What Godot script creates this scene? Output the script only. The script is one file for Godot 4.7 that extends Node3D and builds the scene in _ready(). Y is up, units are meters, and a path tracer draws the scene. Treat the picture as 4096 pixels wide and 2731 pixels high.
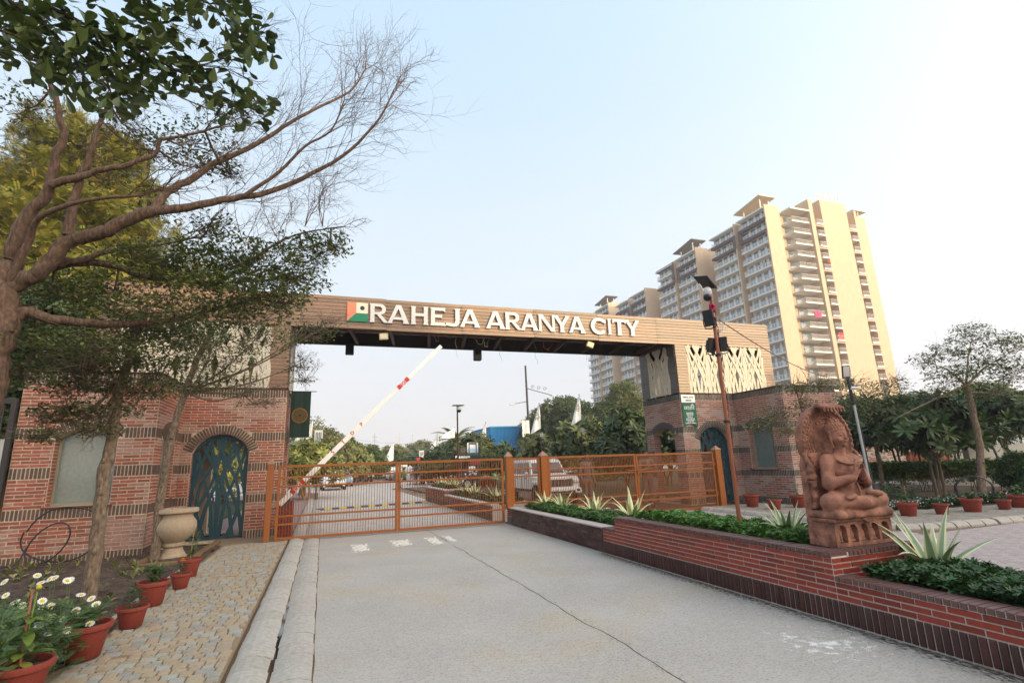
extends Node3D
# Entrance gate of a housing estate. x runs along the gate, -z runs down the drive, y is up; metres.

const EYE := Vector3(0, 1.55, 0)
var rng := RandomNumberGenerator.new()
var M := {}
var T := {}
var used := {}
var shared := {}


class MB:
	# collects triangles; points are given counter-clockwise as seen from the front
	var v := PackedVector3Array()
	var n := PackedVector3Array()
	var c := PackedColorArray()
	var u := PackedVector2Array()
	var col := Color.WHITE
	var t := Transform3D.IDENTITY

	func raw(a: Vector3, b: Vector3, d: Vector3, na: Vector3, nb: Vector3, nd: Vector3, ua := Vector2.ZERO, ub := Vector2.ZERO, ud := Vector2.ZERO) -> void:
		v.append(t * a); v.append(t * d); v.append(t * b)
		n.append((t.basis * na).normalized()); n.append((t.basis * nd).normalized()); n.append((t.basis * nb).normalized())
		c.append(col); c.append(col); c.append(col)
		u.append(ua); u.append(ud); u.append(ub)

	func tri(a: Vector3, b: Vector3, d: Vector3) -> void:
		var m := (b - a).cross(d - a).normalized()
		raw(a, b, d, m, m, m)

	func quad(a: Vector3, b: Vector3, d: Vector3, e: Vector3, ua := Vector2(0, 1), ub := Vector2(1, 1), ud := Vector2(1, 0), ue := Vector2(0, 0)) -> void:
		var m := (d - a).cross(e - b).normalized()
		raw(a, b, d, m, m, m, ua, ub, ud)
		raw(a, d, e, m, m, m, ua, ud, ue)

	func out(a: Vector3, b: Vector3, d: Vector3, e: Vector3, mid: Vector3) -> void:
		# a quad turned so that it faces away from mid
		if (d - a).cross(e - b).dot((a + b + d + e) * 0.25 - mid) < 0.0:
			quad(a, e, d, b)
		else:
			quad(a, b, d, e)

	func box(p: Vector3, s: Vector3, ch := 0.0) -> void:
		var h := s * 0.5
		var g := minf(ch, minf(h.x, minf(h.y, h.z)) * 0.9)
		for a in 3:
			var i := (a + 1) % 3
			var j := (a + 2) % 3
			for sg in [-1.0, 1.0]:
				var q: Array[Vector3] = []
				for k in [Vector2(-1, -1), Vector2(1, -1), Vector2(1, 1), Vector2(-1, 1)]:
					var r := Vector3.ZERO
					r[a] = sg * h[a]; r[i] = k.x * (h[i] - g); r[j] = k.y * (h[j] - g)
					q.append(p + r)
				out(q[0], q[1], q[2], q[3], p)
			if g > 0.0:
				for si in [-1.0, 1.0]:
					for sj in [-1.0, 1.0]:
						var r1 := Vector3.ZERO
						r1[i] = si * h[i]; r1[j] = sj * (h[j] - g); r1[a] = -(h[a] - g)
						var r2 := r1; r2[a] = h[a] - g
						var r3 := Vector3.ZERO
						r3[i] = si * (h[i] - g); r3[j] = sj * h[j]; r3[a] = h[a] - g
						var r4 := r3; r4[a] = -(h[a] - g)
						out(p + r1, p + r2, p + r3, p + r4, p)
		if g > 0.0:
			for sx in [-1.0, 1.0]:
				for sy in [-1.0, 1.0]:
					for sz in [-1.0, 1.0]:
						var a0 := p + Vector3(sx * h.x, sy * (h.y - g), sz * (h.z - g))
						var b0 := p + Vector3(sx * (h.x - g), sy * h.y, sz * (h.z - g))
						var d0 := p + Vector3(sx * (h.x - g), sy * (h.y - g), sz * h.z)
						if sx * sy * sz > 0.0:
							tri(a0, b0, d0)
						else:
							tri(a0, d0, b0)

	func span(lo: Vector3, hi: Vector3, ch := 0.0) -> void:
		box((lo + hi) * 0.5, (hi - lo).abs(), ch)

	func bar(a: Vector3, b: Vector3, w: float, d: float, up := Vector3.UP) -> void:
		# a square bar from a to b, w across, d along up
		var z := (b - a).normalized()
		if absf(z.dot(up)) > 0.98:
			up = Vector3.RIGHT
		var x := up.cross(z).normalized()
		var y := z.cross(x)
		var was := t
		t = t * Transform3D(Basis(x, y, z), (a + b) * 0.5)
		box(Vector3.ZERO, Vector3(w, d, a.distance_to(b)))
		t = was

	func tube(p: PackedVector3Array, r: PackedFloat32Array, sides := 8, caps := true) -> void:
		var k := p.size()
		var rings: Array = []
		var dirs: Array = []
		var x := Vector3.ZERO
		for i in k:
			var d := (p[mini(i + 1, k - 1)] - p[maxi(i - 1, 0)]).normalized()
			if i == 0:
				x = d.cross(Vector3.UP if absf(d.y) < 0.9 else Vector3.RIGHT).normalized()
			x = (x - d * x.dot(d)).normalized()
			var y := d.cross(x)
			var ring := PackedVector3Array()
			var nor := PackedVector3Array()
			for s in sides + 1:
				var a := TAU * s / sides
				var o := x * cos(a) + y * sin(a)
				nor.append(o)
				ring.append(p[i] + o * r[mini(i, r.size() - 1)])
			rings.append(ring); dirs.append(nor)
		for i in k - 1:
			var ra: PackedVector3Array = rings[i]
			var rb: PackedVector3Array = rings[i + 1]
			var na: PackedVector3Array = dirs[i]
			var nb: PackedVector3Array = dirs[i + 1]
			for s in sides:
				raw(ra[s], ra[s + 1], rb[s + 1], na[s], na[s + 1], nb[s + 1], Vector2(float(s) / sides, i), Vector2((s + 1.0) / sides, i), Vector2((s + 1.0) / sides, i + 1))
				raw(ra[s], rb[s + 1], rb[s], na[s], nb[s + 1], nb[s], Vector2(float(s) / sides, i), Vector2((s + 1.0) / sides, i + 1), Vector2(float(s) / sides, i + 1))
		if caps:
			for e in [0, k - 1]:
				var rr: PackedVector3Array = rings[e]
				for s in sides:
					if e == 0:
						tri(p[e], rr[s + 1], rr[s])
					else:
						tri(p[e], rr[s], rr[s + 1])

	func rod(a: Vector3, b: Vector3, r: float, sides := 6) -> void:
		tube(PackedVector3Array([a, b]), PackedFloat32Array([r, r]), sides)

	func lathe(prof: PackedVector2Array, sides := 20, at := Vector3.ZERO) -> void:
		# prof: (radius, height) from the bottom of the outside upwards
		var k := prof.size()
		for i in k - 1:
			var d := (prof[i + 1] - prof[i]).normalized()
			var q := Vector2(d.y, -d.x)
			var qa := q
			var qb := q
			if i > 0:
				var e := (prof[i] - prof[i - 1]).normalized()
				if e.dot(d) > 0.7:
					qa = (q + Vector2(e.y, -e.x)).normalized()
			if i < k - 2:
				var e2 := (prof[i + 2] - prof[i + 1]).normalized()
				if e2.dot(d) > 0.7:
					qb = (q + Vector2(e2.y, -e2.x)).normalized()
			for s in sides:
				var a0 := TAU * s / sides
				var a1 := TAU * (s + 1) / sides
				var c0 := Vector3(cos(a0), 0, -sin(a0))
				var c1 := Vector3(cos(a1), 0, -sin(a1))
				var p0 := at + c0 * prof[i].x + Vector3.UP * prof[i].y
				var p1 := at + c1 * prof[i].x + Vector3.UP * prof[i].y
				var p2 := at + c1 * prof[i + 1].x + Vector3.UP * prof[i + 1].y
				var p3 := at + c0 * prof[i + 1].x + Vector3.UP * prof[i + 1].y
				var n0 := c0 * qa.x + Vector3.UP * qa.y
				var n1 := c1 * qa.x + Vector3.UP * qa.y
				var n2 := c1 * qb.x + Vector3.UP * qb.y
				var n3 := c0 * qb.x + Vector3.UP * qb.y
				raw(p0, p1, p2, n0, n1, n2, Vector2(float(s) / sides, 1.0 - float(i) / k), Vector2((s + 1.0) / sides, 1.0 - float(i) / k), Vector2((s + 1.0) / sides, 1.0 - (i + 1.0) / k))
				raw(p0, p2, p3, n0, n2, n3, Vector2(float(s) / sides, 1.0 - float(i) / k), Vector2((s + 1.0) / sides, 1.0 - (i + 1.0) / k), Vector2(float(s) / sides, 1.0 - (i + 1.0) / k))

	func ball(p: Vector3, r: Vector3, sides := 12, rows := 8) -> void:
		for i in rows:
			for s in sides:
				var q: Array[Vector3] = []
				for k in [[i, s], [i + 1, s], [i + 1, s + 1], [i, s + 1]]:
					var th: float = PI * k[0] / rows
					var ph: float = TAU * k[1] / sides
					q.append(Vector3(sin(th) * cos(ph), cos(th), -sin(th) * sin(ph)))
				raw(p + q[0] * r, p + q[1] * r, p + q[2] * r, q[0] / r, q[1] / r, q[2] / r)
				raw(p + q[0] * r, p + q[2] * r, p + q[3] * r, q[0] / r, q[2] / r, q[3] / r)

	func prism(poly: PackedVector2Array, z0: float, z1: float, back := true, uvbox := Rect2(0, 0, 1, 1)) -> void:
		# poly in x, y; faces at z1 (front) and z0
		var q := poly.duplicate()
		if Geometry2D.is_polygon_clockwise(q):
			q.reverse()
		var ix := Geometry2D.triangulate_polygon(q)
		var uv := func(p: Vector2) -> Vector2: return Vector2((p.x - uvbox.position.x) / uvbox.size.x, 1.0 - (p.y - uvbox.position.y) / uvbox.size.y)
		for i in range(0, ix.size(), 3):
			var a := q[ix[i]]
			var b := q[ix[i + 1]]
			var d := q[ix[i + 2]]
			if (b - a).cross(d - a) < 0.0:
				var e := b; b = d; d = e
			raw(Vector3(a.x, a.y, z1), Vector3(b.x, b.y, z1), Vector3(d.x, d.y, z1), Vector3.BACK, Vector3.BACK, Vector3.BACK, uv.call(a), uv.call(b), uv.call(d))
			if back:
				raw(Vector3(a.x, a.y, z0), Vector3(d.x, d.y, z0), Vector3(b.x, b.y, z0), Vector3.FORWARD, Vector3.FORWARD, Vector3.FORWARD, uv.call(a), uv.call(d), uv.call(b))
		for i in q.size():
			var a := q[i]
			var b := q[(i + 1) % q.size()]
			quad(Vector3(a.x, a.y, z0), Vector3(b.x, b.y, z0), Vector3(b.x, b.y, z1), Vector3(a.x, a.y, z1))

	func add(o: MB, w := Transform3D.IDENTITY) -> void:
		for i in o.v.size():
			v.append(t * (w * o.v[i]))
			n.append((t.basis * (w.basis * o.n[i])).normalized())
			c.append(o.c[i])
			u.append(o.u[i])

	func mesh() -> ArrayMesh:
		var m := ArrayMesh.new()
		if v.is_empty():
			return m
		var a := []
		a.resize(Mesh.ARRAY_MAX)
		a[Mesh.ARRAY_VERTEX] = v
		a[Mesh.ARRAY_NORMAL] = n
		a[Mesh.ARRAY_COLOR] = c
		a[Mesh.ARRAY_TEX_UV] = u
		m.add_surface_from_arrays(Mesh.PRIMITIVE_TRIANGLES, a)
		return m


# ---------------------------------------------------------------- naming and tagging
func numbered(called: String) -> String:
	var k: int = used.get(called, 0)
	used[called] = k + 1
	return called if k == 0 else "%s_%03d" % [called, k]


func tag(o: Node, label: String, category: String, group := "") -> Node:
	o.set_meta("label", label)
	o.set_meta("category", category)
	if group:
		o.set_meta("group", group)
	return o


func thing(called: String, label: String, category: String, at := Vector3.ZERO, turn := 0.0, group := "") -> Node3D:
	var o := Node3D.new()
	o.name = numbered(called)
	add_child(o, true)
	o.position = at
	o.rotation.y = turn
	tag(o, label, category, group)
	return o


func part(called: String, st, m: Material, parent: Node, label := "") -> MeshInstance3D:
	var o := MeshInstance3D.new()
	o.name = called if parent != self else numbered(called)
	o.mesh = st.mesh() if st is MB else st
	o.material_override = m
	parent.add_child(o, true)
	if label:
		o.set_meta("label", label)
	return o


func single(called: String, st, m: Material, label: String, category: String, group := "", at := Vector3.ZERO, turn := 0.0) -> MeshInstance3D:
	var o := part(called, st, m, self)
	o.position = at
	o.rotation.y = turn
	tag(o, label, category, group)
	return o


func struct(called: String, st, m: Material, parent: Node = null) -> MeshInstance3D:
	var o := part(called, st, m, self if parent == null else parent)
	if parent == null:
		o.set_meta("kind", "structure")
	return o


func stuff(o: Node) -> Node:
	o.set_meta("kind", "stuff")
	return o


func dup(root: Node3D, at: Vector3, turn: float, label: String, grow := 1.0) -> Node3D:
	var r: Node3D = root.duplicate()
	r.name = numbered(String(root.name).rstrip("_0123456789"))
	add_child(r, true)
	r.position = at
	r.rotation.y = turn
	r.scale = Vector3.ONE * grow
	r.set_meta("label", label)
	return r


func many(called: String, m: Mesh, mt: Material, xs: Array, cols, parent: Node) -> MultiMeshInstance3D:
	# copies of m at the transforms xs; cols: PackedColorArray or null
	var mm := MultiMesh.new()
	mm.transform_format = MultiMesh.TRANSFORM_3D
	mm.use_colors = cols != null
	mm.mesh = m
	mm.instance_count = xs.size()
	var st := 16 if cols != null else 12
	var b := PackedFloat32Array()
	b.resize(xs.size() * st)
	for i in xs.size():
		var x: Transform3D = xs[i]
		var k := i * st
		b[k] = x.basis.x.x; b[k + 1] = x.basis.y.x; b[k + 2] = x.basis.z.x; b[k + 3] = x.origin.x
		b[k + 4] = x.basis.x.y; b[k + 5] = x.basis.y.y; b[k + 6] = x.basis.z.y; b[k + 7] = x.origin.y
		b[k + 8] = x.basis.x.z; b[k + 9] = x.basis.y.z; b[k + 10] = x.basis.z.z; b[k + 11] = x.origin.z
		if cols != null:
			var q: Color = cols[i]
			b[k + 12] = q.r; b[k + 13] = q.g; b[k + 14] = q.b; b[k + 15] = 1.0
	mm.buffer = b
	var o := MultiMeshInstance3D.new()
	o.name = called if parent != self else numbered(called)
	o.multimesh = mm
	o.material_override = mt
	parent.add_child(o, true)
	return o


# ---------------------------------------------------------------- materials
func noise_tex(f: float, oct: int, lo: float, hi: float, sd: int, size := 512, type := FastNoiseLite.TYPE_SIMPLEX_SMOOTH, normal := 0.0) -> NoiseTexture2D:
	var nz := FastNoiseLite.new()
	nz.seed = sd
	nz.noise_type = type
	nz.frequency = f
	nz.fractal_octaves = oct
	nz.fractal_gain = 0.6
	var t := NoiseTexture2D.new()
	t.width = size
	t.height = size
	t.seamless = true
	t.noise = nz
	if normal > 0.0:
		t.as_normal_map = true
		t.bump_strength = normal
	else:
		var g := Gradient.new()
		g.set_color(0, Color(lo, lo, lo))
		g.set_color(1, Color(hi, hi, hi))
		t.color_ramp = g
	return t


func mat(key: String, col: Color, rough := 0.8, o := {}) -> StandardMaterial3D:
	# col: linear base colour
	if M.has(key):
		return M[key]
	var m := StandardMaterial3D.new()
	m.resource_name = key
	m.albedo_color = Color(col.r, col.g, col.b).linear_to_srgb()
	m.roughness = rough
	m.metallic = o.get("metal", 0.0)
	m.metallic_specular = o.get("spec", 0.5)
	m.vertex_color_use_as_albedo = o.get("vc", true)
	m.cull_mode = BaseMaterial3D.CULL_DISABLED
	if o.has("tex"):
		m.albedo_texture = o.tex
		if o.get("tri", true):
			m.uv1_triplanar = true
			m.uv1_world_triplanar = true
			m.uv1_scale = o.get("scale", Vector3.ONE)
	if o.has("fine"):
		m.detail_enabled = true
		m.detail_albedo = o.fine
		m.detail_blend_mode = BaseMaterial3D.BLEND_MODE_MUL
		m.detail_uv_layer = BaseMaterial3D.DETAIL_UV_2
		m.uv2_triplanar = true
		m.uv2_world_triplanar = true
		m.uv2_scale = o.get("fscale", Vector3.ONE * 4.0)
	if o.has("bump"):
		m.heightmap_enabled = true
		m.heightmap_texture = o.bump
		m.heightmap_scale = o.get("bscale", 1.0)
		if not o.has("tex"):
			m.uv1_triplanar = true
			m.uv1_world_triplanar = true
			m.uv1_scale = o.get("scale", Vector3.ONE)
	if o.has("back"):
		m.backlight_enabled = true
		m.backlight = o.back
	if o.has("coat"):
		m.clearcoat_enabled = true
		m.clearcoat = o.coat
		m.clearcoat_roughness = o.get("coatr", 0.1)
	M[key] = m
	return m


func lin(r: int, g: int, b: int) -> Color:
	return Color(r / 255.0, g / 255.0, b / 255.0).srgb_to_linear()


func jit(c: Color, a: float) -> Color:
	var k := 1.0 + rng.randf_range(-a, a)
	return Color(clampf(c.r * k * (1.0 + rng.randf_range(-a, a) * 0.3), 0, 1), clampf(c.g * k * (1.0 + rng.randf_range(-a, a) * 0.3), 0, 1), clampf(c.b * k, 0, 1))


func rb(a: float, b: float) -> float:
	return rng.randf_range(a, b)


func V(x: float, y: float, z: float) -> Vector3:
	return Vector3(x, y, z)


func pts(a: Array) -> PackedVector3Array:
	var p := PackedVector3Array()
	for i in range(0, a.size(), 3):
		p.append(Vector3(a[i], a[i + 1], a[i + 2]))
	return p


func P2(a: Array) -> PackedVector2Array:
	var p := PackedVector2Array()
	for i in range(0, a.size(), 2):
		p.append(Vector2(a[i], a[i + 1]))
	return p


func smooth(p: PackedVector3Array, k: int) -> PackedVector3Array:
	# a curve through the points p, k pieces per span
	var o := PackedVector3Array()
	for i in p.size() - 1:
		var a := p[maxi(i - 1, 0)]
		var b := p[i]
		var c := p[i + 1]
		var d := p[mini(i + 2, p.size() - 1)]
		for j in k:
			o.append(b.cubic_interpolate(c, a, d, float(j) / k))
	o.append(p[p.size() - 1])
	return o


func taper(k: int, a: float, b: float, e := 1.0) -> PackedFloat32Array:
	var r := PackedFloat32Array()
	for i in k:
		r.append(lerpf(a, b, pow(float(i) / maxf(1.0, k - 1.0), e)))
	return r


# ---------------------------------------------------------------- bricks
func unit_brick(c: Color) -> ArrayMesh:
	# a brick of 1 x 1 x 1 with a worn front edge; front at +z
	var k := "brick%s" % c.to_html()
	if not shared.has(k):
		var b := MB.new()
		b.col = c
		var e := 0.04
		var w := 0.07
		var f := [V(-.5 + e, -.5 + w, .5), V(.5 - e, -.5 + w, .5), V(.5 - e, .5 - w, .5), V(-.5 + e, .5 - w, .5)]
		var g := [V(-.5, -.5, .3), V(.5, -.5, .3), V(.5, .5, .3), V(-.5, .5, .3)]
		var h := [V(-.5, -.5, -.5), V(.5, -.5, -.5), V(.5, .5, -.5), V(-.5, .5, -.5)]
		b.quad(f[0], f[1], f[2], f[3])
		for i in 4:
			var j := (i + 1) % 4
			b.quad(g[i], g[j], f[j], f[i])
			b.quad(h[i], h[j], g[j], g[i])
		shared[k] = b.mesh()
	return shared[k]


class Bricks:
	var x: Array = []        # transforms that carry the unit brick to its place
	var k: PackedInt32Array = []   # tone
	var salt: FastNoiseLite        # where whitish salt has bloomed on the bricks

	func put(p: Vector3, b: Basis, s: Vector3, tone: int) -> void:
		x.append(Transform3D(b * Basis.from_scale(s), p))
		k.append(tone)


func lay(a: Bricks, parent: Node3D, tones: Array, m: Material, called := "brick", most := 300, seen = null) -> void:
	# the bricks that show largest as parts, the rest as one part
	var base := parent.global_transform.affine_inverse()
	var order := []
	for i in a.x.size():
		var t: Transform3D = a.x[i]
		var d := t.origin - EYE
		var q := maxf(t.basis.x.length() * t.basis.y.length(), 0.0) / d.length_squared()
		if seen != null and not seen.call(t.origin):
			q = 0.0
		order.append([q, i])
	order.sort_custom(func(p, q): return p[0] > q[0])
	var rest := []
	var cols := PackedColorArray()
	for j in order.size():
		var i: int = order[j][1]
		var t: Transform3D = base * a.x[i]
		if j < most:
			var o := MeshInstance3D.new()
			o.name = called
			o.mesh = unit_brick(tones[a.k[i]])
			o.material_override = m
			o.transform = t
			parent.add_child(o, true)
		else:
			rest.append(t)
			cols.append(tones[a.k[i]])
	if rest.size():
		stuff(many(called + "work", unit_brick(Color.WHITE), m, rest, cols, parent))


func brick_face(a: Bricks, o: Vector3, u: Vector3, L: float, bands: Array, holes: Array, proud := 0.006, bl := 0.29, course := 0.0665, joint := 0.0165, low := 0.0) -> void:
	# a face of L metres from o along u; its outward side is u x up. bands: [y0, y1, soldier?, first tone, last tone]; holes: {x0, x1, y0, spring, rise, ring}
	var nrm := u.cross(Vector3.UP).normalized()
	var b := Basis(u, Vector3.UP, nrm)
	var deep := 0.03
	for band in bands:
		var y0: float = band[0]
		var y1: float = band[1]
		var rows := 1 if band[2] else maxi(1, roundi((y1 - y0) / course))
		var rh := (y1 - y0) / rows
		for r in rows:
			var ya := y0 + r * rh
			var yb := ya + rh
			if yb < low:
				continue
			var free := [[0.0, L]]
			for h in holes:
				var cut := hole_at(h, ya, yb)
				if cut.is_empty():
					continue
				var left := []
				for s in free:
					if cut[1] <= s[0] or cut[0] >= s[1]:
						left.append(s)
						continue
					if cut[0] > s[0]:
						left.append([s[0], cut[0]])
					if cut[1] < s[1]:
						left.append([cut[1], s[1]])
				free = left
			var w: float = 0.062 if band[2] else bl
			for s in free:
				var x: float = s[0]
				var k0 := floori(x / w)
				var shift := 0.0 if band[2] else (0.5 if r % 2 else 0.0)
				var nx := (k0 + shift) * w
				while nx <= x + 0.02:
					nx += w
				while x < s[1] - 0.004:
					var e := minf(nx, s[1])
					if s[1] - e < 0.03:
						e = s[1]
					if e - x > 0.012:
						var pr := proud + rb(-.0025, .0025)
						var tone := rng.randi_range(band[3], band[4])
						if a.salt and not band[2]:
							var w0 := o + u * ((x + e) * .5)
							if a.salt.get_noise_3d(w0.x + w0.z, ya, w0.z) + rb(-.12, .12) > .13:
								tone = rng.randi_range(12, 14)
						a.put(o + u * ((x + e) * .5) + Vector3.UP * ((ya + yb) * .5) + nrm * (pr - deep * .5), Basis(nrm, rb(-.006, .006)) * b, V(maxf(e - x - joint * rb(.8, 1.25), .006), rh - joint * rb(.85, 1.15), deep), tone)
					x = e
					nx += w
	for h in holes:
		if h.get("ring", 0.0) > 0.0:
			# soldier arch over the opening, each brick a wedge turned to the centre
			var half: float = (h.x1 - h.x0) * .5
			var R: float = (half * half + h.rise * h.rise) / (2.0 * h.rise)
			var cen := Vector2((h.x0 + h.x1) * .5, h.spring + h.rise - R)
			var a0 := asin(minf(1.0, half / R))
			var rr: float = R + h.ring * .5
			var num := maxi(5, roundi(2.0 * a0 * rr / 0.064))
			for i in num:
				var an: float = -a0 + (i + .5) * 2.0 * a0 / num
				var p := cen + Vector2(sin(an), cos(an)) * rr
				var up := (u * sin(an) + Vector3.UP * cos(an))
				var si := up.cross(nrm)
				a.put(o + u * p.x + Vector3.UP * p.y + nrm * (proud + .004 - deep * .5), Basis(si, up, nrm), V(2.0 * a0 * rr / num - joint, h.ring, deep), rng.randi_range(h.get("t0", 8), h.get("t1", 11)))


func hole_at(h: Dictionary, ya: float, yb: float) -> Array:
	# the part of a course that an opening and its ring take away
	var ym := (ya + yb) * .5
	if yb <= h.y0 + 0.01:
		return []
	var half: float = (h.x1 - h.x0) * .5
	var mid: float = (h.x0 + h.x1) * .5
	if h.rise <= 0.0:
		return [] if ym > h.spring else [h.x0, h.x1]
	var R: float = (half * half + h.rise * h.rise) / (2.0 * h.rise)
	var cy: float = h.spring + h.rise - R
	var ring: float = h.get("ring", 0.0)
	var a0 := asin(minf(1.0, half / R))
	var foot: float = cy + (R + ring) * cos(a0)
	if ym <= h.spring:
		return [h.x0, h.x1]
	var dy := ym - cy
	if dy >= R + ring:
		return []
	var w := sqrt(maxf(0.0, (R + ring) * (R + ring) - dy * dy))
	if ym < foot:
		w = minf(w, dy * tan(a0))
	return [mid - w, mid + w]


func wall_face(b: MB, o: Vector3, u: Vector3, L: float, y0: float, y1: float, holes: Array, depth: float) -> void:
	# the solid wall behind the bricks, with arched openings right through
	var nrm := u.cross(Vector3.UP).normalized()
	var was := b.t
	b.t = was * Transform3D(Basis(u, Vector3.UP, nrm), o)
	var x := 0.0
	for h in holes:
		b.span(V(x, y0, -depth), V(h.x0, y1, 0))
		if h.y0 > y0:
			b.span(V(h.x0, y0, -depth), V(h.x1, h.y0, 0))
		var half: float = (h.x1 - h.x0) * .5
		var num := 16
		var px: float = h.x0
		var py: float = h.spring
		for i in num:
			var qx: float = h.x0 + (i + 1) * 2.0 * half / num
			var qy: float = h.spring
			if h.rise > 0.0:
				var R: float = (half * half + h.rise * h.rise) / (2.0 * h.rise)
				qy = h.spring + h.rise - R + sqrt(maxf(0.0, R * R - pow(qx - h.x0 - half, 2)))
			b.quad(V(px, py, 0), V(qx, qy, 0), V(qx, y1, 0), V(px, y1, 0))
			b.quad(V(qx, qy, -depth), V(px, py, -depth), V(px, y1, -depth), V(qx, y1, -depth))
			b.quad(V(px, py, -depth), V(qx, qy, -depth), V(qx, qy, 0), V(px, py, 0))
			b.quad(V(px, y1, 0), V(qx, y1, 0), V(qx, y1, -depth), V(px, y1, -depth))
			px = qx
			py = qy
		x = h.x1
	b.span(V(x, y0, -depth), V(L, y1, 0))
	b.t = was


func jamb_bricks(a: Bricks, o: Vector3, u: Vector3, h: Dictionary, depth: float, y0: float) -> void:
	# stretchers on both sides inside an opening, and along its sill line
	var nrm := u.cross(Vector3.UP).normalized()
	var rows := roundi((h.spring - y0) / 0.0665)
	var rh: float = (h.spring - y0) / rows
	for sd in [-1, 1]:
		var px: float = h.x0 if sd < 0 else h.x1
		for r in rows:
			var in_ := -nrm
			var b := Basis(in_ * -sd, Vector3.UP, u * -sd)
			a.put(o + u * px + Vector3.UP * (y0 + (r + .5) * rh) + nrm * -(depth * .5) + u * (-sd * -.007), b, V(depth - .02, rh - .016, .03), rng.randi_range(0, 7))


func sky_image() -> ImageTexture:
	# clear hazy evening air: paler and warmer towards the low sun behind the right shoulder
	var w := 512
	var h := 256
	var im := Image.create(w, h, false, Image.FORMAT_RGBAF)
	var sun := Vector3(.569, .130, .812)
	var c0 := Color(.485, .48, .49)
	var c1 := Color(.415, .475, .535)
	var c2 := Color(.305, .415, .53)
	var c3 := Color(.25, .365, .50)
	for y in h:
		var th := PI * (y + .5) / h
		for x in w:
			var a := TAU * (x + .5) / w
			var d := Vector3(sin(a) * sin(th), cos(th), -cos(a) * sin(th))
			var e := maxf(d.y, 0.0)
			var c := c0.lerp(c1, smoothstep(0.0, .36, e)).lerp(c2, smoothstep(.3, .74, e)).lerp(c3, smoothstep(.7, 1.0, e))
			var g := rad_to_deg(d.angle_to(sun))
			c += Color(.85, .72, .60) * exp(-pow(g / 58.0, 2.0)) + Color(3.2, 2.65, 1.95) * exp(-pow(g / 34.0, 2.0))
			im.set_pixel(x, y, Color(c.r, c.g, c.b, 1.0))
	return ImageTexture.create_from_image(im)


func _ready() -> void:
	rng.seed = 20240
	# ---- camera
	var cam := Camera3D.new()
	cam.name = "camera"
	add_child(cam)
	cam.transform = Transform3D(Basis(V(.941974, -.035776, .333774), V(-.042519, .973581, .224351), V(-.332982, -.225524, .915566)).orthonormalized(), EYE)
	cam.fov = 66.588
	cam.near = 0.05
	cam.far = 4000.0
	cam.current = true
	# ---- sky, sun, exposure
	var env := Environment.new()
	env.background_mode = Environment.BG_SKY
	var ps := PanoramaSkyMaterial.new()
	ps.panorama = sky_image()
	env.sky = Sky.new()
	env.sky.sky_material = ps
	env.background_energy_multiplier = 1.0
	env.tonemap_mode = Environment.TONE_MAPPER_LINEAR
	env.tonemap_exposure = 1.95
	env.sdfgi_enabled = true
	env.ssao_enabled = true
	env.ssil_enabled = true
	env.fog_enabled = true
	env.fog_density = 0.0008
	env.fog_light_color = Color(.93, .94, .97)
	var we := WorldEnvironment.new()
	we.name = "world"
	we.environment = env
	add_child(we)
	var sun := DirectionalLight3D.new()
	sun.name = "sun"
	add_child(sun)
	sun.look_at_from_position(V(.569, .130, .812) * 50.0, Vector3.ZERO)
	sun.light_color = Color(1.0, .90, .70)
	sun.light_energy = .66
	sun.light_angular_distance = 0.6
	sun.shadow_enabled = true
	materials()
	setting()
	planters()
	gatehouses()
	gate_beam()
	gates()
	towers()
	surroundings()
	trees()
	statue()
	small_things()
	traffic()


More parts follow.
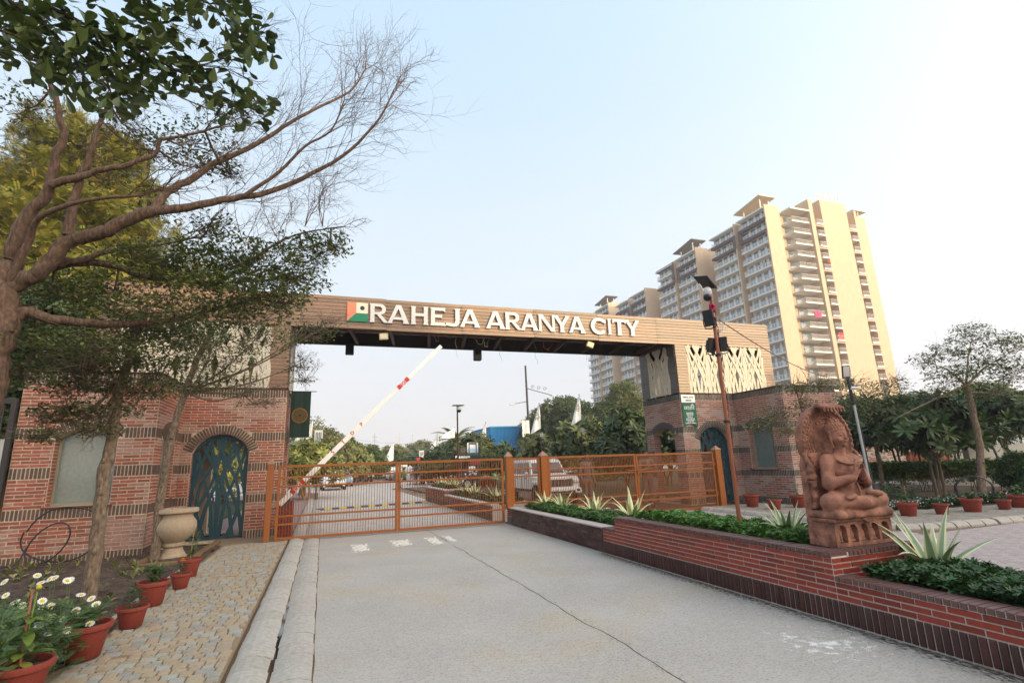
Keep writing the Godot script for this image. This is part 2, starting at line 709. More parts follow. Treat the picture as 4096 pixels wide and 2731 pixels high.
func materials() -> void:
	T.grain = noise_tex(.04, 5, .82, 1.0, 1)
	T.soft = noise_tex(.03, 6, .80, 1.0, 2)
	T.speck = noise_tex(.35, 2, .76, 1.0, 3)
	T.pits = noise_tex(.09, 4, 0.0, 1.0, 4)
	T.bark = noise_tex(.03, 5, .35, 1.0, 5, 512, FastNoiseLite.TYPE_PERLIN)
	T.road = road_texture()
	T.patch = noise_tex(.008, 6, .45, 1.1, 6)
	mat("concrete", Color(.60, .555, .50), .9, {"tex": T.road, "scale": V(.11, .11, .11), "fine": T.speck, "fscale": V(1.3, 1.3, 1.3), "bump": T.pits, "bscale": .35})
	mat("far_concrete", Color(.60, .55, .49), .9, {"tex": T.soft, "scale": V(.12, .12, .12)})
	mat("soil", Color(.20, .125, .085), .97, {"tex": T.patch, "scale": V(.8, .8, .8), "fine": T.speck, "fscale": V(2.2, 2.2, 2.2), "bump": T.pits, "bscale": 3.0})
	mat("earth", Color(.38, .29, .20), .97, {"tex": T.patch, "scale": V(.15, .15, .15), "fine": T.speck, "fscale": V(.8, .8, .8)})
	mat("sand", Color(.40, .29, .18), .97, {"tex": T.grain, "scale": V(1.5, 1.5, 1.5), "fine": T.speck, "fscale": V(4, 4, 4)})
	mat("cobble", Color.WHITE, .85, {"tex": T.grain, "scale": V(1.7, 1.7, 1.7), "fine": T.speck, "fscale": V(5, 5, 5), "bump": T.pits, "bscale": .5})
	mat("kerb", Color(.68, .63, .56), .85, {"tex": T.soft, "scale": V(.9, .9, .9), "fine": T.speck, "fscale": V(3, 3, 3), "bump": T.pits, "bscale": .3})
	mat("brick", Color.WHITE, .72, {"tex": T.soft, "scale": V(.6, .6, .6), "fine": T.grain, "fscale": V(5, 5, 5)})
	mat("glazed_brick", Color.WHITE, .5, {"tex": T.soft, "scale": V(1.1, 1.1, 1.1), "fine": T.grain, "fscale": V(6, 6, 6)})
	mat("mortar", Color(.66, .52, .38), .95, {"tex": T.soft, "scale": V(.8, .8, .8)})
	mat("white_mortar", Color(.66, .58, .53), .92, {"tex": T.grain, "scale": V(2, 2, 2)})
	mat("plain", Color.WHITE, .7)
	mat("matte", Color.WHITE, .9)
	mat("gloss", Color.WHITE, .35)
	mat("leaf", Color.WHITE, .5, {"back": Color(.5, .6, .2)})
	mat("waxy_leaf", Color.WHITE, .42, {"back": Color(.22, .28, .08)})
	mat("bark", Color.WHITE, .92, {"tex": T.bark, "scale": V(2.2, .7, 2.2), "bump": T.bark, "bscale": 1.2})
	mat("cloth", Color.WHITE, .85, {"back": Color(.3, .3, .3)})
	mat("sandstone", Color(.52, .225, .145), .82, {"tex": T.patch, "scale": V(1.3, 1.3, 1.3), "fine": T.grain, "fscale": V(5, 5, 5), "bump": T.pits, "bscale": .5})
	mat("terracotta", Color(.36, .055, .03), .75, {"tex": T.soft, "scale": V(2, 2, 2), "fine": T.grain, "fscale": V(6, 6, 6)})
	mat("orange_paint", Color(.36, .105, .013), .38, {"tex": T.soft, "scale": V(1.5, 1.5, 1.5)})
	mat("tower_wall", Color.WHITE, .9, {"tex": noise_tex(.03, 5, .93, 1.0, 8), "scale": V(.04, .02, .04)})
	mat("steel", Color(.6, .6, .6), .35, {"metal": 1.0})
	var g := StandardMaterial3D.new()
	g.resource_name = "pane"
	g.albedo_color = Color(.75, .85, .85, .22)
	g.roughness = .05
	g.transparency = BaseMaterial3D.TRANSPARENCY_ALPHA
	M["pane"] = g
	var w := StandardMaterial3D.new()
	w.resource_name = "water"
	w.albedo_color = Color(.16, .15, .13)
	w.roughness = .04
	w.metallic_specular = .6
	M["water"] = w


func sheet(x0: float, x1: float, z0: float, z1: float, y: float, col := Color.WHITE) -> MB:
	var b := MB.new()
	b.col = col
	b.span(V(x0, y - .05, z0), V(x1, y, z1))
	return b


func jagged(x0: float, x1: float, z0: float, z1: float, y: float, jl: float, jr: float, ja := 0.0, jb := 0.0) -> MB:
	# a slab whose left and right edges (jl, jr) and far and near edges (ja, jb) are broken unevenly
	var b := MB.new()
	var num := maxi(4, int((z1 - z0) / .07))
	var nz := FastNoiseLite.new()
	nz.frequency = .9
	nz.fractal_octaves = 4
	var side := []
	for i in num + 1:
		var z := lerpf(z0, z1, float(i) / num)
		side.append([x0 + jl * nz.get_noise_2d(z, 3.0 + x0), x1 + jr * nz.get_noise_2d(z, 3.0 + x1), z])
	for i in num:
		var p: Array = side[i]
		var q: Array = side[i + 1]
		b.quad(V(q[0], y, q[2]), V(q[1], y, q[2]), V(p[1], y, p[2]), V(p[0], y, p[2]))
		b.quad(V(q[0], y - .06, q[2]), V(q[0], y, q[2]), V(p[0], y, p[2]), V(p[0], y - .06, p[2]))
		b.quad(V(q[1], y, q[2]), V(q[1], y - .06, q[2]), V(p[1], y - .06, p[2]), V(p[1], y, p[2]))
	for e in [0, num]:
		var p: Array = side[e]
		b.quad(V(p[0], y - .06, p[2]), V(p[1], y - .06, p[2]), V(p[1], y, p[2]), V(p[0], y, p[2]))
	return b


func cobble_mesh(k: int) -> ArrayMesh:
	# a unit setting stone with a rounded, uneven top
	var key := "cobble%d" % k
	if not shared.has(key):
		var r := RandomNumberGenerator.new()
		r.seed = 50 + k
		var b := MB.new()
		var top: Array[Vector3] = []
		var low: Array[Vector3] = []
		var num := 12
		for i in num:
			var a := TAU * (i / 3) / 4.0 + PI / 4 + ((i % 3) - 1) * .17
			var d := Vector2(cos(a), sin(a))
			var q := d / maxf(absf(d.x), absf(d.y)) * .5
			if i % 3 == 1:
				q *= .93
			q *= r.randf_range(.96, 1.02)
			low.append(V(q.x, -.5, -q.y))
			top.append(V(q.x * .90, .5 + r.randf_range(-.06, .03), -q.y * .90))
		var cen := V(r.randf_range(-.1, .1), .53, r.randf_range(-.1, .1))
		for i in num:
			var j := (i + 1) % num
			var e := (low[i] * V(1, 0, 1) + V(0, .3, 0))
			var f := (low[j] * V(1, 0, 1) + V(0, .3, 0))
			b.quad(low[i], low[j], f, e)
			var na := V(low[i].x, .7, low[i].z).normalized()
			var nb := V(low[j].x, .7, low[j].z).normalized()
			b.raw(e, f, top[j], na, nb, Vector3.UP)
			b.raw(e, top[j], top[i], na, Vector3.UP, Vector3.UP)
			b.raw(top[i], top[j], cen, V(low[i].x * .5, 1, low[i].z * .5).normalized(), V(low[j].x * .5, 1, low[j].z * .5).normalized(), Vector3.UP)
		shared[key] = b.mesh()
	return shared[key]


func tinted(m: ArrayMesh, c: Color, key: String) -> ArrayMesh:
	# the same mesh in another base colour
	var k := "%s%s" % [key, c.to_html()]
	if not shared.has(k):
		var a := m.surface_get_arrays(0)
		var cc := PackedColorArray()
		cc.resize(a[Mesh.ARRAY_VERTEX].size())
		cc.fill(c)
		a[Mesh.ARRAY_COLOR] = cc
		var o := ArrayMesh.new()
		o.add_surface_from_arrays(Mesh.PRIMITIVE_TRIANGLES, a)
		shared[k] = o
	return shared[k]


func paving(parent: Node3D, called: String, xs: Array, tones: Array, m: Material, most: int) -> void:
	# stones at transforms xs: those that show largest singly, the rest together
	var order := []
	for i in xs.size():
		var t: Transform3D = xs[i]
		var d := t.origin - EYE
		order.append([t.basis.x.length() * t.basis.z.length() * absf(d.y) / pow(d.length(), 3), i])
	order.sort_custom(func(p, q): return p[0] > q[0])
	var rest := []
	var cols := PackedColorArray()
	for j in order.size():
		var i: int = order[j][1]
		var c: Color = tones[(i * 7 + i / 5) % tones.size()]
		if j < most:
			var o := MeshInstance3D.new()
			o.name = called
			o.mesh = tinted(cobble_mesh(i % 6), c, "cob%d" % (i % 6))
			o.material_override = m
			o.transform = xs[i]
			parent.add_child(o, true)
		else:
			rest.append(xs[i])
			cols.append(c)
	if rest.size():
		stuff(many(called + "_field", cobble_mesh(1), m, rest, cols, parent))


func setting() -> void:
	struct("ground", sheet(-1500, 1500, -1500, 600, -.10), M.earth)
	# the entrance drive: concrete slabs with a broken joint along the middle
	var joint_bed := sheet(-.05, 4.6, -13.6, 8, -.025, Color(.3, .27, .22))
	struct("road_joint_bed", joint_bed, M.soil)
	var road := Node3D.new()
	road.name = "entrance_road"
	add_child(road)
	road.set_meta("kind", "structure")
	for s in [[0.0, 2.472, -10.4, 8.0, .01, .045], [0.0, 2.474, -12.15, -10.408, .01, .02], [2.486, 4.56, -12.15, 8.0, .045, .0], [0.0, 2.474, -13.9, -12.157, .01, .01], [2.486, 4.56, -13.9, -12.157, .01, 0.0]]:
		part("concrete_slab", jagged(s[0], s[1], s[2], s[3], 0.0, s[4], s[5]), M.concrete, road)
	# worn white zebra bars in front of the gate
	var zebra := StandardMaterial3D.new()
	zebra.resource_name = "worn_paint"
	zebra.albedo_color = Color(.87, .85, .80)
	zebra.albedo_texture = worn_paint()
	zebra.transparency = BaseMaterial3D.TRANSPARENCY_ALPHA_SCISSOR
	zebra.alpha_scissor_threshold = .5
	zebra.roughness = .8
	for q in [[.56, .98, -11.95, -10.75], [1.35, 1.85, -12.1, -11.0], [2.1, 2.42, -12.1, -10.8], [2.52, 2.72, -12.1, -11.0]]:
		var b := MB.new()
		b.quad(V(q[0], .004, q[3]), V(q[1], .004, q[3]), V(q[1], .004, q[2]), V(q[0], .004, q[2]))
		var o := part("zebra_bar", b, zebra, road)
		o.set_meta("label", "worn white painted bar on the concrete")
	# spilt white powder, and grit gathered along the foot of the planter
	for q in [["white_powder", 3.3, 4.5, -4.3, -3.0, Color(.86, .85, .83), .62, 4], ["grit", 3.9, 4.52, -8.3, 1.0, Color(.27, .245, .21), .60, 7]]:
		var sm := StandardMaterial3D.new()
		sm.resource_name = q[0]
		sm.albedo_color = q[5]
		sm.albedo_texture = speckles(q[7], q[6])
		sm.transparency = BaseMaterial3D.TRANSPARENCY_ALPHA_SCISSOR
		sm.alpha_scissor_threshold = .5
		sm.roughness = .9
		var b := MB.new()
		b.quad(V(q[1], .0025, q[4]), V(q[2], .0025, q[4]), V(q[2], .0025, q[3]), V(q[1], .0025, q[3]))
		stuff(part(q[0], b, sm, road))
	# inside the gate
	struct("drive_beyond_gate", sheet(-.2, 4.6, -40, -13.905, -.006), M.far_concrete)
	struct("forecourt_road", sheet(-60, 60, -140, -40.004, -.012), M.far_concrete)
	var pink := Color(.46, .33, .31)
	var pav := mat("pink_paving", Color.WHITE, .85, {"tex": T.soft, "scale": V(.3, .3, .3), "fine": T.speck, "fscale": V(1.2, 1.2, 1.2)})
	struct("paved_apron", sheet(-12, -.66, -39.99, -16.64, -.004, pink), pav)
	# exit lane: pinkish paving blocks right of the planters
	var lane := Node3D.new()
	lane.name = "exit_lane"
	add_child(lane)
	lane.set_meta("kind", "structure")
	part("lane_bed", sheet(5.78, 36, -40, 8, -.012, Color(.62, .58, .58)), M.sand, lane)
	var xs := []
	var z := -13.2
	var row := 0
	while z < -2.0:
		var x := 5.84 + (.11 if row % 2 else 0.0)
		while x < 17.0:
			if x < 10.3 or z > -6.95:
				xs.append(Transform3D(Basis.from_euler(V(0, rb(-.02, .02), 0)) * Basis.from_scale(V(.223, .05, .109)), V(x + .11, -.029 + rb(-.001, .001), z)))
			x += .228
		z += .114
		row += 1
	var tn := []
	for i in 9:
		tn.append(jit(Color(.60, .50, .47), .10))
	paving(lane, "paving_block", xs, tn, M.cobble, 220)
	part("far_lane", sheet(5.78, 13.0, -40, -13.3, -.012, Color(.55, .5, .45)), M.far_concrete, lane)
	# left kerb: two rows of humped stones with a channel between
	var kerb := Node3D.new()
	kerb.name = "kerb"
	add_child(kerb)
	kerb.set_meta("kind", "structure")
	part("channel_bed", sheet(-.66, -.001, -30, 8, -.001, Color(.55, .45, .34)), M.sand, kerb)
	var pl := P2([-.15, -.05, .15, -.05, .15, .0, .125, .022, .08, .043, .02, .056, -.04, .058, -.10, .047, -.135, .03, -.15, .01])
	var pr := P2([-.155, -.05, .155, -.05, .155, .004, .125, .018, .07, .032, .01, .038, -.05, .034, -.11, .018, -.155, 0])
	var hl := []
	for k in 2:
		for e in 4:
			var b := MB.new()
			b.col = jit(Color(.98, .97, .95), .09)
			b.prism(pl if k == 0 else pr, -.148, .148)
			hl.append(b.mesh())
	var i := 0
	z = -3.6
	while z > -30.0:
		for k in 2:
			var o := part("kerb_stone", hl[k * 4 + (i * 3 + i / 4) % 4], M.kerb, kerb)
			var wob := .004 * sin(i * 2.3 + k)
			o.position = V((-.478 if k == 0 else -.165) + wob, rb(-.004, .004), z)
			o.rotation = V(rb(-.012, .012), rb(-.012, .012), rb(-.012, .012))
		z -= .302
		i += 1
	# water standing in the channel
	var pool := MB.new()
	var edge := []
	for j in 25:
		var zz := lerpf(-7.2, -4.7, j / 24.0)
		var hw := .055 * pow(sin(PI * clampf((j + .6) / 25.0, 0, 1)), .6) * (1.0 + .35 * sin(j * 1.9))
		edge.append([zz, hw])
	for j in 24:
		pool.quad(V(-.33 - edge[j + 1][1], .006, edge[j + 1][0]), V(-.33 + edge[j + 1][1] * 1.3, .006, edge[j + 1][0]), V(-.33 + edge[j][1] * 1.3, .006, edge[j][0]), V(-.33 - edge[j][1], .006, edge[j][0]))
	part("puddle", pool, M.water, self).set_meta("kind", "structure")
	# left footpath of setts
	var path := Node3D.new()
	path.name = "footpath"
	add_child(path)
	path.set_meta("kind", "structure")
	part("sand_bed", sheet(-2.3, -.66, -16.6, 8, .018), M.sand, path)
	xs = []
	z = -13.2
	while z < -3.0:
		var d := rb(.088, .128)
		var x := -1.93 + rb(0, .05)
		while x < -.72:
			var w := rb(.085, .15)
			if x + w > -.67:
				w = -.67 - x
			if w > .05 and rng.randf() > .012:
				xs.append(Transform3D(Basis.from_euler(V(rb(-.05, .05), rb(-.05, .05), rb(-.05, .05))) * Basis.from_scale(V(w - .011, .05, d - .011)), V(x + w * .5, .012 + rb(-.005, .005), z + d * .5)))
			x += w
		z += d
	tn = []
	for j in 8:
		tn.append(jit(Color(.64, .50, .33), .12))
	for j in 5:
		tn.append(jit(Color(.56, .52, .45), .12))
	paving(path, "sett", xs, tn, M.cobble, 300)
	# flower bed soil and its edging
	var bed := MB.new()
	var nz := FastNoiseLite.new()
	nz.frequency = .9
	nz.fractal_octaves = 4
	var step := .16
	var hgt := func(x: float, q: float) -> float: return .055 + .05 * nz.get_noise_2d(x * 1.7, q * 1.7) + .03 * nz.get_noise_2d(x * 7.0, q * 7.0)
	for ix in 34:
		for iz in 64:
			var xa := -7.4 + ix * step
			var za := -13.2 + iz * step
			var p := V(xa, hgt.call(xa, za), za)
			var q := V(xa + step, hgt.call(xa + step, za), za)
			var r := V(xa + step, hgt.call(xa + step, za + step), za + step)
			var s := V(xa, hgt.call(xa, za + step), za + step)
			bed.quad(s, r, q, p)
	struct("flower_bed", bed, M.soil)
	var far_soil := sheet(-40, -7.0, -18, 20, -.02)
	struct("verge", far_soil, M.earth)
	# right: kerb with slanting stones round the corner, footpath of setts and garden soil
	var walk := Node3D.new()
	walk.name = "pavement"
	add_child(walk)
	walk.set_meta("kind", "structure")
	var fp := P2([10.62, 13.3, 10.62, 8.2, 10.75, 7.75, 11.2, 7.5, 14, 7.28, 40, 6.0, 40, 8.4, 20, 8.75, 16, 8.95, 13.6, 9.35, 13.1, 10.2, 12.7, 13.3])
	var pb := MB.new()
	for j in fp.size():
		fp[j] = Vector2(fp[j].x, fp[j].y)
	pb.t = Transform3D(Basis(V(1, 0, 0), V(0, 0, -1), V(0, 1, 0)), Vector3.ZERO)
	pb.prism(fp, -.06, .035)
	part("pavement_bed", pb, M.sand, walk)
	xs = []
	z = -13.2
	while z < -7.0:
		var x := 10.65 + rb(0, .05)
		while x < 24.0:
			var w := rb(.1, .17)
			if Geometry2D.is_point_in_polygon(Vector2(x + w * .5, -z), fp):
				xs.append(Transform3D(Basis.from_euler(V(rb(-.03, .03), rb(-.04, .04), rb(-.03, .03))) * Basis.from_scale(V(w - .012, .05, .125)), V(x + w * .5, .026 + rb(-.004, .004), z)))
			x += w
		z += .135
	tn = []
	for j in 9:
		tn.append(jit(Color(.44, .38, .31), .16))
	paving(walk, "sett", xs, tn, M.cobble, 150)
	var kline := smooth(pts([10.5, 0, -13.3, 10.5, 0, -10.5, 10.5, 0, -8.5, 10.62, 0, -7.75, 11.1, 0, -7.42, 12.0, 0, -7.28, 14.0, 0, -7.12, 17.0, 0, -6.97, 24.0, 0, -6.6]), 24)
	var run := 0.0
	var last := kline[0]
	var kp := P2([-.13, -.06, .13, -.06, .125, .015, .07, .075, -.03, .095, -.1, .085, -.13, .03])
	var ks := []
	for e in 4:
		var b := MB.new()
		b.col = jit(Color(.97, .95, .92), .09)
		b.prism(kp, -.168, .168)
		ks.append(b.mesh())
	for j in range(1, kline.size()):
		run += kline[j].distance_to(last)
		last = kline[j]
		if run > .345:
			run = 0.0
			var o := part("kerb_stone", ks[j % 4], M.kerb, walk)
			var d := (kline[j] - kline[j - 1]).normalized()
			o.position = kline[j] + V(0, rb(-.004, .004), 0)
			o.basis = Basis.looking_at(d, Vector3.UP) * Basis.from_euler(V(rb(-.01, .01), rb(-.05, .05), 0))
	var gs := MB.new()
	gs.span(V(12.6, -.1, -40), V(60, .02, -7.6))
	struct("garden_soil", gs, mat("garden", Color(.16, .105, .06), .97, {"tex": T.patch, "scale": V(.5, .5, .5), "fine": T.speck, "fscale": V(1.5, 1.5, 1.5)}))
	struct("side_court", sheet(23.5, 60, -26, -9.0, .03, Color(.62, .58, .52)), M.far_concrete)


func road_texture() -> ImageTexture:
	# trowelled concrete nine metres square: faint drag marks, dark grit and tan stains with ragged edges
	var im := Image.create(1024, 1024, false, Image.FORMAT_RGB8)
	var a := FastNoiseLite.new()
	a.seed = 71
	a.frequency = .006
	a.fractal_octaves = 5
	var f := FastNoiseLite.new()
	f.seed = 72
	f.frequency = .11
	f.fractal_octaves = 3
	for y in 1024:
		for x in 1024:
			var m := a.get_noise_2d(x, y)
			var d := f.get_noise_2d(x * .5, y * 1.6)
			var g := f.get_noise_2d(x * 3.1 + 900, y * 3.1)
			var v := .95 + .04 * d + .04 * m
			if g > .30 - .35 * maxf(0.0, a.get_noise_2d(x + 3000, y)):
				v -= .16 * clampf((g - .2) * 4.0, 0, 1)
			var t := clampf((a.get_noise_2d(x * .8 + 5000, y * .8) - .12 + f.get_noise_2d(x, y) * .3) * 2.0, 0, 1) * .5
			im.set_pixel(x, y, Color(v, v * (1.0 - .05 * t), v * (1.0 - .15 * t)))
	return ImageTexture.create_from_image(im)


func speckles(kind: int, thr: float) -> ImageTexture:
	# crumbs and smears: 4 a splash, 7 gathered towards the right edge
	var im := Image.create(512, 512, true, Image.FORMAT_RGBA8)
	var nz := FastNoiseLite.new()
	nz.frequency = .02
	nz.fractal_octaves = 5
	nz.seed = kind
	for y in 512:
		for x in 512:
			var u := x / 511.0
			var v := y / 511.0
			var e := 1.0 - 1.9 * Vector2(u - .55, v - .5).length() if kind == 4 else pow(u, 2.2)
			var a := e * .75 + nz.get_noise_2d(x * (1.0 if kind == 4 else 1.6), y * (1.0 if kind == 4 else 14.0)) * .6 + nz.get_noise_2d(x * 9.0 + 70, y * 9.0 * (1.0 if kind == 4 else 12.0)) * .45
			im.set_pixel(x, y, Color(1, 1, 1, 1.0 if a > thr else 0.0))
	return ImageTexture.create_from_image(im)


func worn_paint() -> ImageTexture:
	var im := Image.create(128, 256, true, Image.FORMAT_RGBA8)
	var nz := FastNoiseLite.new()
	nz.frequency = .035
	nz.fractal_octaves = 5
	nz.seed = 9
	for y in 256:
		for x in 128:
			var d := minf(minf(x, 127 - x) / 40.0, minf(y, 255 - y) / 70.0)
			var a := clampf(d, 0, 1) * .8 + nz.get_noise_2d(x * 1.2, y * .7) * 1.1 + nz.get_noise_2d(x * 5.0, y * 5.0) * .35
			im.set_pixel(x, y, Color(1, 1, 1, 1.0 if a > .42 else 0.0))
	return ImageTexture.create_from_image(im)


func leaf_mesh(len_: float, wid: float, fold := .25, droop := .15) -> MB:
	# one leaf along +z from the origin, its upper side +y
	var b := MB.new()
	var k := 4
	var l := []
	for i in k + 1:
		var s := float(i) / k
		var w := wid * .5 * pow(sin(PI * clampf(s * .92 + .05, 0, 1)), .8)
		var y := -droop * len_ * s * s
		l.append([V(-w, y + w * fold, s * len_), V(0, y, s * len_), V(w, y + w * fold, s * len_)])
	for i in k:
		for j in 2:
			b.quad(l[i][j], l[i + 1][j], l[i + 1][j + 1], l[i][j + 1])
	return b


func sprig(leaves: int, len_: float, wid: float, spread: float, seed_: int, up := .5) -> ArrayMesh:
	# a small shoot with a few leaves
	var r := RandomNumberGenerator.new()
	r.seed = seed_
	var b := MB.new()
	var one := leaf_mesh(len_, wid)
	for i in leaves:
		var a := TAU * i / leaves + r.randf_range(-.4, .4)
		b.col = Color.WHITE * r.randf_range(.75, 1.15)
		one.c.fill(b.col)
		var w := Transform3D(Basis.from_euler(V(-r.randf_range(up - .5, up + .4), a, r.randf_range(-.4, .4))), V(0, r.randf_range(0, spread), 0))
		b.add(one, w)
	return b.mesh()


func ground_cover(called: String, x0: float, x1: float, z0: float, z1: float, y: float, num: int, parent: Node3D, tint: Color, grow := 1.0) -> void:
	var key := "cover"
	if not shared.has(key):
		shared[key] = sprig(6, .05, .02, .03, 3, .35)
	var xs := []
	var cs := PackedColorArray()
	var nz := FastNoiseLite.new()
	nz.frequency = 1.6
	for i in num:
		var p := V(rb(x0, x1), 0, rb(z0, z1))
		var e := minf(minf(p.x - x0, x1 - p.x), minf(p.z - z0, z1 - p.z))
		p.y = y + .05 * nz.get_noise_2d(p.x * 2, p.z * 2) + rb(-.03, .03) + minf(e, .06) * .5
		xs.append(Transform3D(Basis.from_euler(V(rb(-.5, .5), rb(0, TAU), rb(-.5, .5))) * Basis.from_scale(Vector3.ONE * rb(.7, 1.35) * grow), p))
		cs.append(jit(tint, .4))
	stuff(many(called, shared[key], M.leaf, xs, cs, parent))


func planters() -> void:
	var o := thing("brick_planter", "long stepped planter of glazed red bricks beside the drive, under the statue", "planter", V(5.1, 0, -5.5))
	var base := Transform3D(Basis(), -o.position)
	# core
	var b := MB.new()
	b.t = base
	b.span(V(4.55, -.05, -7.9), V(4.75, .57, -3.93)); b.span(V(5.55, -.05, -7.9), V(5.74, .57, -3.93))
	b.span(V(4.75, -.05, -4.13), V(5.55, .57, -3.93)); b.span(V(4.75, -.05, -7.9), V(5.55, .57, -7.7))
	b.span(V(4.551, -.05, -3.93), V(4.75, .37, 3)); b.span(V(5.7, -.05, -3.93), V(5.89, .37, 3))
	b.span(V(4.551, -.05, -8.32), V(4.75, .37, -7.9))
	part("wall", b, M.white_mortar, o)
	b = MB.new()
	b.t = base
	b.span(V(4.75, .3, -7.7), V(5.55, .56, -4.13)); b.span(V(4.75, .1, -3.93), V(5.7, .36, 3))
	part("soil", b, M.soil, o)
	var tones := []
	for i in 8:
		tones.append(jit(Color(.33, .042, .022), .3))
	for i in 5:
		tones.append(jit(Color(.075, .028, .022), .45))
	for i in 4:
		tones.append(jit(Color(.17, .085, .07), .25))
	var a := Bricks.new()
	var st := [0, 1, 2, 3, 4, 5, 6, 7]
	brick_face(a, V(4.545, 0, -7.9), V(0, 0, 1), 3.97, [[0.0, .2, true, 8, 12], [.2, .36, false, 0, 7], [.36, .56, false, 0, 7]], [], .008, .235, .052, .0125)
	brick_face(a, V(4.545, 0, -8.32), V(0, 0, 1), .42, [[0.0, .2, true, 8, 12], [.2, .36, false, 0, 7]], [], .008, .235, .052, .0125)
	brick_face(a, V(4.545, 0, -3.93), V(0, 0, 1), 3.6, [[0.0, .2, true, 8, 12], [.2, .36, false, 0, 7]], [], .008, .235, .052, .0125)
	brick_face(a, V(4.545, 0, -3.925), V(1, 0, 0), 1.215, [[.36, .56, false, 0, 7]], [], .008, .235, .052, .0125)
	brick_face(a, V(5.745, 0, -3.93), V(0, 0, -1), 3.97, [[0.0, .2, true, 8, 12], [.2, .56, false, 0, 7]], [], .008, .235, .052, .0125)
	brick_face(a, V(5.895, 0, 0), V(0, 0, -1), 3.92, [[0.0, .2, true, 8, 12], [.2, .36, false, 0, 7]], [], .008, .235, .052, .0125)
	# copings: bricks laid across the wall, their dark ends to the drive
	var bz := Basis(V(0, 0, 1), V(0, 1, 0), V(-1, 0, 0))
	var rows := [[4.645, -8.32, -7.92, .385], [4.645, -7.9, -3.92, .585], [5.65, -7.9, -4.14, .585], [4.645, -3.9, 1.6, .385], [5.795, -3.9, 1.6, .385]]
	for q in rows:
		var z: float = q[2] - .034
		while z > q[1]:
			a.put(V(q[0] + rb(-.003, .003), q[3] + rb(-.002, .002), z), bz if q[0] < 5.2 else Basis(V(0, 0, -1), V(0, 1, 0), V(1, 0, 0)), V(.047, .05, .215), rng.randi_range(13, 16))
			z -= .0575
	var x := 4.79
	while x < 5.74:
		a.put(V(x, .585 + rb(-.002, .002), -4.02), Basis.IDENTITY, V(.047, .05, .215), rng.randi_range(13, 16))
		x += .0575
	b = MB.new()
	b.t = base
	for q in rows:
		b.span(V(q[0] - .095, q[3] - .028, q[1]), V(q[0] + .095, q[3] + .013, q[2] - .016))
	b.span(V(4.75, .557, -4.115), V(5.74, .598, -3.925))
	part("coping_mortar", b, M.white_mortar, o)
	lay(a, o, tones, M.glazed_brick, "brick", 300, func(p: Vector3) -> bool: return p.z < -1.2 and p.x < 5.72)
	var ck := MB.new()
	ground_cover("ground_cover", 4.79, 5.53, -7.66, -4.5, .60, 10000, self, Color(.085, .19, .025), .85)
	tag(get_child(get_child_count() - 1), "bright green leafy ground cover filling the higher planter bed behind the statue", "ground cover")
	ground_cover("ground_cover", 4.78, 5.66, -3.8, .6, .42, 9000, self, Color(.035, .085, .02), 1.0)
	tag(get_child(get_child_count() - 1), "dark green glossy ground cover in the low front planter bed", "ground cover")
	# slate-clad planter by the gate
	o = thing("stone_planter", "low planter faced with dark slate strips between the gate and the red brick planter", "planter", V(5.1, 0, -10.7))
	base = Transform3D(Basis(), -o.position)
	b = MB.new()
	b.t = base
	b.span(V(4.565, -.05, -13.0), V(4.75, .385, -8.325)); b.span(V(5.62, -.05, -13.0), V(5.76, .385, -8.0)); b.span(V(4.75, -.05, -13.0), V(5.62, .385, -12.85))
	part("wall", b, mat("slate_bed", Color(.07, .05, .045), .9), o)
	b = MB.new()
	b.t = base
	b.span(V(4.75, .1, -12.85), V(5.62, .37, -7.95))
	part("soil", b, M.soil, o)
	tones = []
	for i in 5:
		tones.append(jit(Color(.105, .045, .04), .35))
	for i in 4:
		tones.append(jit(Color(.15, .10, .075), .3))
	a = Bricks.new()
	var rh := .047
	for r in 8:
		var z := -12.99
		while z < -8.33:
			var e := minf(z + rb(.12, .34), -8.33)
			a.put(V(4.56, .006 + (r + .5) * rh, (z + e) * .5), bz, V(e - z - .004, rh - .003, .03 + rb(0, .014)), rng.randi_range(0, 4) if rng.randf() < .35 + .5 * smoothstep(-11.5, -9.5, z) else rng.randi_range(5, 8))
			z = e
	lay(a, o, tones, M.brick, "slate_strip", 300)
	tones = []
	for i in 4:
		tones.append(jit(Color(.30, .05, .03), .2))
	for i in 3:
		tones.append(jit(Color(.17, .155, .14), .2))
	a = Bricks.new()
	brick_face(a, V(4.555, 0, -13.35), V(0, 0, 1), .36, [[0.0, .2, true, 4, 6], [.2, .385, false, 0, 3]], [], .008, .235, .052, .0125)
	brick_face(a, V(4.555, 0, -12.995), V(1, 0, 0), .2, [[0.0, .2, true, 4, 6], [.2, .385, false, 0, 3]], [], .008, .235, .052, .0125)
	lay(a, o, tones, M.brick, "brick", 300)
	b = MB.new()
	b.t = base
	b.span(V(4.565, -.05, -13.35), V(4.8, .384, -13.004))
	part("pier", b, M.white_mortar, o)
	b = MB.new()
	b.t = base
	b.col = Color(.42, .36, .33)
	b.span(V(4.53, .39, -13.37), V(4.79, .418, -8.33), .006)
	b.span(V(5.58, .39, -13.0), V(5.79, .418, -8.0), .006)
	b.span(V(4.79, .39, -13.0), V(5.58, .417, -12.84), .006)
	part("coping", b, M.matte, o)
	ground_cover("ground_cover", 4.82, 5.56, -12.75, -7.95, .43, 9000, self, Color(.065, .14, .022), .9)
	tag(get_child(get_child_count() - 1), "green ground cover in the slate planter below the row of striped agaves", "ground cover")
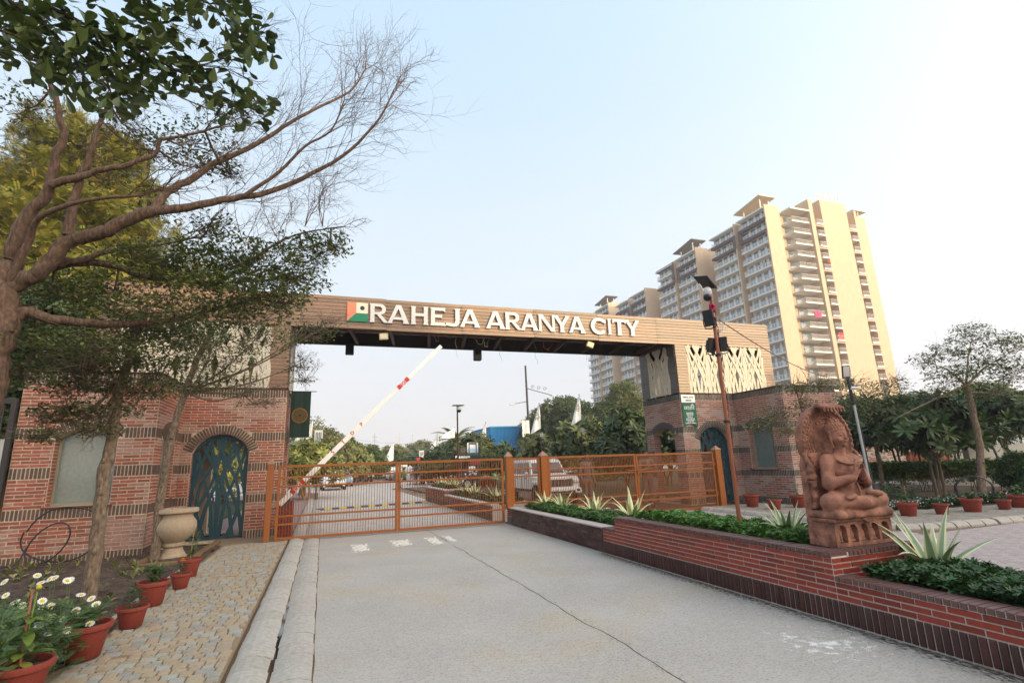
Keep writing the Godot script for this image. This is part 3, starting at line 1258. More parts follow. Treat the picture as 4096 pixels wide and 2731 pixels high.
	# striped agaves
	var spots := [[5.42, .42, -12.85, .62, "striped agave in the slate planter nearest the gate post", 11], [5.40, .42, -11.75, .66, "second striped agave from the gate post in the slate planter", 12], [5.40, .42, -10.15, .7, "third striped agave from the gate post in the slate planter", 13], [5.42, .44, -8.75, .78, "wide striped agave at the near end of the slate planter, beside the brick step", 14], [5.2, .58, -5.02, .62, "grey green striped agave in the brick planter between the camera pole and the statue", 15], [5.55, .36, -3.68, .86, "large striped agave with long arching leaves in the low front bed before the statue", 16]]
	for s in spots:
		agave(V(s[0], s[1], s[2]), s[3], s[4], s[5])


func agave(at: Vector3, size: float, label: String, sd: int) -> void:
	var o := thing("striped_agave", label, "agave plant", at, 0.0, "striped agaves in the planters")
	var r := RandomNumberGenerator.new()
	r.seed = sd
	var num := 13 if sd < 15 else 15
	size *= .86 if sd < 15 else .80
	for i in num:
		var b := MB.new()
		var a := i * 2.399 + r.randf_range(-.2, .2)
		var q := float(i) / num
		var lean := lerpf(1.35, .30, q) + r.randf_range(-.12, .12)
		var ln := size * r.randf_range(.62, 1.0) * (.8 if q < .2 else 1.0)
		var w := size * .07
		var side := V(cos(a + PI / 2), 0, -sin(a + PI / 2))
		var p := V(cos(a), 0, -sin(a)) * .02 + V(0, .02, 0)
		var el := PI / 2 - lean * .75
		var prev := []
		var k := 7
		for j in k + 1:
			var s := float(j) / k
			var dir := V(cos(a), 0, -sin(a)) * cos(el) + Vector3.UP * sin(el)
			var nn := side.cross(dir).normalized()
			var ww := w * (0.75 + .5 * sin(PI * minf(s * 1.3, 1.0))) * pow(1.0 - s, .55) + .0012
			var row := []
			for e in [-1.0, -.62, 0.0, .62, 1.0]:
				row.append(p + side * ww * e + nn * (absf(e) * ww * .55))
			if j > 0:
				for e in 4:
					b.col = Color(.70, .68, .40) if e == 0 or e == 3 else (Color(.21, .30, .17) if sd > 14 else Color(.45, .49, .22))
					if (i + e) % 5 == 0 and e in [1, 2]:
						b.col = Color(.66, .65, .38)
					b.quad(prev[e], prev[e + 1], row[e + 1], row[e])
			prev = row
			p += dir * ln / k
			el -= r.randf_range(.04, .26) * lean * (.4 + s)
		part("leaf", b, M.waxy_leaf, o)


const BANDS := [[0.0, .2, true, 8, 11], [.2, .82, false, 0, 7], [.82, 1.02, true, 8, 11], [1.02, 1.55, false, 0, 7], [1.55, 1.765, true, 8, 11], [1.765, 2.28, false, 0, 7], [2.28, 2.5, true, 8, 11], [2.5, 3.36, false, 0, 7], [3.36, 3.58, true, 8, 11]]


func ribbon(p: PackedVector2Array, w: float, th: float, z: float, clip = null) -> MB:
	# a flat curved strand through the points p, w wide, th thick, its back at z
	var b := MB.new()
	var q := PackedVector3Array()
	for a in p:
		q.append(V(a.x, a.y, 0))
	q = smooth(q, 7)
	var L := []
	var R := []
	for i in q.size():
		var d := (q[mini(i + 1, q.size() - 1)] - q[maxi(i - 1, 0)]).normalized()
		var s := V(-d.y, d.x, 0)
		var f := float(i) / (q.size() - 1)
		var ww := w * (1.0 + .35 * absf(f - .5) * 2.0 - .12) * .5
		if clip != null and not clip.call(q[i]):
			if L.size() > 1:
				break
			L.clear(); R.clear()
			continue
		L.append(q[i] + s * ww)
		R.append(q[i] - s * ww)
	for i in L.size() - 1:
		var f := V(0, 0, z + th)
		var g := V(0, 0, z)
		b.quad(R[i] + f, R[i + 1] + f, L[i + 1] + f, L[i] + f)
		b.quad(R[i] + g, L[i] + g, L[i + 1] + g, R[i + 1] + g)
		b.quad(R[i] + g, R[i + 1] + g, R[i + 1] + f, R[i] + f)
		b.quad(L[i] + f, L[i + 1] + f, L[i + 1] + g, L[i] + g)
	return b


func strands(k: int) -> PackedVector2Array:
	var a := [
		[.02, 0, .12, .25, .36, .52, .47, .78, .50, 1], [.30, 0, .14, .24, .16, .48, .40, .74, .66, 1], [.44, 0, .36, .34, .14, .68, .0, .98], [.50, 0, .47, .45, .36, .75, .26, 1],
		[.20, 0, .30, .3, .52, .58, .82, .86, .92, 1], [.0, .38, .10, .6, .22, .82, .36, 1], [.04, 0, .0, .3, .06, .55, .0, .8]]
	var p := P2(a[k % 7])
	if k >= 7:
		for i in p.size():
			p[i].x = 1.0 - p[i].x
	return p


func lattice(parent: Node3D, at: Transform3D, w: float, h: float, m: Material, called: String, wide: float, th: float, clip = null) -> void:
	for k in 14:
		if wide > .09 and k % 7 in [3, 5]:
			continue
		var p := strands(k)
		for i in p.size():
			p[i] = Vector2(p[i].x * w, p[i].y * h)
		var b := ribbon(p, wide * w * (1.15 if k % 7 == 6 else 1.0), th, (k * 5 % 14) * .0016, clip)
		if b.v.is_empty():
			continue
		var o := part(called, b, m, parent)
		o.transform = at


func gatehouses() -> void:
	wood_material()
	var red := []
	for i in 8:
		red.append(jit(Color(.46, .14, .09), .24))
	for i in 4:
		red.append(jit(Color(.17, .095, .07), .3))
	for i in 3:
		red.append(jit(Color(.56, .30, .24), .14))
	var pale := []
	for i in 8:
		pale.append(jit(Color(.43, .19, .165), .24))
	for i in 4:
		pale.append(jit(Color(.17, .14, .125), .28))
	for i in 3:
		pale.append(jit(Color(.50, .34, .31), .14))
	gatehouse(-1, "red brick gatehouse at the left end of the gate, behind the stone urn", red)
	gatehouse(1, "pinkish brick gatehouse at the right end of the gate, under the sunlit lattice", pale)


func wood_material() -> void:
	var nz := FastNoiseLite.new()
	nz.seed = 31
	nz.frequency = .012
	nz.fractal_octaves = 4
	var im := Image.create(512, 512, false, Image.FORMAT_RGB8)
	for y in 512:
		for x in 512:
			var g := nz.get_noise_2d(x * .5, y * 6.0)
			var r := .5 + .5 * sin(g * 26.0)
			var v := .62 + .26 * r + .22 * nz.get_noise_2d(x * 3.0, y * 30.0)
			im.set_pixel(x, y, Color(v, v * .97, v * .92))
	T.wood = ImageTexture.create_from_image(im)
	mat("wood", Color.WHITE, .42, {"tex": T.wood, "scale": V(.7, 1.3, .7), "bump": T.wood, "bscale": .25, "spec": .6})
	mat("dark_wood", Color(.05, .032, .024), .6, {"tex": T.wood, "scale": V(.7, 1.3, .7)})


func gatehouse(m: int, label: String, tones: Array) -> void:
	var X := func(lx: float) -> float: return 5.115 + m * lx
	var o := thing("gatehouse", label, "gatehouse", V(X.call(8.3), 0, -14.5))
	var base := Transform3D(Basis(), -o.position)
	var a := Bricks.new()
	a.salt = FastNoiseLite.new()
	a.salt.seed = 15 + m
	a.salt.frequency = .7
	var core := MB.new()
	core.t = base
	var door := {"x0": .63 if m > 0 else .24, "x1": 1.86 if m > 0 else 1.47, "y0": 0.0, "spring": 2.03, "rise": .43, "ring": .22}
	var faces := []
	# each: origin, direction, length, holes, jamb depth
	if m < 0:
		faces.append([V(-3.2, 0, -14.5), V(1, 0, 0), 2.25, [door], .3])
		faces.append([V(-.95, 0, -14.5), V(0, 0, -1), 2.13, [{"x0": .5, "x1": 1.7, "y0": 0.0, "spring": 2.28, "rise": .22, "ring": .21}], .3])
		faces.append([V(-3.2, 0, -12.4), V(0, 0, -1), 2.1, [{"x0": .55, "x1": 1.6, "y0": 1.04, "spring": 2.28, "rise": .2, "ring": .21}], .22])
		faces.append([V(-5.45, 0, -12.4), V(1, 0, 0), 2.25, [{"x0": .62, "x1": 1.62, "y0": 1.04, "spring": 2.28, "rise": .2, "ring": .21}], .22])
		faces.append([V(-5.45, 0, -16.6), V(0, 0, 1), 4.2, [], .2])
	else:
		faces.append([V(11.18, 0, -14.5), V(1, 0, 0), 2.25, [door], .3])
		faces.append([V(11.18, 0, -16.63), V(0, 0, 1), 2.13, [{"x0": .43, "x1": 1.63, "y0": 0.0, "spring": 2.28, "rise": .22, "ring": .21}], .3])
		faces.append([V(13.43, 0, -14.5), V(0, 0, 1), 2.1, [{"x0": .45, "x1": 1.5, "y0": 1.04, "spring": 2.28, "rise": .2, "ring": .21}], .22])
		faces.append([V(13.43, 0, -12.4), V(1, 0, 0), 2.25, [{"x0": .62, "x1": 1.62, "y0": 1.04, "spring": 2.28, "rise": .2, "ring": .21}], .22])
		faces.append([V(15.68, 0, -12.4), V(0, 0, -1), 4.2, [], .2])
	for f in faces:
		brick_face(a, f[0], f[1], f[2], BANDS, f[3])
		wall_face(core, f[0] - f[1].cross(Vector3.UP) * .004, f[1], f[2], -.05, 3.57, f[3], .26)
		for h in f[3]:
			jamb_bricks(a, f[0], f[1], h, f[4], maxf(h.y0, .2))
	# rear wall with its opening, party wall, flat roof slabs
	var lo: float = minf(X.call(6.065), X.call(8.315))
	var hi: float = maxf(X.call(6.065), X.call(8.315))
	wall_face(core, V(hi, 0, -16.63), V(-1, 0, 0), hi - lo, -.05, 3.57, [{"x0": .35, "x1": 1.9, "y0": 0.0, "spring": 2.3, "rise": .2}], .2)
	var x2: float = X.call(8.315)
	var x3: float = X.call(10.565)
	core.span(V(minf(x2 + .002 * m, x2 + .2 * m), -.05, -16.6), V(maxf(x2 + .002 * m, x2 + .2 * m), 3.56, -14.51))
	core.span(V(minf(x2, x3) + .01, 3.3, -16.6), V(maxf(x2, x3) - .01, 3.5, -12.68))
	core.span(V(minf(x2, x3) + .01, -.05, -16.62), V(maxf(x2, x3) - .01, 3.3, -16.42))
	core.span(V(lo + .28, 3.3, -16.4), V(hi - .02, 3.5, -14.77))
	part("wall", core, M.mortar, o)
	if m > 0:
		brick_face(a, V(x2, 0, -16.6), V(0, 0, 1), 2.09, BANDS, [])
	else:
		brick_face(a, V(x2, 0, -14.51), V(0, 0, -1), 2.09, BANDS, [])
	lay(a, o, tones, M.brick)
	# dark sheet-metal flashing along the top of the brickwork
	var b := MB.new()
	b.t = base
	b.col = Color(.10, .05, .04)
	b.span(V(lo, 3.583, -14.56), V(hi, 3.603, -14.46))
	b.span(V(minf(x2, x3) - .02, 3.583, -12.6), V(maxf(x2, x3) + .02, 3.603, -12.36))
	var xs: float = X.call(8.315)
	b.span(V(minf(xs - .04 * m, xs + .2 * m), 3.583, -14.45), V(maxf(xs - .04 * m, xs + .2 * m), 3.6025, -12.61))
	part("flashing", b, M.plain, o)
	# windows: frame, pane, sill
	for i in [2, 3]:
		var f: Array = faces[i]
		var h: Dictionary = f[3][0]
		var nrm: Vector3 = f[1].cross(Vector3.UP)
		var tr := Transform3D(Basis(f[1], Vector3.UP, nrm), f[0] + base.origin)
		b = MB.new()
		b.col = Color(.26, .235, .16)
		var w: float = h.x1 - h.x0
		b.span(V(h.x0, h.y0, -.23), V(h.x0 + .05, h.spring + .05, -.18)); b.span(V(h.x1 - .05, h.y0, -.23), V(h.x1, h.spring + .05, -.18))
		b.span(V(h.x0 + .05, h.y0, -.23), V(h.x1 - .05, h.y0 + .05, -.18))
		b.span(V(h.x0 + w * .72, h.y0 + .05, -.225), V(h.x0 + w * .75, h.spring + .12, -.185))
		var wf := part("window", b, M.plain, o)
		wf.transform = tr
		var pm := MB.new()
		pm.quad(V(h.x0 + .03, h.y0 + .03, -.205), V(h.x1 - .03, h.y0 + .03, -.205), V(h.x1 - .03, h.spring + .19, -.205), V(h.x0 + .03, h.spring + .19, -.205))
		part("pane", pm, M.pane, wf)
		# the dusty blind board that stands behind the glass
		pm = MB.new()
		pm.col = Color(.25, .215, .14) if m < 0 else Color(.06, .065, .045)
		pm.span(V(h.x0 - .04, h.y0, -.36), V(h.x1 - .12 * w, h.spring + .3, -.34))
		part("blind", pm, mat("blind", Color.WHITE, .9, {"tex": T.soft, "scale": V(.7, .7, .7)}), wf)
		b = MB.new()
		b.col = Color(.27, .07, .045)
		b.span(V(h.x0 - .05, h.y0 - .035, -.2), V(h.x1 + .05, h.y0 - .002, .035), .006)
		var sl := part("sill", b, M.brick, o)
		sl.transform = tr
	# teal door of crossing strands in an arched frame
	var f: Array = faces[0]
	var teal := mat("teal_paint", Color(.013, .062, .085), .45, {"tex": T.soft, "scale": V(1.5, 1.5, 1.5)})
	var dw: float = door.x1 - door.x0
	var tr := Transform3D(Basis.IDENTITY, f[0] + base.origin + V(door.x0, .03, -.16))
	var R: float = (dw * dw * .25 + .43 * .43) / .86
	var top := func(x: float) -> float: return 2.0 + .43 - R + sqrt(maxf(0.0, R * R - pow(x - dw * .5, 2)))
	b = MB.new()
	var outer := PackedVector2Array()
	var inner := PackedVector2Array()
	for i in 17:
		var x := dw * i / 16.0
		outer.append(Vector2(x, top.call(x) - .01))
		inner.append(Vector2(lerpf(.07, dw - .07, i / 16.0), top.call(lerpf(.07, dw - .07, i / 16.0)) - .09))
	for i in 16:
		b.prism(PackedVector2Array([outer[i], inner[i], inner[i + 1], outer[i + 1]]), -.025, .025)
	b.span(V(0, 0, -.025), V(.07, top.call(0.0) - .012, .025)); b.span(V(dw - .07, 0, -.025), V(dw, top.call(dw) - .012, .025))
	b.span(V(.07, 0, -.024), V(dw - .07, .05, .024))
	var dr := part("door", b, teal, o)
	dr.transform = tr
	lattice(dr, Transform3D(Basis(), V(.02, .02, -.014)), dw - .04, 2.42, teal, "strand", .064, .012, func(p: Vector3) -> bool: return p.y < top.call(clampf(p.x, .0, dw)) - .05)
	b = MB.new()
	b.col = Color(.1, .1, .1)
	b.span(V(.085, 1.0, .02), V(.12, 1.18, .05), .006)
	part("handle", b, M.plain, dr)
	# timber storey over the passage: boards beside the lattice, on the front and on the inner side
	var wood := []
	for i in 5:
		wood.append(jit(Color(.42, .245, .145), .22))
	var rows := 17
	var rh := 1.66 / rows
	var wx := [X.call(6.065), X.call(6.53), X.call(9.83), X.call(10.285)]
	for r in rows:
		var y := 3.61 + (r + .5) * rh
		for s in [[wx[0], wx[1]], [wx[2], wx[3]]]:
			board(o, V((s[0] + s[1]) * .5, y, -14.48), V(absf(s[1] - s[0]) - .004, rh - .006, .03), Basis.IDENTITY, wood)
		for s in [[-14.5, -14.93], [-16.12, -16.62]]:
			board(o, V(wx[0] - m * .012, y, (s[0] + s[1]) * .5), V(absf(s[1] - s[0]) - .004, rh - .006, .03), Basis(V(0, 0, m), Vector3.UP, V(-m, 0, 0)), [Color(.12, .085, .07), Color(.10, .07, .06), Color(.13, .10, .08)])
	b = MB.new()
	b.t = base
	var s0: float = minf(wx[0], wx[3])
	var s1: float = maxf(wx[0], wx[3])
	b.span(V(minf(wx[0] + m * .01, wx[1]), 3.605, -14.75), V(maxf(wx[0] + m * .01, wx[1]), 5.27, -14.5)); b.span(V(minf(wx[2], wx[3] - m * .01), 3.605, -14.75), V(maxf(wx[2], wx[3] - m * .01), 5.27, -14.5))
	b.span(V(minf(wx[0] + m * .01, wx[0] + m * .2), 3.605, -16.6), V(maxf(wx[0] + m * .01, wx[0] + m * .2), 5.27, -16.13))
	b.span(V(minf(wx[0] + m * .01, wx[0] + m * .2), 3.605, -14.92), V(maxf(wx[0] + m * .01, wx[0] + m * .2), 5.27, -14.76))
	b.span(V(s0 + .3, 3.605, -16.64), V(s1 - .05, 3.75, -16.5)); b.span(V(s0 + .3, 5.1, -16.64), V(s1 - .05, 5.27, -16.5))
	b.span(V(minf(wx[2], wx[3] - m * .01), 3.605, -16.64), V(maxf(wx[2], wx[3] - m * .01), 5.1, -16.2))
	b.span(V(s0 + .01, 3.606, -16.2), V(s1 - .01, 3.63, -14.76)) 
	part("timber_frame", b, M.dark_wood, o)
	var cream := mat("cream_panel", Color(.70, .62, .48), .6, {"tex": T.soft, "scale": V(.8, .8, .8)})
	var lx: float = minf(wx[1], wx[2])
	for i in 4:
		lattice(o, Transform3D(Basis(), base.origin + V(lx + i * .825, 3.612, -14.50 + (i % 2) * .001)), .825, 1.655, cream, "lattice_strand", .098, .026)
	var bs := Basis(V(0, 0, m), Vector3.UP, V(-m, 0, 0))
	lattice(o, Transform3D(bs, base.origin + V(wx[0] + m * .01, 3.612, -16.12 if m > 0 else -14.93)), 1.19, 1.655, cream, "lattice_strand", .098, .026)
	b = MB.new()
	b.t = base
	for e in [[3.607, 3.66], [5.2, 5.265]]:
		b.span(V(lx + .01, e[0], -14.535), V(lx + 3.29, e[1], -14.502))
	part("lattice_rail", b, cream, o)


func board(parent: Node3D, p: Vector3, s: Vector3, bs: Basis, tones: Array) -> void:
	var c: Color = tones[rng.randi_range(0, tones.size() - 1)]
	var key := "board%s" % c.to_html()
	if not shared.has(key):
		var b := MB.new()
		b.col = c
		b.box(Vector3.ZERO, Vector3.ONE, .06)
		shared[key] = b.mesh()
	var o := MeshInstance3D.new()
	o.name = "plank"
	o.mesh = shared[key]
	o.material_override = M.wood
	o.transform = Transform3D(bs * Basis.from_scale(s), p - parent.position + bs.z * rb(-.002, .002))
	parent.add_child(o, true)


func gate_beam() -> void:
	var o := thing("gate_beam", "long brown timber clad beam spanning the drive between the two gatehouses", "gate beam", V(5.115, 5.27, -15.5))
	var base := Transform3D(Basis(), -o.position)
	var wood := []
	for i in 6:
		wood.append(jit(Color(.42, .245, .145), .22))
	var rh := .91 / 9
	var joints := [-5.17, -3.1, -.72, 1.52, 3.7, 6.0, 8.25, 10.5, 13.05, 15.4]
	for r in 9:
		for i in joints.size() - 1:
			var x0: float = joints[i]
			var x1: float = joints[i + 1]
			var lift := .012 * ((i * 7) % 3 - 1)
			board(o, V((x0 + x1) * .5, 5.27 + lift * .6 + (r + .5) * rh, -14.475), V(x1 - x0 - .006, rh - .007, .032), Basis.IDENTITY, wood)
	var b := MB.new()
	b.t = base
	b.span(V(-5.15, 5.275, -14.62), V(15.38, 6.16, -14.493)); b.span(V(-5.15, 5.275, -16.64), V(15.38, 6.16, -16.52))
	b.span(V(-5.15, 6.0, -16.52), V(15.38, 6.155, -14.62)); b.span(V(-5.17, 5.275, -16.52), V(-5.05, 6.0, -14.62)); b.span(V(15.28, 5.275, -16.52), V(15.385, 6.0, -14.62))
	part("casing", b, M.dark_wood, o)
	var x := -.6
	var k := 0
	while x < 11.0:
		var j := MB.new()
		j.t = base
		j.col = Color(.9, .62, .5)
		j.bar(V(x, 5.36, -14.63), V(x + .35, 5.36, -16.51), .09, .12)
		part("joist", j, mat("steel_brown", Color(.075, .035, .028), .55), o)
		x += 1.12
	for xx in [-.93, 11.16]:
		var j := MB.new()
		j.t = base
		j.span(V(xx - .05, 5.276, -16.5), V(xx + .05, 5.44, -14.63))
		part("end_joist", j, M.steel_brown, o)
	b = MB.new()
	b.t = base
	b.col = Color(.2, .1, .08)
	b.span(V(-.85, 5.45, -15.62), V(11.1, 5.6, -15.5))
	part("purlin", b, M.plain, o)
	# lettering
	var s := thing("gate_lettering", "raised white capital letters and square logo plaque on the front of the timber beam", "sign", V(.45, 5.47, -14.46))
	# each letter: left edge, width
	var set_ := [["R", 1.05, .50], ["A", 1.53, .62], ["H", 2.19, .50], ["E", 2.75, .45], ["J", 3.17, .47], ["A", 3.62, .63], ["A", 4.42, .62], ["R", 5.04, .52], ["A", 5.53, .60], ["N", 6.14, .56], ["Y", 6.66, .56], ["A", 7.17, .60], ["C", 7.97, .56], ["I", 8.58, .14], ["T", 8.77, .50], ["Y", 9.24, .56]]
	var lm := mat("letter_white", Color(.84, .82, .78), .45, {"tex": T.soft, "scale": V(1.2, 1.2, 1.2)})
	var sidem := Color(.40, .33, .26)
	for e in set_:
		var mb := MB.new()
		mb.col = Color.WHITE
		glyph(mb, e[0], e[2], .54, .06)
		var lo := part("letter", mb, lm, s)
		lo.position = V(e[1] - .45, 0, .012)
	var pq := MB.new()
	pq.col = Color(.80, .26, .16)
	pq.prism(P2([0, 0, .235, .24, .235, .54, 0, .54]), -.0, .05)
	pq.col = Color(.03, .22, .12)
	pq.prism(P2([.004, 0, .55, 0, .55, .237, .239, .237]), -.0, .05)
	pq.col = Color(.85, .72, .55)
	pq.prism(P2([.238, .24, .55, .24, .55, .54, .238, .54]), -.0, .049)
	part("logo_plaque", pq, M.matte, s)
	var dot := MB.new()
	dot.col = Color(.05, .05, .10)
	var cp := PackedVector2Array()
	for i in 20:
		cp.append(Vector2(.40, .39) + Vector2(cos(TAU * i / 20), sin(TAU * i / 20)) * .062)
	dot.prism(cp, .049, .053)
	part("logo_dot", dot, M.matte, s)


func glyph(b: MB, ch: String, w: float, h: float, d: float) -> void:
	# a wide capital with small wedge serifs, front at +d
	var s := .118        # stem
	var f := .028        # serif
	var polys := []
	match ch:
		"I":
			polys = [P2([0, 0, w, 0, w - f, .05, w - f, h - .05, w, h, 0, h, f, h - .05, f, .05])]
		"H":
			polys = [serif_stem(0, s + f, h, f), serif_stem(w - s - f, s + f, h, f), P2([s, h * .46, w - s, h * .46, w - s, h * .62, s, h * .62])]
		"E":
			polys = [P2([0, 0, w, 0, w, .14, w - .05, .09, s + f * .5, .09, s + f * .5, h * .44, w * .72, h * .44, w * .76, h * .39, w * .76, h * .65, w * .72, h * .6, s + f * .5, h * .6, s + f * .5, h - .09, w - .06, h - .09, w - .01, h - .14, w - .01, h, 0, h, f * .6, h - .05, f * .6, .05])]
		"T":
			polys = [P2([0, h - .15, .05, h - .09, w * .5 - s * .5, h - .09, w * .5 - s * .5, .05, w * .5 - s * .5 - f, 0, w * .5 + s * .5 + f, 0, w * .5 + s * .5, .05, w * .5 + s * .5, h - .09, w - .05, h - .09, w, h - .15, w - .01, h, .01, h])]
		"N":
			polys = [serif_stem(0, .08 + f, h, f), serif_stem(w - .08 - f, .08 + f, h, f), P2([.01, h, .14, h, w - .02, 0.0, w - .14, 0.0])]
		"Y":
			polys = [P2([0, h, .16, h, .145, h - .03, w * .5, h * .56, w - .145, h - .03, w - .16, h, w, h, w - .03, h - .04, w * .5 + s * .5, h * .4, w * .5 + s * .5, .05, w * .5 + s * .5 + f, 0, w * .5 - s * .5 - f, 0, w * .5 - s * .5, .05, w * .5 - s * .5, h * .4, .03, h - .04])]
		"A":
			polys = [P2([0, 0, .15, 0, .135, .04, w * .5, h * .80, w * .5, h, w * .5 - .07, h, .04, .05]), P2([w, 0, w - .19, 0, w - .165, .04, w * .5, h * .80, w * .5, h, w * .5 + .07, h, w - .03, .05]), P2([w * .27, h * .2, w * .73, h * .2, w * .67, h * .34, w * .33, h * .34])]
		"J":
			polys = [P2([w - s - f * 2, h, w, h, w - f, h - .05, w - f, .16, w - f * 1.8, .07, w - .12, .01, w - .2, -.01, .06, .02, .0, .05, .0, .14, .05, .10, w - .21, .085, w - s - f * 1.6, .11, w - s - f, .18, w - s - f, h - .05])]
		"C":
			var q := PackedVector2Array()
			for i in 21:
				var a := deg_to_rad(38.0 + 284.0 * i / 20.0)
				q.append(Vector2(w * .52 + cos(a) * w * .52, h * .5 + sin(a) * h * .52))
			for i in range(20, -1, -1):
				var a := deg_to_rad(44.0 + 272.0 * i / 20.0)
				q.append(Vector2(w * .54 + cos(a) * w * .33, h * .5 + sin(a) * h * .33))
			polys = [q, P2([w * .86, h * .70, w * .97, h * .66, w * .97, h * .95, w * .84, h * .85])]
		"R":
			var q := P2([s * .9, h, w * .58, h])
			var cx := w * .56
			for i in 11:
				var a := PI / 2 - PI * i / 10.0
				q.append(Vector2(cx + cos(a) * w * .32, h * .715 + sin(a) * h * .285))
			q.append_array(P2([s * .9, h * .43, s * .9, h * .55, cx, h * .55]))
			for i in range(10, -1, -1):
				var a := PI / 2 - PI * i / 10.0
				q.append(Vector2(cx - .01 + cos(a) * w * .13, h * .71 + sin(a) * h * .14))
			q.append(Vector2(s * .9, h * .85))
			polys = [serif_stem(0, s + f, h, f), q, P2([w * .38, h * .44, w * .60, h * .44, w * 1.02, 0, w * .78, 0])]
	var k := 0
	for p in polys:
		b.prism(p, 0.0, d - k * .0012)
		k += 1


func serif_stem(x: float, w: float, h: float, f: float) -> PackedVector2Array:
	return P2([x, 0, x + w, 0, x + w - f * .6, .05, x + w - f * .6, h - .05, x + w, h, x, h, x + f * .6, h - .05, x + f * .6, .05])


func gate_post(x: float, w: float, h: float, label: String, y0 := -.05, z := -13.28) -> void:
	var b := MB.new()
	var tip := h + .125
	b.span(V(-w / 2, y0, -w / 2), V(w / 2, h - .02, w / 2), .006)
	var o := thing("gate_post", label, "gate post", V(x, 0, z), 0.0, "brown steel gate posts")
	part("post", b, M.orange_paint, o)
	b = MB.new()
	var e := w * .56
	b.span(V(-e, h - .02, -e), V(e, h, e))
	for i in 4:
		var q := [V(-e, h, e), V(e, h, e), V(e, h, -e), V(-e, h, -e)]
		b.tri(q[i], q[(i + 1) % 4], V(0, tip, 0))
	part("cap", b, mat("cap_paint", Color(.30, .15, .08), .4), o)


func leaf_gate(x0: float, x1: float, y0: float, y1: float, rails: Array, gap: float, label: String, latch: int, called := "gate_leaf") -> void:
	var o := thing(called, label, "gate", V(x0, 0, -13.28), 0.0, "brown steel gate leaves")
	var w := x1 - x0
	var b := MB.new()
	var f := .058
	b.span(V(0, y0, -.03), V(f, y1, .03), .004); b.span(V(w - f, y0, -.03), V(w, y1, .03), .004)
	b.span(V(f, y0, -.029), V(w - f, y0 + f, .029), .004); b.span(V(f, y1 - f, -.029), V(w - f, y1, .029), .004)
	part("frame", b, M.orange_paint, o)
	for r in rails:
		b = MB.new()
		b.span(V(f, r - .02, -.024), V(w - f, r + .02, .026), .003)
		part("rail", b, M.orange_paint, o)
	if not shared.has("gate_bar%.2f" % (y1 - y0)):
		b = MB.new()
		b.span(V(-.0055, y0 + f, -.0055), V(.0055, y1 - f, .0055))
		shared["gate_bar%.2f" % (y1 - y0)] = b.mesh()
	var x := f + gap * .6
	while x < w - f - .01:
		var p := part("bar", shared["gate_bar%.2f" % (y1 - y0)], M.orange_paint, o)
		p.position = V(x, 0, 0)
		x += gap
	if latch != 0:
		b = MB.new()
		var lx := w if latch > 0 else 0.0
		var s := -1.0 if latch > 0 else 1.0
		b.tube(pts([lx - s * .06, 1.19, .045, lx + s * .30, 1.19, .045]), PackedFloat32Array([.012, .012]), 8)
		b.span(V(minf(lx + s * .02, lx + s * .06), 1.03, .031), V(maxf(lx + s * .02, lx + s * .06), 1.175, .05), .003)
		part("latch", b, M.orange_paint, o)
	for y in [.42, 1.27]:
		if latch != 0:
			b = MB.new()
			var hx := 0.0 if latch > 0 else w
			b.span(V(hx - .05, y - .05, -.02), V(hx + .05, y + .05, .034), .004)
			b.tube(pts([hx, y - .07, .03, hx, y + .07, .03]), PackedFloat32Array([.016, .016]), 8)
			part("hinge", b, M.orange_paint, o)


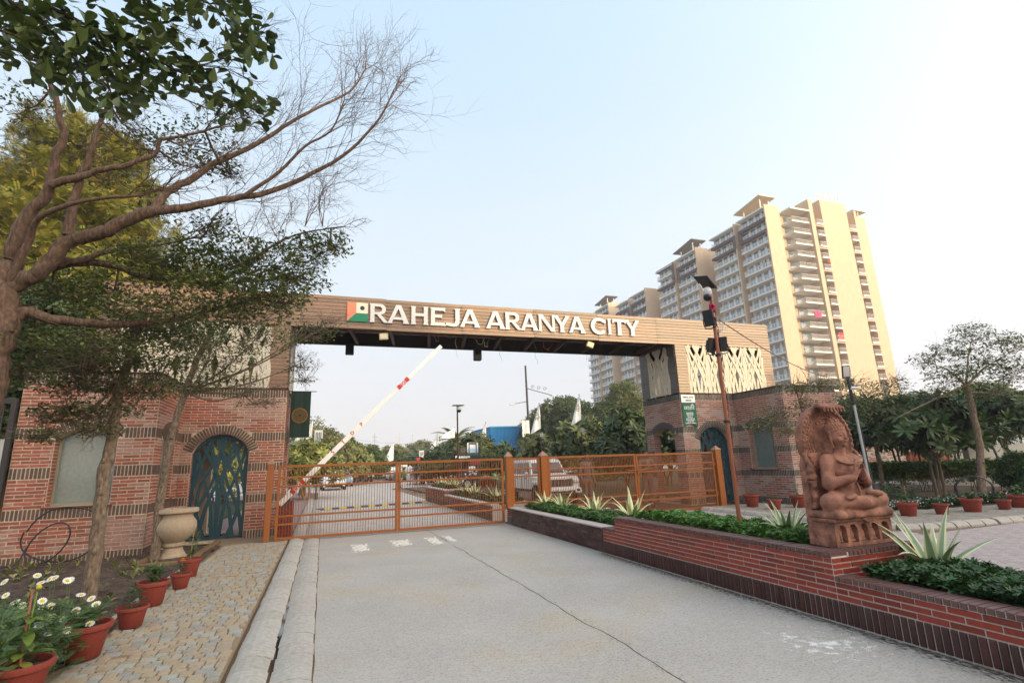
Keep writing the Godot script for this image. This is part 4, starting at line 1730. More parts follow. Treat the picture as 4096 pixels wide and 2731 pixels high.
func gates() -> void:
	gate_post(-1.11, .125, 1.705, "brown steel gate post with pointed cap beside the left gatehouse")
	gate_post(4.60, .165, 1.70, "brown pointed gate post between the wide drive gate and the narrow fixed panel", .38)
	gate_post(5.595, .19, 1.69, "brown pointed gate post to the right of the narrow fixed panel", .0)
	gate_post(11.36, .2, 1.70, "brown pointed gate post at the right end, in front of the right gatehouse")
	leaf_gate(-.95, 1.738, .04, 1.66, [.37, .545, 1.185, 1.385], .062, "left leaf of the brown barred gate across the drive", 1)
	leaf_gate(1.75, 4.45, .04, 1.655, [.37, .545, 1.185, 1.385], .062, "right leaf of the brown barred gate across the drive, with the padlock", -1)
	leaf_gate(4.69, 5.49, .48, 1.645, [1.175, 1.37], .062, "narrow fixed brown barred panel between two gate posts", 0, "fixed_gate")
	leaf_gate(5.72, 8.46, .0, 1.655, [.35, .51, 1.14, 1.32], .05, "brown barred gate leaf behind the striped agaves", 1)
	leaf_gate(8.475, 11.22, .0, 1.64, [.35, .51, 1.14, 1.32], .044, "brown densely barred gate leaf in front of the right gatehouse", -1)
	var b := MB.new()
	b.col = Color(.55, .55, .55)
	b.box(V(0, -.04, 0), V(.045, .05, .022), .008)
	b.tube(smooth(pts([-.014, -.02, 0, -.014, .03, 0, 0, .045, 0, .014, .03, 0, .014, -.02, 0]), 4), PackedFloat32Array([.005]), 6)
	single("padlock", b, M.steel, "steel padlock hanging from the latch of the drive gate", "padlock", "", V(1.83, 1.07, -13.22))
	# boom barrier behind the left leaf
	var o := thing("boom_barrier", "raised white boom barrier with red STOP lettering and a red cabinet behind the gate", "barrier", V(-.75, 0, -13.85))
	b = MB.new()
	b.col = Color(.27, .03, .018)
	b.box(V(-.02, .43, 0), V(.32, .86, .34), .012)
	part("cabinet", b, mat("barrier_paint", Color.WHITE, .5, {"tex": T.patch, "scale": V(2, 2, 2)}), o)
	b = MB.new()
	b.col = Color(.06, .05, .05)
	b.box(V(-.02, .80, .10), V(.16, .2, .16), .02)
	part("pivot", b, M.plain, o)
	var ang := atan2(3.83, 3.73)
	var arm := MB.new()
	arm.col = Color(.86, .83, .78)
	arm.span(V(-.12, -.06, -.025), V(2.95, .06, .025), .004)
	arm.span(V(2.95, -.052, -.02), V(5.35, .052, .02), .004)
	arm.span(V(4.9, -.056, -.026), V(5.05, .056, .026), .003)
	for i in 6:
		for s in [-.07, .07]:
			arm.rod(V(2.72 + i * .09, s - .012, .0), V(2.72 + i * .09, s + .012, .0), .006)
	var ap := part("arm", arm, M.gloss, o)
	ap.position = V(-.08, .86, .20)
	ap.rotation.z = ang
	for q in [[.42, "RO"], [3.9, "NOM"]]:
		var tb := MB.new()
		tb.col = Color(.62, .03, .02)
		tb.span(V(q[0] - .19, -.058, .0245), V(q[0] - .10, .058, .0285)); tb.span(V(q[0] + .10, -.058, .0245), V(q[0] + .19, .058, .0285))
		part("red_tape", tb, M.plain, ap)
		letters(ap, q[1], Transform3D(Basis.from_euler(V(0, 0, PI if q[0] > 2 else 0.0)), V(q[0], 0, .0275)), .10, Color(.62, .03, .02), 0.004, true)
	var sx := [1.62, 1.98, 2.24, 2.56]
	for i in 4:
		letters(ap, "STOP"[i], Transform3D(Basis.from_euler(V(0, 0, 0)), V([1.5, 1.83, 2.13, 2.43][i], 0, .026)), .095, Color(.55, .02, .02), .004, true)


func letters(parent: Node, text: String, at: Transform3D, h: float, col: Color, depth := .004, bold := true, serif := false, called := "lettering") -> MeshInstance3D:
	var f := SystemFont.new()
	f.font_names = PackedStringArray(["Droid Serif" if serif else "Droid Sans"])
	f.font_weight = 700 if bold else 400
	var t := TextMesh.new()
	t.font = f
	t.text = text
	t.font_size = 64
	t.pixel_size = h / 46.0
	t.depth = depth
	t.curve_step = 2.0
	var mt := mat("ink%s" % col.to_html(), col, .6, {"vc": false})
	var o := part(called, t, mt, parent)
	o.transform = at
	return o


# ---------------------------------------------------------------- distant apartment blocks
func towers() -> void:
	var tan_ := Color(.60, .45, .305)
	var wall := func(b: MB, x0: float, x1: float, y0: float, y1: float, z0: float, z1: float) -> void: b.span(V(minf(x0, x1), y0, minf(z0, z1)), V(maxf(x0, x1), y1, maxf(z0, z1)))
	var fl := 3.1
	# shared pieces of one bay: slab, railing, window, pane (length 9 along -z, local origin at the slab's near outer corner)
	var slab := MB.new()
	slab.col = Color(.74, .72, .68)
	slab.span(V(.05, -.38, -9.2), V(1.5, 0, -.1))
	var sm := slab.mesh()
	var rl := MB.new()
	rl.col = Color(.62, .64, .66)
	rl.span(V(.07, 1.0, -9.15), V(.13, 1.06, -.14)); rl.span(V(.07, .08, -9.15), V(.12, .13, -.14))
	for i in 9:
		rl.span(V(.075, 0, -.2 - i * 1.1), V(.125, 1.0, -.16 - i * 1.1))
	rl.span(V(.13, 1.0, -9.15), V(1.4, 1.06, -9.1)); rl.span(V(.13, .08, -9.15), V(1.4, .13, -9.1))
	for i in 12:
		rl.span(V(.2 + i * .1, .13, -9.14), V(.22 + i * .1, 1.0, -9.12))
	var rm := rl.mesh()
	var gl := MB.new()
	gl.quad(V(.10, .14, -.2), V(.10, .14, -9.1), V(.10, .98, -9.1), V(.10, .98, -.2))
	var gm := gl.mesh()
	var wf := MB.new()
	wf.col = Color(.72, .70, .64)
	for z in [-.1, -2.2, -2.9, -4.4, -5.0, -6.6, -7.2, -8.9]:
		wf.span(V(1.38, 0, z - .09), V(1.5, 2.55, z))
	wf.col = tan_
	wf.span(V(1.36, 2.45, -9.2), V(1.5, 2.72, -.1))
	wf.col = Color(.78, .76, .70)
	wf.span(V(1.41, .05, -2.85), V(1.5, 2.4, -2.25)); wf.span(V(1.41, .05, -4.95), V(1.5, 2.4, -4.5)); wf.span(V(1.41, .05, -7.15), V(1.5, 2.4, -6.65))
	var wm := wf.mesh()
	var pn := MB.new()
	pn.span(V(1.44, .0, -9.2), V(1.49, 2.5, -.1))
	var pm := pn.mesh()
	var ac := MB.new()
	ac.col = Color(.72, .71, .68)
	ac.span(V(-.45, 0, -.0), V(.45, .62, .35), .04)
	ac.col = Color(.15, .15, .15)
	ac.prism(P2([-.3, .1, .1, .1, .1, .52, -.3, .52]), .34, .36)
	var acm := ac.mesh()
	var glass := mat("dusk_glass", Color(.10, .135, .155), .12, {"spec": .8})
	var fog_glass := StandardMaterial3D.new()
	fog_glass.resource_name = "railing_glass"
	fog_glass.albedo_color = Color(.8, .85, .88, .24)
	fog_glass.roughness = .1
	fog_glass.transparency = BaseMaterial3D.TRANSPARENCY_ALPHA
	var bay := func(o: Node3D, x: float, z: float, top: float, frames: Array, body: MB, wide: float) -> void:
		var y := top - 3.4
		var k := 0
		while y > 1.0:
			var s := part("balcony", sm, M.tower_wall, o)
			s.position = V(x, y, z) - o.position
			var r := part("railing", rm, M.plain, s)
			part("railing_glass", gm, fog_glass, s)
			var w := part("window", wm, M.tower_wall, o)
			w.position = V(x, y, z) - o.position
			part("pane", pm, glass, w)
			if (k * 7 + int(x * 3) + int(z)) % 5 == 0:
				var c := part("air_conditioner", acm, M.plain, o)
				c.transform = Transform3D(Basis(Vector3.UP, -PI / 2), V(x + 1.4, y + 1.7, z - 1.2 - (k % 3) * 2.6) - o.position)
			y -= fl
			k += 1
		body.col = tan_
		wall.call(body, x, x + 4.7, 0, top, z, z - .35)                # the fin that faces the drive
		wall.call(body, x + 1.5, x + wide, 0, top - .6, z - .36, z - 9.3)
		wall.call(body, x + 1.5, x + wide, 0, top - .2, z - 9.3, z - 9.6)
		body.col = Color(.74, .72, .68)
		wall.call(body, x - .3, x + 1.6, top - .95, top - .6, z - .36, z - 9.5)  # roof overhang
		body.col = tan_
		wall.call(body, x + .9, x + 4.6, top - .6, top, z - .36, z - 9.5)
		# plum coloured frames round upper balconies
		for f in frames:
			body.col = Color(.085, .04, .045)
			var ya: float = top - 3.4 - f[0] * fl
			wall.call(body, x - .25, x + 1.0, ya - .65, ya - .02, z - .05, z - 9.25)
			wall.call(body, x - .25, x + 1.0, ya + fl - .65 + f[1] * fl, ya + fl - .02 + f[1] * fl, z - .05, z - 9.25)
			if f[2] == 0:
				wall.call(body, x - .25, x + 1.0, ya - .02, ya + fl - .65 + f[1] * fl, z - .05, z - 1.0)
			else:
				wall.call(body, x - .25, x + 1.0, ya - .02, ya + fl - .65 + f[1] * fl, z - 8.4, z - 9.25)
	var defs := [[100.8, -90.0, 61.9, "nearest tall sand coloured apartment block, its front wall sunlit, with stacked balconies"], [101.6, -117.2, 61.9, "second sand coloured apartment block in the receding row, with plum framed balconies"], [101.2, -143.5, 58.0, "third apartment block of the receding row, behind the right part of the timber beam"], [101.4, -168.5, 60.4, "farthest apartment block of the row, its roof just above the timber beam"]]
	for i in 4:
		var d: Array = defs[i]
		var o := thing("apartment_block", d[3], "building", V(d[0] + 10, 0, d[1] - 10), 0.0, "apartment blocks in a receding row")
		var b := MB.new()
		b.t = Transform3D(Basis(), -o.position)
		bay.call(o, d[0], d[1], d[2], [[1, 0, 1]], b, 4.7 if i == 0 else 9.0)
		bay.call(o, d[0] + .4, d[1] - 10.9, d[2] - .2, [[1, 0, 0]] if i != 1 else [[1, 1, 0]], b, 4.7 if i == 0 else 9.0)
		b.col = tan_
		if i > 0:
			wall.call(b, d[0] + 9, d[0] + 34, 0, d[2] + 2, d[1] - 2, d[1] - 20)
		# roof canopy on posts
		if i != 2:
			var c := MB.new()
			c.t = b.t
			c.col = Color(.70, .58, .42) if i == 0 else Color(.16, .15, .15)
			var y: float = d[2] + 1.6
			var sl := 1.5
			var q := [V(d[0] - .6, y, d[1] - 9.5), V(d[0] + 4.6, y + .2, d[1] - 9.5), V(d[0] + 5.2, y + sl, d[1] - .8), V(d[0] - .2, y + sl, d[1] - .8)]
			var up := V(0, .28, 0)
			c.quad(q[3], q[2], q[1], q[0]); c.quad(q[0] - up, q[1] - up, q[2] - up, q[3] - up)
			for j in 4:
				c.quad(q[j] - up, q[(j + 1) % 4] - up, q[(j + 1) % 4], q[j])
			part("roof_canopy", c, M.tower_wall, o)
			c = MB.new()
			c.t = b.t
			c.col = Color(.75, .68, .55)
			for e in [[1.0, -2.0], [3.8, -2.0], [1.0, -7.6], [3.8, -7.6]]:
				c.span(V(d[0] + e[0], d[2] - .1, d[1] + e[1] - .25), V(d[0] + e[0] + .3, y + sl * .75 + e[1] * .15, d[1] + e[1]))
			part("canopy_post", c, M.tower_wall, o)
		if i == 0:
			main_block(o, b, wall, tan_, glass, fog_glass)
		part("wall", b, M.tower_wall, o)
	# washing hung over balcony rails
	var cl := [[111.6, 33.3, -89.95, 2.3, 1.5, Color(.62, .05, .16), "pink patterned cloth hung over a balcony railing of the nearest block"], [118.2, 27.4, -89.9, 1.9, 2.3, Color(.62, .02, .03), "bright red cloth hung over a narrow balcony of the nearest block"], [119.3, 48.2, -89.9, .7, 1.1, Color(.7, .05, .05), "small red garment drying high on the nearest block"]]
	for q in cl:
		var b := MB.new()
		b.col = q[5]
		for j in 6:
			var x0: float = q[3] * j / 6.0
			var x1: float = q[3] * (j + 1) / 6.0
			var z0 := .1 * sin(j * 2.1)
			var z1 := .1 * sin((j + 1) * 2.1)
			b.quad(V(x0, 0, z0), V(x1, 0, z1), V(x1, q[4], 0), V(x0, q[4], 0))
			b.quad(V(x0, 0, z0 - .03), V(x0, q[4], -.03), V(x1, q[4], -.03), V(x1, 0, z1 - .03))
		single("hanging_cloth", b, M.cloth, q[6], "cloth", "", V(q[0], q[1], q[2]))


func main_block(o: Node3D, b: MB, wall: Callable, tan_: Color, glass: Material, fog_glass: Material) -> void:
	var fl := 3.1
	# dark recess behind the front fin, then the balcony stack, fins, blank walls
	b.col = tan_
	wall.call(b, 105.3, 109.6, 0, 62.5, -101.5, -112); wall.call(b, 109.5, 116.0, 0, 62.5, -95.5, -112)
	wall.call(b, 109.5, 116.0, 0, 62.8, -93.4, -95.6)
	wall.call(b, 116.1, 117.4, 0, 65.5, -90, -94)
	wall.call(b, 117.3, 120.4, 0, 65.0, -92.6, -112)
	wall.call(b, 120.3, 129.6, 0, 65.9, -90, -112)
	wall.call(b, 129.5, 133.2, 0, 63.6, -92.4, -112)
	wall.call(b, 132.4, 133.2, 0, 64.4, -90, -92.5)
	wall.call(b, 133.2, 136.3, 0, 62.9, -90.02, -112)
	wall.call(b, 107.6, 112, 62.5, 66.3, -97, -103)
	b.col = Color(.72, .66, .55)
	wall.call(b, 109.4, 116.2, 61.9, 62.35, -89.9, -93.4); wall.call(b, 133.3, 138.2, 65.0, 65.3, -90.5, -97.0)
	b.col = tan_
	wall.call(b, 135.2, 135.6, 62.8, 65.0, -91, -91.4)
	var mk := func(x0: float, x1: float, z0: float, z1: float) -> Array:
		var s := MB.new()
		s.col = Color(.76, .72, .66)
		s.span(V(x0, -.38, z1), V(x1, 0, z0))
		var r := MB.new()
		r.col = Color(.60, .58, .55)
		r.span(V(x0, 1.0, z0 - .08), V(x1, 1.06, z0 - .02)); r.span(V(x0, .1, z0 - .07), V(x1, .14, z0 - .03)); r.span(V(x0 + .02, 1.0, z1), V(x0 + .08, 1.06, z0 - .08)); r.span(V(x1 - .08, 1.0, z1), V(x1 - .02, 1.06, z0 - .08))
		var n := int((x1 - x0) / .16)
		for i in n:
			r.span(V(x0 + .05 + i * .16, .14, z0 - .06), V(x0 + .075 + i * .16, 1.0, z0 - .035))
		for i in 8:
			r.span(V(x0 + .03, .05, z0 - .3 - i * .2), V(x0 + .055, 1.0, z0 - .27 - i * .2))
		return [s.mesh(), r.mesh()]
	var sets := [mk.call(109.6, 115.4, -90.1, -93.4), mk.call(117.6, 120.1, -89.7, -92.6), mk.call(129.8, 132.2, -89.8, -92.4), mk.call(136.2, 137.7, -93, -96)]
	var win := MB.new()
	win.col = Color(.42, .36, .29)
	win.span(V(110.4, 0, -93.4), V(113.8, 2.5, -93.33))
	var winm := win.mesh()
	var pan := MB.new()
	pan.span(V(110.5, .1, -93.34), V(112.0, 2.3, -93.30)); pan.span(V(112.1, .1, -93.34), V(113.7, 2.3, -93.30))
	var panm := pan.mesh()
	var dw := MB.new()
	dw.col = Color(.3, .27, .24)
	dw.span(V(105.6, .6, -101.5), V(108.9, 2.4, -101.42))
	var dwm := dw.mesh()
	var dp := MB.new()
	dp.span(V(105.7, .7, -101.44), V(107.1, 2.3, -101.38)); dp.span(V(107.2, .7, -101.44), V(108.8, 2.3, -101.38))
	var dpm := dp.mesh()
	var sw := MB.new()
	sw.col = Color(.20, .16, .14)
	sw.span(V(118.2, .05, -92.6), V(119.9, 2.2, -92.53))
	var swm := sw.mesh()
	var ac := MB.new()
	ac.col = Color(.72, .71, .68)
	ac.span(V(-.45, 0, -.35), V(.45, .62, 0), .04)
	ac.col = Color(.2, .2, .2)
	ac.prism(P2([-.3, .1, .1, .1, .1, .52, -.3, .52]), 0.0, .02)
	var acm := ac.mesh()
	var k := 0
	var y := 58.9
	while y > 1.0:
		for i in 4:
			var s := part("balcony", sets[i][0], M.tower_wall, o)
			s.position = V(0, y, 0) - o.position
			part("railing", sets[i][1], M.plain, s)
		var w := part("window", winm, M.tower_wall, o)
		w.position = V(0, y, 0) - o.position
		part("pane", panm, glass, w)
		var d := part("window", dwm, M.tower_wall, o)
		d.position = V(0, y, 0) - o.position
		part("pane", dpm, glass, d)
		var e := part("window", swm, M.plain, o)
		e.position = V(0, y, 0) - o.position
		b.col = tan_
		wall.call(b, 105.3, 109.5, y - .5, y - .12, -100.2, -101.5)
		if k % 3 == 1:
			var a := part("air_conditioner", acm, M.plain, o)
			a.position = V(119.3, y + 1.6, -92.5) - o.position
		if k % 2 == 1:
			wall.call(b, 117.4, 120.3, y + 2.3, y + 3.05, -90.0, -90.5)
			wall.call(b, 129.6, 132.4, y + 2.3, y + 3.05, -90.0, -90.5)
		y -= fl
		k += 1
	# rooftop hoarding frame
	var h := MB.new()
	h.t = b.t
	h.col = Color(.45, .47, .5)
	for i in 9:
		h.span(V(119.6 + i * 1.05, 66.0, -90.5), V(119.68 + i * 1.05, 68.6, -90.42))
	for yy in [66.1, 67.3, 68.5]:
		h.span(V(119.6, yy, -90.56), V(128.1, yy + .1, -90.5))
	part("rooftop_sign_frame", h, M.plain, o)
	h = MB.new()
	h.t = b.t
	h.col = Color(.6, .62, .62)
	h.span(V(119.8, 66.3, -90.64), V(128.0, 68.4, -90.58))
	h.col = Color(.8, .74, .6)
	h.t = b.t * Transform3D(Basis(), V(125.3, 67.2, -90.4))
	h.prism(P2([-1, 0, 1, 0, 0, 1.1]), -.05, 0)
	part("rooftop_sign", h, M.plain, o)


# ---------------------------------------------------------------- plants
func at(px: float, py: float, z: float) -> Vector3:
	# the point at depth z that lies on the line of sight measured at px, py on a 2352 x 1568 print of the photograph
	var bx := Basis(V(.941974, -.035776, .333774), V(-.042519, .973581, .224351), V(-.332982, -.225524, .915566))
	var d := bx * V((px - 1176.0) / 1194.0, (784.0 - py) / 1194.0, -1.0)
	return EYE + d * (z / d.z)


func far_of(p: Vector3) -> float:
	return (p - EYE).dot(V(.332982, .225524, -.915566))


func line_at(a: Array, z0: float, z1: float) -> PackedVector3Array:
	var p := PackedVector3Array()
	var k := a.size() / 2
	for i in k:
		p.append(at(a[i * 2], a[i * 2 + 1], lerpf(z0, z1, float(i) / maxf(1.0, k - 1.0))))
	return p


func limb(b: MB, p: PackedVector3Array, r0: float, r1: float, sides := 7, k := 4) -> PackedVector3Array:
	var q := smooth(p, k)
	for i in range(1, q.size() - 1):
		q[i] += V(rb(-1, 1), rb(-1, 1), rb(-1, 1)) * lerpf(r0, r1, float(i) / q.size()) * .22
	b.tube(q, taper(q.size(), r0, r1, .8), sides)
	if r1 < .021:
		var e := q.size() - 1
		for i in 4:
			twigs(b, q[e - i], ((q[e] - q[e - 1]).normalized() + V(rb(-.6, .6), rb(-.2, .6), rb(-.6, .6)) * (.3 + .3 * i)).normalized(), rb(.25, .5) * clampf(r1 * 90.0, .3, 1), r1 * .8, 2, V(0, .2, 0))
	return q


func twigs(b: MB, p: Vector3, d: Vector3, len_: float, r: float, level: int, bend: Vector3, sides := 4) -> void:
	# a twig that forks again and again
	var q := PackedVector3Array([p])
	var n := 3
	for i in n:
		d = (d + V(rb(-1, 1), rb(-1, 1), rb(-1, 1)) * .32 + bend * .10).normalized()
		p += d * len_ / n
		q.append(p)
		if level > 0 and i < n - 1:
			var s := (d + V(rb(-1, 1), rb(-1, 1), rb(-1, 1)) * .8).normalized()
			twigs(b, p, s, len_ * rb(.45, .75), r * .62, level - 1, bend, 3)
	b.tube(q, taper(n + 1, r, r * .5), sides, false)
	if level > 0:
		for s in 2:
			var e := (d + V(rb(-1, 1), rb(-1, 1), rb(-1, 1)) * .8).normalized()
			twigs(b, p, e, len_ * rb(.55, .8), r * .6, level - 1, bend, 3)


func leaf_model(kind: String) -> ArrayMesh:
	var key := "leafkind_" + kind
	if shared.has(key):
		return shared[key]
	var b := MB.new()
	match kind:
		"obovate":
			# a single paddle-shaped leaf, 1 long
			var ws := [.03, .09, .2, .33, .42, .40, .26, .0]
			var ss := [0.0, .16, .34, .52, .70, .86, .96, 1.0]
			for i in 7:
				var s0: float = ss[i]
				var s1: float = ss[i + 1]
				for m in [-1.0, 1.0]:
					b.quad(V(m * ws[i] * .5, ws[i] * .12 - .1 * s0 * s0, s0), V(0, -.1 * s0 * s0, s0), V(0, -.1 * s1 * s1, s1), V(m * ws[i + 1] * .5, ws[i + 1] * .12 - .1 * s1 * s1, s1))
		"shoot":
			# five small leaves round a short shoot
			var r := RandomNumberGenerator.new()
			r.seed = 4
			for i in 5:
				var w := Transform3D(Basis.from_euler(V(-r.randf_range(-.1, .7), TAU * i / 5.0 + r.randf_range(-.5, .5), r.randf_range(-.4, .4))), V(0, r.randf_range(0, .5), 0))
				var o := MB.new()
				o.col = Color.WHITE * r.randf_range(.7, 1.2)
				o.tri(V(0, 0, 0), V(.19, .03, .55), V(0, -.03, 1)); o.tri(V(0, 0, 0), V(0, -.03, 1), V(-.19, .03, .55))
				b.add(o, w)
		"spray":
			# a dozen leaflets along a twig, for trees farther away
			var r := RandomNumberGenerator.new()
			r.seed = 5
			for i in 14:
				var w := Transform3D(Basis.from_euler(V(r.randf_range(-.6, .6), r.randf_range(0, TAU), r.randf_range(-.6, .6))), V(r.randf_range(-.5, .5), r.randf_range(-.4, .4), r.randf_range(-.5, .5)))
				var o := MB.new()
				o.col = Color.WHITE * r.randf_range(.65, 1.25)
				o.tri(V(0, 0, 0), V(.11, .02, .2), V(0, 0, .42)); o.tri(V(0, 0, 0), V(0, 0, .42), V(-.11, .02, .2))
				b.add(o, w)
		"rosette":
			# long leaves round a branch end
			var r := RandomNumberGenerator.new()
			r.seed = 6
			for i in 13:
				var o := MB.new()
				o.col = Color.WHITE * r.randf_range(.7, 1.2)
				var w := .12
				o.quad(V(-.02, 0, .04), V(.02, 0, .04), V(w, .03, .5), V(-w, .03, .5))
				o.quad(V(-w, .03, .5), V(w, .03, .5), V(w * .8, -.03, .8), V(-w * .8, -.03, .8))
				o.tri(V(-w * .8, -.03, .8), V(w * .8, -.03, .8), V(0, -.12, 1.0))
				b.add(o, Transform3D(Basis.from_euler(V(-r.randf_range(-.35, .9), TAU * i / 13.0 * 2.0 + r.randf_range(-.2, .2), r.randf_range(-.2, .2))), Vector3.ZERO))
		"feather":
			# a pinnate leaf of thin leaflets
			for i in 9:
				for m in [-1.0, 1.0]:
					var z := .1 + i * .1
					b.quad(V(0, 0, z), V(m * .13, -.01, z + .01), V(m * .27, -.03, z + .10), V(m * .10, 0, z + .085))
	shared[key] = b.mesh()
	return shared[key]


func fill(xs: Array, cs: PackedColorArray, c: Vector3, r: Vector3, num: int, size: float, tint: Color, tint2: Color, flat := .0, gaps := .15, sd := 1.0) -> void:
	# leaves through an ellipsoid, in uneven tufts with gaps between
	var nz := FastNoiseLite.new()
	nz.seed = int(sd * 13)
	nz.frequency = 1.0
	nz.fractal_octaves = 2
	var k := 1.6 / maxf(r.y, .12)
	var done := 0
	var tries := 0
	while done < num and tries < num * 6:
		tries += 1
		var d := V(rb(-1, 1), rb(-1, 1), rb(-1, 1))
		if d.length() > 1.0:
			continue
		var e := d.length()
		var p := c + d * r
		var v := nz.get_noise_3d(p.x * k * .5 + c.x, p.y * k, p.z * k * .5)
		if v < gaps - .28 * (1.0 - e):
			continue
		done += 1
		var bs := Basis.from_euler(V(rb(-.9, .9) * (1.0 - flat), rb(0, TAU), rb(-.9, .9) * (1.0 - flat)))
		xs.append(Transform3D(bs * Basis.from_scale(Vector3.ONE * size * rb(.65, 1.25)), p))
		cs.append(jit(tint.lerp(tint2, rng.randf()), .25))


func px_clumps(xs: Array, cs: PackedColorArray, tw: MB, list: Array, z: float, per: float, size: float, t1: Color, t2: Color, roots: Array = []) -> void:
	# clumps given as [px, py, half width, half height, dz, density]; thin twigs lead into each
	for q in list:
		var c := at(q[0], q[1], z + q[4])
		var s := far_of(c) / 1194.0
		var r := V(q[2] * s, q[3] * s, maxf(q[2] * s * .7, .3))
		var num := int(per * q[5] * q[2] * q[3] / 1000.0)
		fill(xs, cs, c, r, num, size, t1, t2, .25, .06, q[0] * .37 + q[1])
		for i in 7:
			var d := V(rb(-1, 1), rb(-.35, .55), rb(-1, 1)).normalized()
			twigs(tw, c - d * r * .5 - V(0, r.y * .3, 0), d, r.x * .75, .006, 1, V(0, .1, 0))
		if roots.size():
			var best: Vector3 = roots[0]
			for e in roots:
				if c.distance_to(e) < c.distance_to(best):
					best = e
			limb(tw, PackedVector3Array([best, best.lerp(c, .5) + V(0, -.08, 0), c]), .016, .007, 5, 3)


func trees() -> void:
	var brown := Color(.29, .175, .115)
	var g1 := Color(.06, .088, .026)
	var g2 := Color(.175, .195, .065)
	# -------- the big spreading tree whose trunk stands just outside the left edge
	var o := thing("spreading_tree", "big spreading tree at the left edge, its long bare branches sweeping right", "tree", at(-60, 1250, -7.2))
	o.position.y = .02
	var base := Transform3D(Basis(), -o.position)
	var b := MB.new()
	b.t = base
	b.col = brown
	var R: Array = []
	var low := line_at([-75, 1250, -50, 1000, -25, 850, 2, 770, 12, 690, 18, 650, 26, 600], -7.2, -7.2)
	low[0].y = -.05
	R.append_array(limb(b, low, .17, .11, 10))
	R.append_array(limb(b, line_at([26, 600, 38, 553, 62, 492, 103, 455, 116, 421, 127, 359, 147, 308, 137, 274, 127, 222, 109, 181, 96, 140], -7.2, -6.6), .085, .02))
	R.append_array(limb(b, line_at([18, 660, 60, 640, 103, 615, 150, 557, 191, 543, 239, 533, 274, 513, 349, 486], -7.2, -6.8), .09, .07, 9))
	var lA := limb(b, line_at([349, 486, 438, 475, 533, 455, 616, 441, 718, 397, 804, 345, 872, 270, 905, 205], -6.8, -6.6), .06, .009)
	var lB := limb(b, line_at([349, 486, 386, 441, 445, 407, 503, 369, 588, 332, 650, 291, 718, 253, 804, 209, 838, 160], -6.8, -7.4), .06, .010)
	var lC := limb(b, line_at([560, 450, 640, 395, 700, 335, 760, 300, 790, 230], -6.7, -6.2), .028, .007)
	R.append_array(limb(b, line_at([116, 424, 178, 407, 233, 390, 291, 380, 356, 352, 369, 321, 430, 310, 500, 290], -6.9, -6.4), .05, .012))
	var lE := limb(b, line_at([154, 540, 168, 462, 185, 407, 209, 349, 222, 294, 262, 220, 300, 150], -7.0, -6.6), .06, .014)
	R.append_array(lE)
	R.append_array(limb(b, line_at([5, 745, 34, 728, 65, 718, 127, 733, 212, 743, 294, 743, 369, 738, 445, 723, 513, 704, 600, 690], -7.2, -7.4), .085, .02))
	R.append_array(limb(b, line_at([100, 620, 123, 610, 191, 600, 253, 608, 328, 634, 393, 642, 506, 649, 640, 640], -7.2, -7.8), .07, .014))
	R.append_array(limb(b, line_at([130, 606, 191, 594, 273, 570, 376, 560, 450, 545], -7.2, -7.6), .05, .012))
	R.append_array(limb(b, line_at([470, 656, 533, 629, 575, 601, 650, 550, 720, 530, 790, 520], -7.6, -7.2), .03, .007))
	R.append_array(limb(b, line_at([0, 690, 60, 560, 90, 500, 160, 470, 240, 455, 330, 448], -7.2, -6.2), .05, .012))
	part("trunk", b, M.bark, o)
	# bare twigs along the sweeping branches
	var tw := MB.new()
	tw.t = base
	tw.col = Color(.13, .085, .06)
	for L in [lA, lB, lC]:
		var ln: PackedVector3Array = L
		for i in range(4, ln.size() - 1):
			for rep in (0 if i % 4 == 1 else 1):
				var d := (ln[i + 1] - ln[i]).normalized()
				twigs(tw, ln[i], (d + V(rb(-.5, .5), rb(-.5, .9), rb(-.6, .6))).normalized(), rb(.4, .95), .0050, 3 if i % 3 == 0 else 2, V(.4, .6, 0))
		twigs(tw, ln[ln.size() - 1], V(.5, .8, 0), .5, .006, 3, V(.2, .6, 0))
	for i in range(8, lE.size()):
		twigs(tw, lE[i], V(rb(-.6, .6), .5, rb(-.6, .6)).normalized(), rb(.25, .5), .005, 2, V(0, .5, 0))
	for q in [[480, 640, -7.2], [640, 560, -7.0], [700, 520, -7.0], [560, 560, -7.2], [740, 520, -7.1]]:
		var p0 := at(q[0], q[1], q[2])
		for e in 3:
			twigs(tw, p0, V(rb(-.3, .6), .8, rb(-.5, .5)).normalized(), rb(.35, .6), .006, 3, V(.1, .5, 0))
	part("twig", tw, M.matte, o)
	var xs := []
	var cs := PackedColorArray()
	tw = MB.new()
	tw.t = base
	tw.col = Color(.12, .08, .055)
	var cl := [[430, 610, 150, 55, 0, 1.0], [580, 600, 130, 52, .2, 1.1], [705, 575, 85, 38, -.1, 1.0], [760, 560, 60, 30, 0, .8], [560, 668, 160, 42, .3, 1.2], [680, 640, 85, 34, -.2, 1.0], [260, 670, 140, 48, -.4, .7], [120, 660, 110, 52, -.4, .6], [200, 790, 150, 34, 0, .8], [400, 715, 170, 34, .2, 1.0], [330, 590, 100, 36, .3, .7], [560, 720, 130, 26, 0, .9], [640, 690, 80, 22, 0, .8],
		[40, 850, 80, 40, -.3, .7], [90, 770, 90, 30, -.4, .7], [350, 345, 70, 40, 0, .32], [440, 320, 95, 60, 0, .34], [520, 380, 60, 28, 0, .25], [250, 410, 90, 40, 0, .16], [520, 265, 60, 30, 0, .3], [470, 385, 45, 20, 0, .3], [525, 395, 30, 18, 0, .5], [310, 300, 70, 40, 0, .25], [200, 330, 80, 50, 0, .16], [60, 250, 60, 70, 0, .2], [350, 480, 70, 24, .2, .35], [480, 520, 70, 30, .2, .5]]
